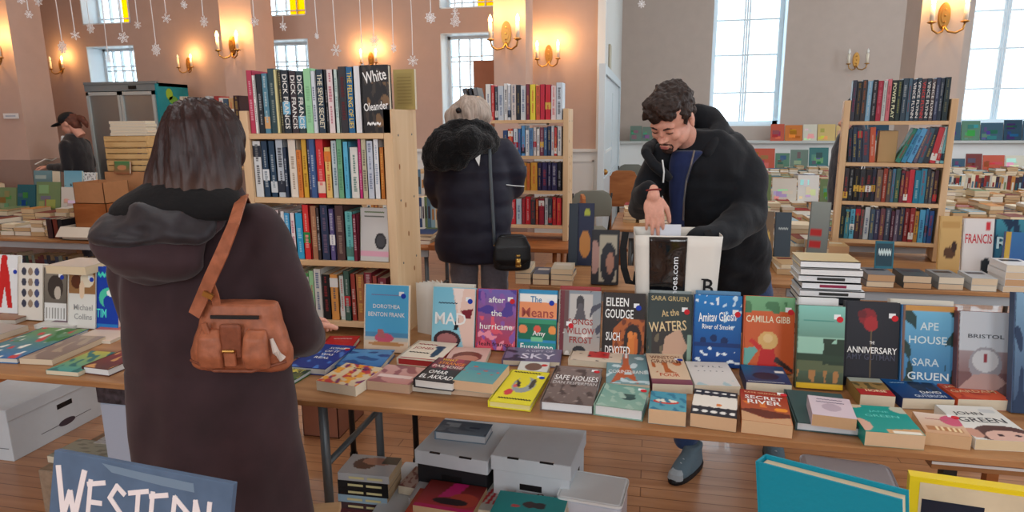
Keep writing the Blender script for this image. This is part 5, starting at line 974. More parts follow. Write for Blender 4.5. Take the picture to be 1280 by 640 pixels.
# right hand drooping into the bag
wr = D(816, 245, 2.46)-o0
hm = Matrix.Translation(wr) @ frame((0, 0, 0), (.10, -.16, -.95), (.95, .15, .1)); hm2 = hm
m = MB().limb([((-.02, 0, 0), .025), ((0, 0, .0), .027)]); hmb = hand_mb(9, 1, .98, 1.5, (16, 10, 10, 14), (34, 16, 8)); hmb.v += [tuple(q) for q in []]
n0 = len(hmb.v); hmb.v += m.v; hmb.f += [tuple(n0+i for i in f_) for f_ in m.f]; hmb.c += m.c
# palm faces away from the viewer: z axis of the frame points to the camera
hmb.xf(hm @ Matrix.Rotation(0, 4, 'X')); organic(hmb, 'hand', SKIN, t, .0036, 2, keep=False)
MB().tube([hm @ Vector((-.022, .030*math.cos(a), .024*math.sin(a))) for a in [2*PI*i/24 for i in range(25)]], .0035, 8).build('bracelet', mat('bracelet', (120, 40, 36), .5), t, True)
hm3 = Matrix.Translation(D(868, 300, 2.50)-o0) @ frame((0, 0, 0), (-.5, .1, -.85), (.2, -.9, .3)); h = hand_mb(22, 1, 1.05).xf(hm3); organic(h, 'hand', SKIN, t, .005, 2, keep=False)
# legs and shoes
for s_, uv, hip in ((-1, (858, 578), (888, 350)), (1, (968, 562), (935, 352))):
    f_ = G(*uv, 0.05)-o0; f_.z = 0; h_ = D(hip[0], hip[1], 3.0)-o0; k_ = h_.lerp(f_, .5)+Vector((0, -.03, 0)); k_.z = .5
    organic(MB().limb([(h_+Vector((0, 0, .02)), .1), (k_, .075), (Vector((f_.x, f_.y+.09, .12)), .056)]), 'trouser_leg', JN, t, .014, 4, .008, (8, 8, 14), False, 7)
    M = Matrix.Translation((f_.x, f_.y, 0)) @ Matrix.Rotation(R(-28 if s_ < 0 else -5), 4, 'Z')
    up = MB().loft([(0, -.0, .018, .046, .135), (0, 0, .035, .047, .135), (0, .015, .06, .042, .115), (0, .05, .085, .036, .075), (0, .075, .115, .038, .05)], 28, 2.4).xf(M)
    sh = organic(up, 'shoe', mat('trainer_mesh', (92, 112, 124) if s_ < 0 else (92, 112, 124), .7, bump=.3, scale=120), t, .007, 2, keep=False)
    MB().loft([(0, 0, 0, .048, .14), (0, 0, .012, .05, .143), (0, 0, .024, .048, .138)], 28, 2.4).xf(M).build('sole', BLK, sh)
    MB().loft([(0, -.108, .02, .036, .03), (0, -.105, .045, .032, .028), (0, -.098, .058, .022, .02)], 20, 2.2).xf(M).build('toe_cap', mat('toe_cap_grey', (160, 170, 176), .5), sh)
    lc_ = MB()
    for k in range(5):
        y_ = -.065+k*.026; z_ = .064+.0085*k
        lc_.tube([M @ Vector((-.028, y_, z_-.006)), M @ Vector((0, y_+.006, z_+.008)), M @ Vector((.028, y_+.02, z_-.002))], .003, 6); lc_.tube([M @ Vector((.028, y_, z_-.006)), M @ Vector((0, y_+.006, z_+.009)), M @ Vector((-.028, y_+.02, z_-.002))], .003, 6)
    lc_.build('laces', mat('grey_laces', (176, 184, 188), .7), sh)
# tote bag -----------------------------------------------------------------
q = D(843, 365, 2.42); bx, by = q.x, q.y
g = thing('tote_bag', 'white shopping tote with a glossy black panel standing behind the book row', 'bag', (bx, 2.52, TZ+.001), R(4))
HB = D(843, 290, 2.46).z-TZ; a = D(790, 300, 2.5); b = D(893, 300, 2.5); BW = (b.x-a.x); 
WB = mat('white_bag_paper', (226, 222, 214), .6, bump=.3, scale=9); GL = mat('glossy_black_film', (14, 14, 18), .12, bump=.5, scale=14, coat=.6)
dp = .065; tw = BW/2; bw_ = BW/2*.86
def side(x0, x1, x2, x3, y, th, zt0, zt1, nx=8, nz=10, amp=.006, sd=0):   # crumpled sheet from bottom (x0,x1) to top (x3,x2)
    mb = MB(); vs = []
    for s_ in (0, 1):
        for j in range(nz+1):
            for i in range(nx+1):
                f = i/nx; e = j/nz; x = (x0+(x1-x0)*f)*(1-e)+(x3+(x2-x3)*f)*e; z = (zt0*(1-f)+zt1*f)*e
                vs.append((x, y+s_*th+amp*mnoise.noise(Vector((x*14+sd, z*12, sd)))-e*.012, z))
    n = (nx+1)*(nz+1); fs = []
    for j in range(nz):
        for i in range(nx):
            p = j*(nx+1)+i; fs += [(p, p+1, p+nx+2, p+nx+1), (n+p, n+p+nx+1, n+p+nx+2, n+p+1)]
    for i in range(nx): p = nz*(nx+1)+i; fs += [(p, p+1, n+p+1, n+p), (i, n+i, n+i+1, i+1)]
    for j in range(nz): p = j*(nx+1); fs += [(p, p+nx+1, n+p+nx+1, n+p), (p+nx, n+p+nx, n+p+2*nx+1, p+2*nx+1)]
    return mb.add(vs, fs)
side(-bw_, bw_, tw, -tw, -dp, .0025, HB, HB, sd=1).build('front_panel', WB, g, True)
side(-bw_, bw_, tw, -tw, dp, .0025, HB+.012, HB+.012, sd=2).build('back_panel', WB, g, True)
for s_ in (-1, 1):
    m = MB(); m.rings([[Vector((s_*(bw_*(1-e)+tw*e)+s_*o_, y_, z_)) for y_, e, z_ in ((-dp, 0, 0), (dp, 0, 0), (dp, 1, HB+.01), (0, 1, HB-.0), (-dp, 1, HB))] for o_ in (0, .002)]); m.build('gusset', WB, g)
MB().box(-bw_, bw_, -dp, dp, 0, .003).build('base', WB, g)
f0, f1 = -.68, .20
side(bw_*f0, bw_*f1, tw*f1, tw*f0, -dp-.005, .0012, HB-.004, HB-.004, 16, 24, .006, 1).build('glossy_panel', GL, g, True)
text('lettering', 'BarnesShoes.com'[5:], g, frame((bw_*-.08, -dp-.022, 1.012-TZ), (0, 0, 1), (-1, 0, 0)), .178, .023, (222, 226, 230))
bb = text('lettering', 'B', g, frame((tw*.72, -dp-.020, (.99-TZ)), (1, 0, 0), (0, 0, 1)), .038, .062, (20, 20, 22))
sr = MB().box(tw*.72-.026, tw*.72-.008, -dp-.021, -dp-.0195, (.99-TZ)-.031, (.99-TZ)-.026).box(tw*.72-.026, tw*.72-.008, -dp-.021, -dp-.0195, (.99-TZ)+.026, (.99-TZ)+.031); sr.build('letter_serif', BLK, g)
HND = mat('black_webbing', (20, 20, 22), .7)
gi3 = (Matrix.Translation((bx, 2.52, TZ+.001)) @ Matrix.Rotation(R(4), 4, 'Z')).inverted()
ribbon([gi3 @ D(*p) for p in ((782, 290, 2.50), (779, 310, 2.47), (780, 335, 2.46), (785, 352, 2.46), (794, 354, 2.45), (797, 340, 2.45))], .026, .003, (1, 0, 0)).build('handle', HND, g)
ribbon([gi3 @ D(*p) for p in ((884, 288, 2.40), (888, 300, 2.385), (891, 325, 2.385), (889, 348, 2.39), (884, 360, 2.40))], .026, .003, (1, 0, 0)).build('handle', HND, g)
MB().box(-tw*.6, tw*.1, -.0, .003, HB-.1, HB+.03).build('tissue', mat('tissue_paper', (216, 220, 230), .7), g)
# ------------------------------------------------ person in a cap by the fridge
def simple_person(label, u, vtop, d, yaw, jm, tm, cap=None, book_=False, pony=False, hairm=None, white_collar=False, Hh=1.68, bend=0, stripes=False):
    c = D(u, vtop, d); t = thing('person', label, 'person', (c.x, c.y, 0), R(yaw)); k = c.z/Hh
    mb = MB().loft([(0, 0, .82*k, .17, .12), (0, 0, .95*k, .175, .13), (0, 0, 1.1*k, .17, .125), (0, -.01, 1.25*k, .19, .125), (0, -.02, 1.36*k, .18, .10), (0, -.03, 1.42*k, .10, .07), (0, -.035, 1.46*k, .06, .055)], 28)
    for s_ in (-1, 1): mb.limb([((s_*.17, -.02, 1.34*k), .062), ((s_*.21, -.0, 1.10*k), .055), ((s_*.13, -.24, 1.10*k), .045)])
    organic(mb, 'jacket', jm, t, .014, 4, .008, (9, 9, 9), False, 2)
    for s_ in (-1, 1):
        organic(MB().limb([((s_*.09, 0, .86*k), .09), ((s_*.1, -.01, .48), .068), ((s_*.1, .02, .1), .05)]), 'trouser_leg', tm, t, .014, 4, .006, (8, 8, 14), False, 4)
        organic(MB().loft([(s_*.1, -.03, 0, .045, .125), (s_*.1, -.03, .03, .045, .125), (s_*.1, 0, .08, .04, .09)], 20), 'shoe', skl, t, .01, 3, keep=False)
        organic(hand_mb(30, s_).xf(Matrix.Translation((s_*.115, -.27, 1.105*k)) @ Matrix.Rotation(R(-90-s_*-14), 4, 'Z')), 'hand', SKIN, t, .005, 2, keep=False)
    M = Matrix.Translation((0, -.05, 1.56*k)) @ Matrix.Rotation(R(22), 4, 'X')
    mb = MB().ell((0, .015, .02), (.074, .092, .088)).ell((0, -.03, -.035), (.055, .055, .068)).ell((0, -.05, -.085), (.03, .028, .024)).tube([(0, -.076, .018), (0, -.09, -.006), (0, -.102, -.026), (0, -.09, -.036)], [.007, .009, .011, .008], 12).tube([(0, .03, -.03), (0, .06, -.17)], .052, 16)
    for s_ in (-1, 1): mb.ell((s_*.078, .015, -.005), (.01, .018, .03))
    mb.ell((0, -.082, -.06), (.022, .01, .01)); organic(mb.xf(M), 'head', SKIN, t, .007, 3, keep=False)
    hm_ = hairm or DH
    mb = MB().ell((0, .04, .03), (.083, .085, .085)).ell((0, .0, .055), (.08, .09, .065)).ell((0, .07, -.03), (.065, .05, .07))
    if pony: mb.limb([((0, .12, .03), .03), ((0, .16, 0), .035), ((0, .175, -.06), .03), ((0, .17, -.11), .012)])
    organic(mb.xf(M), 'hair', hm_, t, .008, 2, keep=False, fn=lambda p: .005*mnoise.noise(p*30))
    if cap:
        cp = MB().ell((0, .01, .06), (.088, .102, .072)).xf(M); cp = organic(cp, 'cap', cap, t, .008, 3, keep=False)
        MB().loft([(0, -.11, .04, .065, .075), (0, -.115, .046, .065, .078), (0, -.11, .052, .06, .07)], 24).xf(M).build('cap_peak', cap, cp, True)
    if white_collar:
        organic(MB().limb([((-.06, -.10, 1.42*k), .022), ((-.03, -.15, 1.25*k), .02)]).limb([((.06, -.10, 1.42*k), .022), ((.03, -.15, 1.25*k), .02)]), 'scarf', mat('pale_scarf', (206, 206, 206), .8), t, .008, 3, keep=False)
    return t, k
cj = fabric('black_coat_far', (28, 28, 34)); cj2 = fabric('dark_trousers_far', (50, 52, 66))
t, k = simple_person('person in a black cap and black coat reading at the far left by the fridge', 90, 141, 7.5, -78, cj, cj2, cap=mat('cap_cloth', (26, 28, 32), .8), pony=True, hairm=mat('auburn_hair', (96, 56, 44), .6, var=.3), white_collar=True)
bp = t.location+Vector((math.sin(R(78))*-.0, 0, 0)); M = Matrix.Translation(t.location) @ Matrix.Rotation(R(-78), 4, 'Z')
o = MB().bbox(-.1, .0, -.07, .07, 0, .012, .003, M=Matrix.Rotation(R(14), 4, 'Y')).bbox(0, .1, -.07, .07, 0, .012, .003, M=Matrix.Rotation(R(-14), 4, 'Y')).build('open_book', rgb((226, 226, 220), .7)); o.matrix_world = M @ Matrix.Translation((0, -.36, 1.135*k)) @ Matrix.Rotation(R(25), 4, 'X'); tag(o, 'open white book held by the person in the black cap', 'book')
tj = fabric('navy_tracksuit', (26, 32, 50))
t, k = simple_person('person in a navy jacket with white stripes half hidden behind the right bookcase', 1068, 122, 5.55, 100, tj, cj2, Hh=1.66)
for q in (0, 1): MB().tube([(-.19-.012*q, -.07+.02*q, 1.36*k), (-.245-.01*q, -.03+.02*q, 1.22*k), (-.262, .0+.02*q, 1.1*k)], .005, 6).build('jacket_stripe', WHITE, t)
# ------------------------------------------------ mid-ground tables
tabs = []
def far_table(label, x0, x1, y0, y1, top=PLY, z=.73): table('trestle_table', label, x0, x1, y0, y1, z, top, .022, STEEL); tabs.append((x0, x1, y0, y1, z))
e = G(1150, 348, .73)
far_table('plywood table edge under the right bookcase and its row of paperbacks', .62, 2.72, 3.62, 4.62)
far_table('table of paperbacks between the man and the right bookcase', .75, 2.9, 4.95, 5.75)
far_table('second row table behind the right bookcase, crowded with books', .8, 4.4, 6.35, 6.95)
far_table('third row table below the right tall windows', .4, 5.2, 7.5, 8.3)
far_table('fourth row table below the wall ledge', .25, 6.5, 9.2, 10.0)
far_table('last row table standing against the ledge wall', .5, 7.0, 11.0, 11.8)
far_table('table right of the middle bookcase with thin metal legs', -.62, .36, 3.35, 3.95, PLY)
far_table('table behind the man with the wooden chair against it', -.3, .62, 5.3, 6.3, PLY)
far_table('table behind the puffer coat on its left side', -2.2, -1.42, 4.3, 5.0, WARMW)
far_table('table behind the puffer coat near the far wall', -3.6, -1.7, 6.1, 6.8, PLY)
far_table('left middle table with the lettered carton', -6.3, -3.35, 4.12, 4.78, PLY)
far_table('left back table with open cartons and crates', -7.6, -4.0, 5.1, 5.95, PLY)
# ------------------------------------------------ the mass of far books: one object
rs = random.Random(99); SB = MB()
PALB = [(200, 196, 186), (214, 210, 200), (120, 60, 50), (50, 70, 110), (90, 120, 140), (180, 150, 110), (60, 60, 66), (150, 50, 50), (206, 200, 190), (40, 90, 100), (190, 130, 70), (226, 226, 222), (110, 130, 90), (226, 216, 190), (70, 50, 60), (150, 180, 196)]
PG = [(222, 206, 176), (206, 180, 144), (230, 222, 206), (196, 166, 126)]
def sbook(x, y, z, w_, h_, t_, ang, col, pg=None):
    M = Matrix.Translation((x, y, z)) @ Matrix.Rotation(ang, 4, 'Z'); pg = pg or rs.choice(PG)
    SB.box(-w_/2, w_/2, -h_/2, h_/2, .0008, t_-.0015, pg, M); SB.box(-w_/2-.001, w_/2+.001, -h_/2-.001, h_/2+.001, t_-.0015, t_, col, M)
    if rs.random() < .5:
        a_ = rs.uniform(-.3, .2); SB.box(-w_*.35, w_*.35, h_*a_, h_*(a_+.2), t_, t_+.0006, rs.choice(PALB), M)
def stacks(x0, x1, y0, y1, z, n=3, lean=.1, dens=1., avoid=(), lay=(1, 3)):
    x = x0+.08
    while x < x1-.07:
        w_ = rs.uniform(.105, .15); y = y0+.10
        while y < y1-.08:
            h_ = rs.uniform(.17, .22)
            cx, cy = x+w_/2, y+h_/2
            if rs.random() < dens and not any(a[0] < cx+w_/2 and cx-w_/2 < a[1] and a[2] < cy+h_/2 and cy-h_/2 < a[3] for a in avoid) and y+h_ < y1+.02:
                zz = z+.001
                for q in range(rs.randint(*lay)):
                    t_ = rs.uniform(.018, .038); sbook(cx+rs.uniform(-.006, .006), cy+rs.uniform(-.006, .006), zz, w_, h_, t_, rs.uniform(-lean, lean), rs.choice(PALB)); zz += t_+.0006
            y += h_+.02
        x += w_+.018
def uprights(x0, x1, y, z, hr=(.19, .25), face=False, cols=PALB, tl=0):
    x = x0
    while x < x1:
        h_ = rs.uniform(*hr)
        if face:
            w_ = h_*rs.uniform(.66, 1.15); c = rs.choice(cols); M = Matrix.Translation((x, y, z+.001)) @ Matrix.Rotation(R(-10), 4, 'X')
            SB.box(0, w_, 0, .012, 0, h_, c, M); [SB.box(w_*p0, w_*(p0+rs.uniform(.12, .5)), -.001-.0004*q_, 0, h_*p1, h_*(p1+rs.uniform(.08, .3)), tuple(int(max(0, min(255, v_+rs.uniform(-45, 45)))) for v_ in c), M) for q_, (p0, p1) in enumerate([(rs.uniform(.05, .45), rs.uniform(.05, .65)) for _ in range(6)])]; x += w_+.012
        else:
            t_ = rs.uniform(.018, .04); c = rs.choice(cols); SB.box(x, x+t_, y, y+.002, z+.001, z+h_, c); SB.box(x+.001, x+t_-.001, y+.002, y+.15, z+.003, z+h_-.004, rs.choice(PG)); SB.box(x+t_*.25, x+t_*.75, y-.0006, y, z+h_*.3, z+h_*.7, rs.choice(PALB)); x += t_+.001
pl_, pr_ = Vector((pl.x, pl.y)), Vector((pr.x, pr.y))
cols_b = [(70, 120, 120), (90, 130, 110), (110, 130, 120), (200, 120, 60), (190, 90, 70), (60, 90, 110), (206, 180, 120), (120, 60, 60), (40, 70, 90), (210, 206, 190)]
uprights(-.4, .55, 12.22, 1.21, (.24, .32), True, cols_b); uprights(2.0, 3.6, 12.22, 1.21, (.26, .34), True, cols_b); uprights(4.7, 7.0, 12.22, 1.21, (.26, .33), True, cols_b)
stacks(.5, 7.0, 11.0, 11.6, .73, lay=(1, 4)); uprights(.6, 2.6, 11.6, .73, (.28, .42), True, cols_b); uprights(4.4, 6.8, 11.6, .73, (.22, .3), True, cols_b)
stacks(.25, 6.5, 9.2, 10.0, .73, lay=(2, 5)); stacks(.4, 5.2, 7.5, 8.3, .73, lay=(1, 4)); uprights(3.0, 5.0, 8.15, .73, (.2, .24))
stacks(.8, 4.4, 6.35, 6.95, .73, lay=(1, 4)); uprights(.9, 2.3, 6.8, .80, (.2, .26), True)
stacks(.75, 2.9, 4.95, 5.75, .73, lay=(2, 5))
stacks(-.3, .62, 5.55, 6.3, .73, lay=(3, 6)); 
stacks(-2.2, -1.42, 4.3, 5.0, .73, lay=(1, 3)); uprights(-2.15, -1.5, 4.72, .80, (.2, .24)); stacks(-3.6, -1.7, 6.1, 6.8, .73, lay=(2, 5)); uprights(-3.5, -1.8, 6.5, .85, (.2, .26))
stacks(-6.2, -3.4, 4.14, 4.78, .73, lay=(2, 6), avoid=[(-4.5, -3.9, 4.0, 4.45)]); stacks(-7.5, -4.2, 5.1, 5.5, .73, lay=(2, 5), avoid=[(-5.9, -5.2, 5, 5.6)]); uprights(-7.5, -6.9, 5.7, .73, (.22, .34)); uprights(-6.2, -4.7, 4.66, .86, (.2, .26), True); SB.box(-6.3, -3.4, 4.2, 4.7, .30, .32, (160, 120, 84)); uprights(-6.25, -3.5, 4.26, .32, (.2, .26), cols=[(40, 70, 60), (50, 50, 60), (90, 50, 50), (110, 120, 110), (60, 70, 90), (150, 140, 120)]); stacks(-6.2, -3.5, 4.2, 4.7, 0, lay=(2, 4))
pass
# right table, behind and beside the case
stacks(1.92, 2.72, 4.0, 4.6, .73, lay=(2, 4)); stacks(.64, 1.06, 4.1, 4.6, .73, lay=(4, 8))
stacks(MX-.2, MX+MW+.1, MY-.27, MY-.06, .75, lay=(1, 3)); stacks(-.2, .34, 3.68, 3.95, .73, lay=(2, 4))
stacks(.64, 1.1, 3.75, 4.14, .73, lay=(2, 5))
# floor stacks under tables
for (x0, x1, y0, y1) in ((-.5, .3, 3.5, 3.9), (-1.9, -1.45, 3.3, 4.2), (1.9, 2.6, 4.1, 4.5), (.8, 1.1, 4.2, 4.5)): stacks(x0, x1, y0, y1, 0, lay=(2, 5))
so = SB.build('far_table_books', MATTE); so['kind'] = 'stuff'; so['label'] = 'hundreds of stacked and upright books covering the tables and ledge far back'; so['category'] = 'books'
# ------------------------------------------------ paperbacks in front of the right case (individual)
PBG = 'stacked paperbacks on the table edge below the right bookcase'
def quick(label, c, w_, h_, t_, ang, col, pg, grp, deco=None, kind='p', lv=2):
    b = thing(BNAMES[kind], label, 'book', c, ang, grp); m = MB().box(0, w_, 0, h_, t_-.0015, t_, col).box(0, w_, 0, h_, 0, .001, col).box(0, .001, 0, h_, 0, t_, col)
    if deco: m.box(w_*.15, w_*.85, h_*.55, h_*.8, t_, t_+.0005, deco)
    m.build('cover', PRINT, b); MB().box(.001, w_-.001, .001, h_-.001, .001, t_-.0015).build('page_block', page_mat(pg), b); return b
xs = [(1061, 1100, 2, 'grey'), (1101, 1138, 2, 'dark'), (1130, 1132, 0, ''), (1139, 1172, 2, 'silver'), (1173, 1206, 2, 'pale'), (1207, 1246, 3, 'white'), (1247, 1290, 2, 'cream')]
k_ = 0
for u0, u1, n, nm in xs:
    if not n: continue
    A = G(u0+2, 343, .73); B = G(u1-2, 343, .73); ang = 0; w_ = min(.13, B.x-A.x-.01); z = .731
    for q in range(n+ (1 if nm == 'white' else 0)):
        t_ = .036 if q else .03; col = {'grey': (120, 120, 124), 'dark': (70, 80, 84), 'silver': (130, 136, 140), 'pale': (180, 186, 190), 'white': (226, 228, 230), 'cream': (206, 206, 200)}[nm]
        quick('%s-covered paperback, %s in the stack standing %s from the left below the right bookcase' % (nm, ('lowest', 'second', 'third', 'topmost')[q], ORD[k_]), (A.x+random.uniform(-.003, .003), 3.64, z), w_, .18, t_, R(random.uniform(-2, 2)), col, [(226, 206, 176), (206, 166, 126), (222, 200, 170), (232, 222, 200)][(q+k_) % 4], PBG, (60, 60, 66)); z += t_+.0006
    k_ += 1
# standing covers right of the case
def facing(label, u0, u1, vt, vb, d, layers, texts=(), grp=None, rotz=0, t_=.02):
    a = D(u0, vb, d); b = D(u1, vb, d); tp = D((u0+u1)/2, vt, d); w_ = (Vector((b.x-a.x, b.y-a.y))).length; return book(label, w_, tp.z-a.z, t_, layers, texts, (a.x, a.y+t_, a.z), (R(86), 0, R(rotz)), 'h', group=grp, res=(20, 28))
z_ = G(1200, 322, .80)
def onT(label, u0, u1, vt, y, z, layers, texts=(), grp='books standing on the right tables', t_=.02, rot=0):
    z = Y(u0, -z, y).z if z < 0 else z
    a = Y(u0, vt, y); b = Y(u1, vt, y); return book(label, b.x-a.x, (a.z-z)/math.cos(R(8)), t_, layers, texts, (a.x, y+t_, z), (R(82), 0, R(rot)), 'h', group=grp, res=(20, 28))
onT('yellow horse-race cover standing right of the right bookcase', 1181, 1208, 272, 3.93, .732, [('r', 0, 0, 1, 1, (206, 170, 110)), ('e', .5, .4, .3, .1, (90, 60, 40)), ('e', .7, .5, .14, .08, (60, 40, 34)), ('r', .1, .8, .9, .9, (190, 150, 90))])
onT('white hardcover with red capital name standing right of the right bookcase', 1211, 1249, 275, 3.93, .732, [('r', 0, 0, 1, 1, (226, 222, 220)), ('e', .8, .2, .2, .14, (50, 56, 60)), ('e', .8, .88, .1, .08, (206, 50, 60))], [('FRANCIS', .5, .66, .9, .16, (200, 60, 70))])
onT('teal hardcover with large pale letters behind the gold-spined book', 1251, 1290, 276, 3.95, .732, [('g', (30, 80, 110), (60, 140, 160)), ('n', (20, 50, 80), 2, .3, 3)], [('R I', .4, .6, .7, .2, (196, 226, 230))])
onT('gold-spined navy hardcover standing at the right edge', 1262, 1286, 292, 3.80, .732, [('g', (30, 70, 130), (40, 110, 170)), ('r', 0, 0, .3, 1, (196, 160, 60))], rot=-14, t_=.03)
onT('small navy card reading in pale capitals propped on the paperbacks', 1097, 1120, 302, 3.78, .80, [('r', 0, 0, 1, 1, (40, 110, 130)), ('r', .05, .08, .95, .92, (36, 70, 84))], [('~~~~~', .5, .6, .7, .3, (206, 226, 226))], t_=.004)
# left of the right case
onT('silver and red spined hardcover standing left of the right bookcase', 1016, 1040, 254, 4.05, .732, [('g', (110, 116, 116), (150, 160, 156)), ('r', .1, .3, .7, .42, (190, 50, 50)), ('r', .1, .5, .7, .6, (190, 50, 50))], rot=-20, t_=.035)
onT('dark blue paperback standing on the table behind the jacket sleeve', 972, 992, 267, 4.05, .732, [('r', 0, 0, 1, 1, (50, 64, 76))], [('~~~~', .5, .7, .6, .06, (170, 180, 180))])
onT('tan cover with a gold figure standing beside the jacket', 952, 970, 266, 4.05, .732, [('g', (150, 110, 60), (110, 90, 70)), ('e', .6, .4, .2, .25, (206, 170, 90))])
LCG = 'worn paperbacks left of the right bookcase'
for i, (u0, u1, v, n, cols_) in enumerate([(952, 978, 330, 2, ((130, 80, 50), (196, 170, 140))), (982, 1004, 328, 2, ((150, 50, 40), (196, 190, 170))), (1004, 1034, 330, 3, ((190, 180, 170), (150, 50, 44), (206, 200, 190))), (1034, 1060, 328, 2, ((150, 130, 60), (196, 160, 110)))]):
    A = G(u0, v, .73); B = G(u1, v, .73); z = .731
    for q in range(n):
        quick('tan-paged paperback, %s in the %s stack from the jacket toward the right bookcase' % (('lowest', 'second', 'topmost')[q if q < n-1 else 2], ORD[i]), (A.x, A.y, z), B.x-A.x-.006, .17, .05, R(random.uniform(-3, 3)), cols_[q], [(206, 166, 126), (226, 206, 170)][(i+q) % 2], LCG, (206, 200, 180)); z += .0506
# white stack behind the camilla cover: on the plywood rear edge
WS = 'white-spined books in the tall stack behind the standing row'
A = G(1001, 420, .73); z = .731; base = Y(1000, 372, 2.5)
wc = [(226, 228, 232), (206, 214, 222), (214, 220, 226), (60, 64, 72), (226, 230, 234), (214, 218, 222), (196, 204, 212), (226, 228, 230), (52, 56, 62), (220, 224, 228), (54, 56, 62), (232, 234, 234), (236, 236, 236), (206, 186, 140)]
ws = [(1000, 1083), (1003, 1083), (1000, 1084), (1002, 1084), (1006, 1083), (1004, 1084), (1000, 1083), (1005, 1081), (1001, 1079), (1001, 1083), (1004, 1079), (999, 1077), (1000, 1078), (1000, 1075)]
nt_ = len(ws); topz = Y(1040, 326, 2.48).z; tt = (topz-.731)/nt_
for q in range(nt_):
    a = Y(ws[q][0], 350, 2.46); b = Y(ws[q][1], 350, 2.46); hb = thing('hardcover_book', '%s book lying %s from the bottom of the tall stack behind the standing row' % (cname(wc[q]), ORD[q]), 'book', (a.x, 2.46+(.01 if q % 3 else 0), z), 0, WS); w_ = b.x-a.x; t_ = tt-.0008
    MB().box(0, w_, 0, .16, 0, .003, wc[q]).box(0, w_, 0, .16, t_-.003, t_, wc[q]).box(0, w_, 0, .003, 0, t_, (236, 238, 240) if q % 4 else wc[q]).build('cover', PRINT, hb); MB().box(.003, w_-.003, .003, .157, .003, t_-.003).build('page_block', page_mat((232, 228, 216)), hb); 
    if q in (9, 10, 11): MB().box(w_*.3, w_*.75, -.001, 0, t_*.3, t_*.7, (150, 50, 80) if q == 10 else (60, 60, 60)).build('spine_title', MATTE, hb)
    z += tt
# ------------------------------------------------ middle table things
gm = 'books on the table right of the middle bookcase'
onT('navy hardcover with a round golden picture beside the middle bookcase', 721, 742, 256, 3.88, .732, [('g', (30, 40, 70), (36, 44, 80)), ('e', .5, .35, .34, .22, (206, 140, 70)), ('e', .6, .85, .2, .06, (190, 200, 70))], grp=gm, rot=0, t_=.03)
onT('dark spined hardcover leaning beside the golden picture cover', 711, 722, 257, 3.86, .732, [('r', 0, 0, 1, 1, (44, 56, 70))], grp=gm, t_=.05)
onT('black hardcover with a portrait in a pale frame standing at the table edge', 740, 774, 290, 3.42, .732, [('r', 0, 0, 1, 1, (44, 44, 50)), ('e', .1, .5, .2, .3, (190, 150, 140)), ('r', .3, .05, .95, .9, (196, 190, 170)), ('e', .62, .4, .3, .38, (44, 46, 56)), ('e', .68, .4, .14, .2, (190, 140, 120))], grp=gm, t_=.04)
for i, (u0, u1, n) in enumerate(((676, 692, 3), (694, 711, 2), (713, 735, 3))):
    A = G(u0, 317, .73); B = G(u1, 317, .73); z = .731
    for q in range(n): quick('cream-paged paperback, %s in the %s small stack left of the portrait cover' % (('lowest', 'second', 'topmost')[q], ORD[i]), (A.x, 3.38, z), B.x-A.x, .17, .03, R(random.uniform(-4, 4)), [(150, 90, 80), (90, 96, 110), (190, 180, 160)][q], (226, 200, 164), gm, (200, 190, 180)); z += .0306
# wooden pew-like chair tops behind the man's arm
def chair(label, c, rot):
    t = thing('wooden_chair', label, 'chair', c, rot, 'wooden chairs with scrolled backs')
    MB().bbox(-.22, .22, -.2, .2, .43, .46, .01).build('seat', WARMW, t)
    P_ = [(-.2, .46), (.2, .46), (.2, .78), (.235, .80), (.235, .83), (.17, .85), (.15, .9), (.1, .92), (-.1, .92), (-.15, .9), (-.17, .85), (-.235, .83), (-.235, .80), (-.2, .78)]
    MB().prism(P_, .18, .21, M=Matrix(((1, 0, 0, 0), (0, 0, 1, 0), (0, 1, 0, 0), (0, 0, 0, 1)))).build('backrest', WARMW, t)
    for x in (-.19, .19):
        for y_ in (-.17, .18): MB().bbox(x-.02, x+.02, y_-.02, y_+.02, 0, .44, .006).build('leg', WARMW, t)
c = D(780, 230, 9.1); chair('brown wooden chair with a scrolled back behind the tote bag', (c.x, c.y, 0), R(180))
c = D(755, 260, 6.0); chair('smaller brown wooden chair nearer the middle bookcase', (c.x, c.y, -.0), R(100))
# grey folding chair backs
def fold_chair(label, c, rot):
    t = thing('folding_chair', label, 'chair', c, rot, 'grey folding chairs'); FC = mat('chair_olive', (120, 122, 112), .5)
    organic(MB().loft([(0, .2, .62, .2, .012), (0, .2, .7, .215, .014), (0, .2, .8, .21, .014), (0, .2, .86, .18, .012), (0, .2, .89, .12, .01)], 28), 'backrest', FC, t, .007, 2, keep=False)
    MB().bbox(-.2, .2, -.2, .2, .43, .46, .02).build('seat', FC, t)
    for x in (-.2, .2):
        MB().tube([(x, -.22, 0), (x, .1, .5), (x, .21, .86)], .011, 8).build('leg', BLACKM, t, True); MB().tube([(x, .25, 0), (x, .0, .44)], .011, 8).build('leg', BLACKM, t, True)
c = D(736, 240, 6.9); fold_chair('grey folding chair with a rounded back beside the middle bookcase', (c.x, c.y, 0), R(195))
c = D(790, 195, 10.8); fold_chair('dark grey folding chair far behind the man at the ledge', (c.x, c.y, 0), R(180))
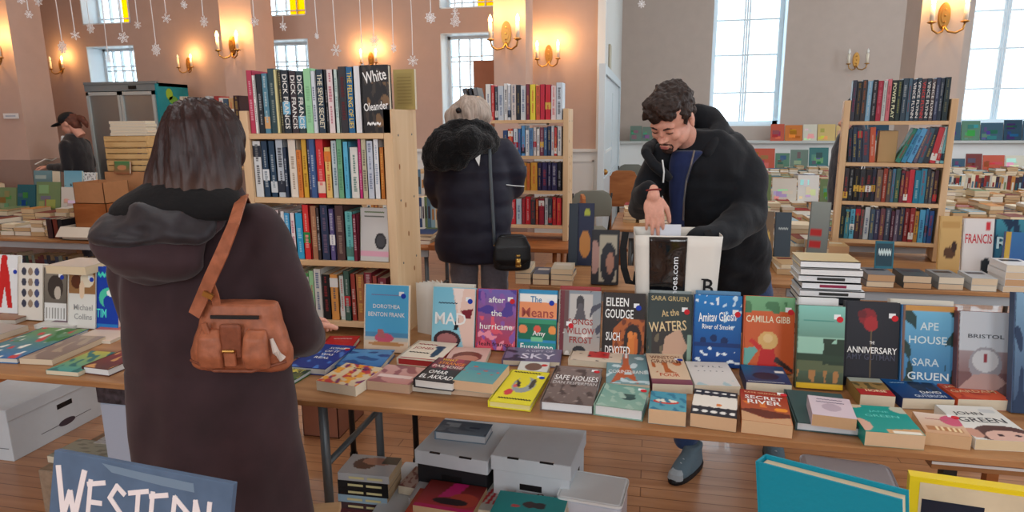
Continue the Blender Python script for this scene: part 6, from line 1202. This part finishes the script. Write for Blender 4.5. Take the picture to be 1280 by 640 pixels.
# ------------------------------------------------ cartons, crates, bins
def carton(label, c, W, Dp, H, rot=0, m=CARD, cat='box', open_=True, nm='cardboard_box', grp=None, flaps=False, writing=None, lid=None, slot=None, th=.004):
    t = thing(nm, label, cat, c, rot, grp); a, b = W/2, Dp/2
    w_ = MB().box(-a, a, -b, -b+th, 0, H).box(-a, a, b-th, b, 0, H).box(-a, -a+th, -b, b, 0, H).box(a-th, a, -b, b, 0, H).box(-a, a, -b, b, 0, th); w_.build('carton_body', m, t)
    if flaps:
        MB().box(-a, a, -b-.09, -b, -.002, .002, M=Matrix.Translation((0, -b, H)) @ Matrix.Rotation(R(50), 4, 'X') @ Matrix.Translation((0, b, 0))).build('flap', m, t); MB().box(-a, a, 0, .1, -.002, .002, M=Matrix.Translation((0, b, H)) @ Matrix.Rotation(R(40), 4, 'X')).build('flap', m, t)
    if lid:
        L = MB().bbox(-a-.008, a+.008, -b-.008, b+.008, H-lid, H+.006, .006); L = L.build('lid', lid_m or m, t)
        pass
    if slot:
        MB().bbox(-.045, .045, -b-.0105 if slot > 1 else -b-.0015, -b+.001, H*.62, H*.62+.028, .0002).build('hand_hole', BLK, t)
    return t
lid_m = None
q = G(110, 299, .73)
t = carton('white carton with large black lettering on the left middle table', (q.x+.02, 4.24, .731), .40, .2, .1, 0, mat('cream_card', (216, 206, 190), .7), grp='cartons on the left tables', flaps=True)
text('lettering', 'AVON', t, frame((-.0, -.1015, .045), (1, 0, 0), (0, 0, 1)), .13, .05, (70, 70, 74))
m = MB(); 
for k in range(3): a0 = 2*PI*k/3; m.prism([(.125+.024*math.cos(a0+a), .045+.024*math.sin(a0+a)) for a in (0, .5, 1.0, 1.5)]+[(.125+.008*math.cos(a0+.7), .045+.008*math.sin(a0+.7))], .1008, .1018, M=Matrix(((1, 0, 0, 0), (0, 0, -1, 0), (0, 1, 0, 0), (0, 0, 0, 1))))
m.build('round_mark', BLK, t)
c = D(129, 252, 5.15); carton('open brown carton of papers in the left back', (c.x, c.y+.0, c.z), .27, .25, .16, 0, CARD, grp='cartons on the left tables')
carton('brown carton below the open one in the left back', (c.x, c.y, .731), .3, .27, c.z-.732, 0, WARMW, grp='cartons on the left tables')
# crates: stacked three high
c = D(163, 214, 5.55)
for i in range(3):
    z0 = c.z+i*.098
    t = thing('wooden_crate', 'slatted pale wooden crate, %s of the stack in front of the fridge' % ('lowest', 'middle one', 'topmost')[i], 'crate', (c.x, c.y+.1, z0), R(4), 'stacked wooden crates')
    for k in range(2):
        MB().box(-.19, .19, -.13, -.12, .008+k*.046, .046+k*.046).build('slat', CRATE, t); MB().box(-.19, .19, .12, .13, .008+k*.046, .046+k*.046).build('slat', CRATE, t)
    for s_ in (-1, 1): MB().box(s_*.19-.006, s_*.19+.006, -.12, .12, .004, .094).build('end_board', CRATE, t)
    MB().box(-.185, .185, -.12, .12, 0, .006).build('base_board', CRATE, t)
ztop = z0+.097
carton('brown carton standing under the crate stack', (c.x, c.y+.1, .731), .42, .3, c.z-.733, R(4), CARD, grp='cartons on the left tables')
for k in range(5):
    quick('cream-paged paperback on top of the wooden crates, %s from the bottom' % ORD[k], (c.x-.15+.01*(k % 2), c.y+.0, ztop+.001+k*.024), .33, .13, .023, R(4), (226, 222, 214), (226, 214, 190), 'paperbacks on top of the crates')
onT('green and brown picture book leaning before the crates', 141, 160, 202, c.y-.08, c.z-.02, [('g', (150, 90, 60), (70, 130, 80)), ('e', .5, .5, .3, .2, (190, 130, 90))], grp='books on the left back tables')
onT('purple hardcover leaning right of the crates', 168, 186, 178, c.y+.1, c.z-.02, [('r', 0, 0, 1, 1, (110, 76, 140)), ('r', .3, .1, .8, .85, (214, 206, 206))], grp='books on the left back tables')
onT('pale blue cover with dark bird shapes standing on the left table', 77, 99, 214, 5.62, -241, [('g', (150, 200, 214), (110, 170, 196)), ('n', (30, 50, 60), 4, .7, 3, 0, 0, 1, .4)], grp='books on the left back tables')
onT('white cover with black print standing beside the pale blue one', 100, 117, 216, 5.64, -240, [('r', 0, 0, 1, 1, (220, 224, 224)), ('n', (90, 96, 100), 6, .6, 3)], grp='books on the left back tables')
onT('grey-blue clear bin front standing near the pillar foot', 39, 62, 215, 5.66, -240, [('g', (90, 110, 110), (110, 150, 160)), ('r', .1, .6, .7, .75, (160, 180, 176))], grp='books on the left back tables', t_=.1)
onT('blue hardcover with white capitals right of the lettered carton', 124, 146, 250, 4.75, -272, [('r', 0, 0, 1, 1, (30, 90, 190))], [('TOM', .45, .7, .7, .26, Wt), ('CLANCY', .5, .3, .84, .22, Wt)], grp='books on the left back tables')
for i, (u0, u1, cc, lab) in enumerate([(61, 68, (60, 40, 44), 'white-edged plum'), (69, 75, (110, 50, 40), 'brick red'), (75, 81, (30, 34, 40), 'black')]):
    a = Y(u0, 272, 4.2); b_ = Y(u1, 272, 4.2)
    bk = MB().box(0, b_.x-a.x, 0, .002, 0, .15, cc).box(0, .003, 0, .14, 0, .15, cc).box(b_.x-a.x-.003, b_.x-a.x, 0, .14, 0, .15, cc).box(.003, b_.x-a.x-.003, .002, .138, .002, .146, PAGEC).build('paperback_book', PRINT); bk.location = (a.x, 4.17, .732); tag(bk, '%s book standing upright left of the lettered carton' % lab, 'book', 'upright books by the lettered carton')
a = Y(37, 241, 5.6); b_ = Y(118, 241, 5.6); carton('low brown carton carrying the tall covers by the pillar foot', ((a.x+b_.x)/2, 5.72, .731), b_.x-a.x+.04, .26, a.z-.734, 0, CARD, grp='cartons on the left tables')
# noticeboard / wooden cabinet at far left
t = thing('wooden_cabinet', 'brown wooden cabinet end at the far left edge with a taped notice', 'cabinet', D(-92, 300, 3.5)-Vector((0, 0, D(-92, 300, 3.5).z)))
MB().bbox(-.3, .0, 0, .4, 0, 1.5, .01).build('cabinet_body', WARMW, t); MB().box(-.09, -.01, -.003, 0, 1.08, 1.22).build('notice', rgb((220, 224, 230)), t)
# ------------------------------------------------ on the floor near the camera
BG = 'white storage boxes on the floor'
def bankers(label, c, W, Dp, H, rot, body=WCARD, lid=WCARD, z=0, oval=False):
    t = thing('storage_box', label, 'box', (c[0], c[1], z), rot, BG); a, b = W/2, Dp/2
    MB().bbox(-a, a, -b, b, 0, H-.02, .004).build('box_body', body, t)
    L = MB().bbox(-a-.008, a+.008, -b-.008, b+.008, H-.062, H, .005).build('lid', lid, t)
    MB().box(-a*.6, -a*.3, -b-.0086, -b-.0, H-.004, H+.0006).build('lid_slot', BLK, L); MB().box(a*.25, a*.6, -b-.0086, -b, H-.004, H+.0006).build('lid_slot', BLK, L)
    MB().bbox(-.045, .045, -b-.0012, -b+.002, H*.55, H*.55+.026, .0004).build('hand_hole', BLK, t)
    for s_ in (-1, 1): MB().bbox(s_*a-.0015 if s_ < 0 else a-.001, s_*a+.001 if s_ < 0 else a+.0015, -.045, .045, H*.55, H*.55+.026, .0003).build('hand_hole', BLK, t)
    if oval:
        for M in (frame((0, -b-.001, H*.24), (1, 0, 0), (0, 0, 1)), frame((a+.001, 0, H*.24), (0, 1, 0), (0, 0, 1))):
            MB().prism([(.05*math.cos(x), .018*math.sin(x)) for x in [2*PI*i/20 for i in range(20)]], 0, .0006, M=M).build('oval_label', mat('label_dark', (70, 60, 70), .5), t)
            MB().box(-a*.9, a*.9, -.0015, .0015, 0, .0005, M=M).build('printed_line', mat('label_line', (90, 90, 100), .5), t)
    return t
# two boxes beneath the plywood centre
def lid_pt(nl, nr, fl, H):
    A, B, C = G(*nl, H), G(*nr, H), G(*fl, H); ang = math.atan2(B.y-A.y, B.x-A.x); W = (B-A).length; n_ = Vector((-math.sin(ang), math.cos(ang))); d_ = (Vector((C.x-A.x, C.y-A.y))).dot(n_)
    ctr = Vector((A.x, A.y))+Vector((math.cos(ang), math.sin(ang)))*W/2+n_*d_/2; return ctr, W, d_, ang
c_, W_b, D_b, a_ = lid_pt((526, 556), (612, 570), (560, 520), .27)
print('box1', c_, W_b, D_b, a_)
bankers('white-lidded box with black sides under the table, holding a book on its lid', c_, W_b, .36, .27, a_, mat('black_card', (34, 34, 38), .6, bump=.02))
bx1 = (c_, a_)
c_, W_b, D_b, a_ = lid_pt((616, 568), (712, 582), (650, 528), .30)
print('box2', c_, W_b, D_b, a_)
bankers('all white lidded box beside the black-sided one under the table', c_, W_b, min(D_b, .42), .30, a_)
b = flat('blue-grey hardcover lying on the lid of the black-sided box', (544, 549), (607, 556), (562, 525), .035, [('g', (120, 140, 156), (70, 90, 110)), ('r', .1, .5, .4, .8, (150, 170, 186)), ('n', (80, 100, 120), 2, .4, 3), ('r', .6, .5, .8, .6, (40, 60, 90))], z0=.271, kind='h', pages=(196, 200, 204), grp='books on the floor and storage boxes')
t = thing('plastic_tub', 'pale plastic tub showing behind the turquoise picture book', 'tub', (G(725, 640, .1).x+.05, G(725, 640, .1).y+.02, 0), R(-6)); MB().bbox(-.12, .12, -.1, .1, 0, .19, .02).build('tub_body', mat('clear_plastic', (206, 212, 224), .2), t); MB().bbox(-.125, .125, -.105, .105, .19, .2, .02).build('rim', WHITE, t)
# floor books: stack left
FGp = 'books piled on the floor in front of the table'
def fstack(defs, nl, nr, fl, zt, grp=FGp):
    """defs top to bottom; top corners in pixels at height zt"""
    A, B, C = G(*nl, zt), G(*nr, zt), G(*fl, zt); ang = math.atan2(B.y-A.y, B.x-A.x); w_ = (B-A).length; h_ = (Vector((C.x-A.x, C.y-A.y))).dot(Vector((-math.sin(ang), math.cos(ang))))
    z = zt
    for lab, t_, lay, tx, dx, kind, pg in defs:
        z -= t_
        # spine faces the viewer: turn book so its spine is the near edge
        o_ = Vector((A.x, A.y, z))+Vector((math.cos(ang), math.sin(ang), 0))*(w_+dx); b = book(lab, h_*.98, w_-abs(dx)*.5, t_-.0006, lay, tx, (o_.x, o_.y, z), (0, 0, ang+PI/2), kind, pg, None, None, grp, (24, 34))
        sp = MB()
        for k in range(2): sp.box(-.0042, -.0034, w_*.12+k*w_*.36, w_*.42+k*w_*.36, t_*.35, t_*.65, (206, 200, 150))
        sp.build('spine_title', MATTE, b)
    return z
print('stack z', G(425, 600, .2), G(495, 618, .2))
z = fstack([('grey paperback with a long-haired figure on top of the floor stack', .034, [('r', 0, 0, 1, 1, (176, 180, 184)), ('e', .55, .62, .3, .22, (80, 50, 46)), ('e', .7, .4, .2, .3, (170, 120, 100)), ('r', .6, 0, 1, .3, (60, 60, 54))], [], 0, 'p', (200, 176, 140)),
            ('upper of two thick black books in the floor stack', .032, [('r', 0, 0, 1, 1, (22, 22, 24))], [], -.006, 'p', (196, 170, 134)), ('lower of two thick black books in the floor stack', .032, [('r', 0, 0, 1, 1, (22, 22, 24))], [], -.006, 'p', (196, 170, 134)),
            ('pale blue and white spined book low in the floor stack', .034, [('r', 0, 0, 1, 1, (150, 180, 200))], [], -.012, 'p', (196, 170, 134)), ('dark book fifth down in the floor stack', .03, [('r', 0, 0, 1, 1, (70, 50, 56))], [], -.01, 'p', (196, 170, 134)), ('maroon book at the bottom of the floor stack', .037, [('r', 0, 0, 1, 1, (90, 44, 50))], [], -.012, 'p', (196, 170, 134))],
           (422, 590), (486, 596), (446, 567), .2)
FB = 'books spread on the low shelf board in front'
# low plank carrying the foreground pile
zL = .10
q0 = G(520, 640, zL); 
t = thing('floor_crate', 'low tray of books on the floor below the plywood table', 'crate', (G(600, 640, .05).x, G(600, 640, .05).y+.12, 0), R(2)); MB().bbox(-.42, .3, -.25, .17, 0, .08, .01).build('tray_board', WCARD, t)
def lowb(lab, nl, nr, fl, t_, lay, tx=(), z0=.082, **k): k.setdefault('kind', 'p'); return flat(lab, nl, nr, fl, t_, lay, tx, z0=z0, grp=FGp, **k)
lowb('flowered cover with black spine behind the pink romance paperbacks', (498, 617), (524, 622), (514, 582), .035, [('r', 0, 0, 1, 1, (170, 150, 146)), ('n', (120, 70, 70), 3, .4, 3)], z0=.082)
lowb('white hardcover behind the pink romance paperbacks', (512, 634), (560, 640), (536, 586), .04, [('r', 0, 0, 1, 1, (196, 204, 212))], z0=.083, kind='h')
lowb('red and magenta romance paperback lying on another one', (516, 640), (590, 652), (530, 598), .03, [('g', (200, 60, 70), (110, 40, 36)), ('p', [(.3, .4), (.6, .5), (.7, 1), (.45, 1)], (206, 40, 120)), ('e', .75, .4, .25, .25, (190, 70, 50)), ('e', .55, .3, .3, .12, (40, 20, 24)), ('r', 0, 0, 1, .1, (206, 40, 110))], z0=.126, pages=(206, 180, 140))
lowb('orange-faced romance paperback under the magenta one', (505, 652), (582, 662), (524, 610), .032, [('g', (206, 80, 50), (180, 70, 60))], z0=.0925, pages=(206, 180, 140))
lowb('red and white striped cover behind the turquoise book', (590, 645), (650, 652), (606, 597), .03, [('r', 0, 0, 1, 1, (196, 196, 190))]+[('p', [(.1+.13*i, .2), (.17+.13*i, .2), (.35+.1*i, .8), (.28+.1*i, .8)], (190, 50, 56)) for i in range(6)], z0=.1)
lowb('orange-topped cover sticking out behind the striped one', (562, 606), (604, 612), (572, 592), .02, [('r', 0, 0, 1, 1, (196, 196, 190)), ('r', 0, .3, .5, 1, (206, 60, 50)), ('n', (190, 60, 60), 5, .5, 3, .5, 0, 1, 1)], z0=.1)
lowb('white paperback with sprawling handwritten words near the turquoise one', (640, 634), (716, 644), (653, 597), .026, [('r', 0, 0, 1, 1, (206, 212, 218)), ('e', .6, .25, .06, .05, (160, 60, 70))], [('eat', .3, .7, .2, .2, (190, 160, 120), 68), ('pray', .52, .55, .5, .26, (90, 60, 60), 68), ('love', .8, .55, .42, .22, (120, 90, 70), 68)], z0=.13)
lowb('turquoise paperback with small figures on top at the bottom edge', (610, 655), (700, 668), (634, 614), .03, [('r', 0, 0, 1, 1, (36, 150, 150)), ('e', .5, .6, .1, .12, (70, 50, 50)), ('e', .64, .6, .09, .12, (60, 50, 50)), ('e', .3, .5, .06, .06, (200, 80, 80))], z0=.158)
# wooden tray corner bottom
c = G(405, 640, .45); t = thing('wooden_stand', 'pale wooden board corner at the bottom edge beside the dark coat', 'stand', (c.x, c.y, 0), R(20))
MB().bbox(-.13, .045, -.06, .05, .43, .45, .003).build('top_board', PINEH, t)
for s_ in ((-.1, -.03), (.02, .02)): MB().box(s_[0]-.015, s_[0]+.015, s_[1]-.015, s_[1]+.015, 0, .43).build('leg', PINE, t)
c = G(395, 520, .1); carton('brown carton on the floor behind the grey table leg', (G(395, 565, 0).x-.05, G(395, 565, 0).y+.3, 0), .2, .3, .24, R(0), mat('red_brown_card', (150, 96, 74), .8), grp=BG)
# left floor boxes
c_, W_b, D_b, a_ = (Vector((G(20, 560, 0).x, G(20, 560, 0).y)), .42, .33, 0)
A = G(48, 561, 0); print('lbox', A)
bankers('white storage box with an oval label at the left edge under the table', (A.x-.17, A.y+.36/2+.0, 0), .34, .62, .27, R(0), oval=True)
q = D(150, 506, 2.45); o = thing('storage_box', 'dark patterned box lid above the pale bin beside the coat', 'box', (q.x, q.y, 0), 0, BG)
MB().bbox(-.1, .12, -.0, .2, 0, q.z, .01).build('box_body', mat('pale_bin', (176, 186, 204), .5), o); MB().bbox(-.105, .125, -.005, .205, q.z, q.z+.075, .01).build('patterned_lid', mat('floral_lid', (60, 54, 60), .5, var=.9, scale=34), o)
bl_ = [((60, 578), (152, 592), (84, 546), (150, 160, 150), 'grey-green paperback lying open-faced behind the western sign'), ((118, 562), (160, 566), (130, 545), (190, 196, 200), 'pale speckled paperback beside the coat behind the sign')]
o = thing('floor_crate', 'low box under the books behind the lettered sign', 'crate', (G(105, 590, .2).x, G(105, 590, .2).y+.16, 0), 0); MB().bbox(-.21, .17, -.18, .18, 0, .198, .008).build('crate_body', mat('dull_card', (150, 130, 110), .8, var=.2), o)
for i, (nl, nr, fl, cc, lab) in enumerate(bl_): flat(lab, nl, nr, fl, .03, [('r', 0, 0, 1, 1, cc), ('n', tuple(int(x*.8) for x in cc), 3, .6, i)], z0=.2, grp=FGp)
for i in range(6):
    a = D(-6+i*7, 652-i*2, 1.25); bk = MB().box(0, .014, -.13, .0, 0, .2, [(226, 222, 210), (40, 40, 40), (230, 190, 120), (226, 220, 206), (60, 50, 50), (206, 160, 90)][i]).box(.002, .012, -.13, -.002, .2, .2006, PAGEC).build('paperback_book', MATTE); bk.location = (a.x, a.y, a.z-.2); bk.rotation_euler = (0, 0, R(-50)); tag(bk, '%s book edge at the bottom left corner, %s from the left' % (('cream', 'black', 'straw', 'ivory', 'dark', 'amber')[i], ORD[i]), 'book', 'upright books at the bottom left corner')
c = D(12, 652, 1.25); o = thing('wooden_stand', 'dark wooden stool under the upright books at the bottom left corner', 'stand', (c.x, c.y, 0)); MB().bbox(-.16, .16, -.16, .16, c.z-.235, c.z-.205, .01).build('top_board', WARMW, o)
for s_ in (-1, 1):
    for r2 in (-1, 1): MB().box(s_*.12-.015, s_*.12+.015, r2*.12-.015, r2*.12+.015, 0, c.z-.235).build('leg', WARMW, o)
# ------------------------------------------------ WESTERN sign
tl, tr, bl2 = D(50, 558, 1.06), D(272, 600, .99), D(56, 700, 1.02)
X = (tr-tl); SW = X.length; Yv = (tl-bl2); M = frame(bl2, X, Yv); SH = Yv.length*.98
g = thing('painted_sign', 'slate blue board with hand-painted white lettering at the bottom left', 'sign', (0, 0, 0)); g.matrix_world = M
MB().bbox(0, SW, 0, SH, -.012, 0, .0015).build('board', mat('slate_paint', (84, 104, 130), .6, bump=.05, scale=20, var=.1), g)
MB().prism([(SW*.28, SH*.965), (SW*.34, SH*.90), (SW*.62, SH*.87), (SW*.8, SH*.865), (SW*.79, SH*.94), (SW*.5, SH*.95)], 0, .0003).build('faded_smear', mat('smear', (112, 132, 152), .6), g)
LT = {'W': [((0, 1), (.32, 0)), ((.32, 0), (.5, .52)), ((.5, .52), (.74, 0)), ((.74, 0), (.95, 1))], 'E': [((.1, 1), (.1, 0)), ((0, .92), (.9, 1.02)), ((.1, .5), (.8, .52)), ((.1, 0), (.95, -.06))], 'S': [((.9, .85), (.45, 1)), ((.45, 1), (.1, .7)), ((.1, .7), (.85, .35)), ((.85, .35), (.5, 0)), ((.5, 0), (.1, .2))],
      'T': [((0, .9), (1, 1.02)), ((.5, .95), (.55, 0))], 'R': [((.1, 0), (.15, 1)), ((.15, 1), (.9, .72)), ((.9, .72), (.15, .42)), ((.15, .42), (.95, 0))], 'N': [((.1, 0), (.1, 1)), ((.1, 1), (.9, .05)), ((.9, .05), (.9, 1.02))]}
xx = SW*.035; LH = SH*.42
for i, ch in enumerate('WESTERN'):
    lw = SW*(.16 if i == 0 else .095); hh = LH*(1.0 if i == 0 else .88); y0 = SH*(.44 if i == 0 else .42)
    m = MB()
    for si_, (p, q_) in enumerate(LT[ch]):
        p = Vector((xx*1+p[0]*lw, y0+p[1]*hh, 0)); q_ = Vector((xx+q_[0]*lw, y0+q_[1]*hh, 0)); d_ = (q_-p).normalized(); n_ = Vector((-d_.y, d_.x, 0))*.0042*(1.25 if i == 0 else 1); p -= d_*.003; q_ += d_*.003
        m.prism([(p+n_)[:2], (p-n_)[:2], (q_-n_)[:2], (q_+n_)[:2]], 0, .0009+.0002*si_)
    m.build('painted_letter', mat('sign_white', (232, 222, 222), .6), g); xx += lw+SW*.022
c = (tl+tr)/2; o = thing('wooden_stand', 'dark stand hidden behind the lettered sign', 'stand', (c.x-.06, c.y+.08, 0), R(16)); MB().box(-.07, .07, 0, .1, 0, c.z-.14).build('post', WARMW, o)
# ------------------------------------------------ foreground right: big books and bin
def fgbook(lab, tl, tr, d0, d1, H, t_, col, pg, tex=()):
    A = D(*tl, d0); B = D(*tr, d1); X = B-A; M = frame(A-Vector((0, 0, H)), X, (0, 0, 1)); t = thing('hardcover_book', lab, 'book', (0, 0, 0)); t.matrix_world = M @ Matrix.Rotation(0, 4, 'X'); return t, M, X.length
A = D(969, 584, .95); B = D(1158, 634, .80); X = B-A; L = X.length
g = thing('hardcover_book', 'large turquoise hardcover standing page-edge up at the bottom right', 'book', (0, 0, 0)); g.matrix_world = frame(A-Vector((0, 0, .25)), X, (0, 0, 1))
TQ = mat('turquoise_cloth', (14, 140, 164), .5, bump=.1, scale=90)
MB().box(0, L, 0, .25, -.002, .001).box(0, L, 0, .252, -.030, -.027).box(-.003, .001, 0, .25, -.030, .001).build('cover', TQ, g)
MB().box(.003, L-.004, .004, .244, -.027, -.002).build('page_block', page_mat((222, 208, 178)), g)
MB().box(L*.66, L*.68, .13, .19, .001, .0014).box(L*.7, L*.72, .11, .18, .001, .0014).build('stamped_mark', mat('pale_stamp', (150, 206, 210), .5), g)
A = D(1145, 596, .93); B = D(1330, 622, .86); X = B-A; L = X.length
g = thing('hardcover_book', 'yellow-bordered hardcover standing at the bottom right corner', 'book', (0, 0, 0)); g.matrix_world = frame(A-Vector((0, 0, .24)), X, (0, 0, 1))
YL = mat('yellow_border', (226, 200, 30), .45)
MB().box(0, L, 0, .24, -.02, 0).build('cover', YL, g); MB().box(.014, L, 0, .232, 0, .0006).build('picture_panel', mat('beige_picture', (206, 190, 160), .5, var=.15, scale=12), g)
MB().box(.018, .10, 0, .205, .0006, .0012).build('dark_panel', mat('night_panel', (24, 34, 50), .35), g)
MB().tube([(.10, .16, .001), (.115, .19, .001), (.125, .165, .001)], .002, 6).tube([(.115, .19, .001), (.15, .186, .001)], .0015, 6).build('painted_twig', mat('twig', (120, 110, 80), .5), g)
A = D(1060, 640, .9); o = thing('wooden_stand', 'book trolley under the two large books at the bottom right', 'stand', (A.x+.08, A.y+.08, 0), R(-5)); zt_ = D(1040, 610, .88).z-.25
MB().bbox(-.25, .35, -.1, .16, zt_-.035, zt_-.005, .01).build('top_board', PLY, o)
for s_ in (-.2, .3):
    for r2 in (-.07, .13): MB().box(s_-.015, s_+.015, r2-.015, r2+.015, 0, zt_-.035).build('leg', WARMW, o)
# grey plastic bin behind
c1, W1, D1, a1 = lid_pt((1003, 590), (1112, 628), (1010, 563), .42)
c1 = G(1060, 590, .42); g = thing('plastic_bin', 'translucent grey plastic bin with a shiny lid behind the turquoise book', 'bin', (c1.x, c1.y, 0), R(-6))
BNM = mat('grey_bin_plastic', (228, 230, 236), .45, bump=.1, scale=12, coat=.2)
MB().bbox(-.135, .135, -.09, .09, 0, .40, .03).build('bin_body', BNM, g); MB().bbox(-.145, .145, -.1, .1, .40, .42, .03).build('lid', BNM, g)
for s_ in (-1, 1): MB().bbox(s_*.12-.012, s_*.12+.012, -.106, -.096, .36, .41, .002).build('latch', WHITE, g)
# low bench right
a = G(1165, 575, .55); t = thing('low_bench', 'low wooden bench with a white edge below the right end of the plywood', 'bench', (a.x+.3, a.y+.12, 0), R(0)); MB().bbox(-.3, .5, -.12, .12, .52, .545, .004).build('seat', PLY, t); MB().box(-.3, .5, -.123, -.12, .538, .547).build('white_edge', WHITE, t)
for s_ in (-.2, .4): MB().box(s_-.02, s_+.02, -.02, .02, 0, .52).build('leg', BLACKM, t)
# boxes behind on the right
c = D(1215, 372, 3.2); bankers('grey lidded storage box on the floor under the right table edge', (c.x+.1, c.y+.25, 0), .5, .4, .40, 0, mat('dull_grey_card', (150, 156, 160), .6), WCARD)
c = D(1260, 380, 2.9); bankers('pale lidded storage box nearest the right frame edge', (c.x+.1, c.y+.1, 0), .36, .3, .5, 0)
c = D(975, 350, 4.0); carton('open brown carton on the floor behind the blue jeans', (c.x+.05, c.y, 0), .4, .35, .35, R(10), CARD, grp=BG, flaps=True)
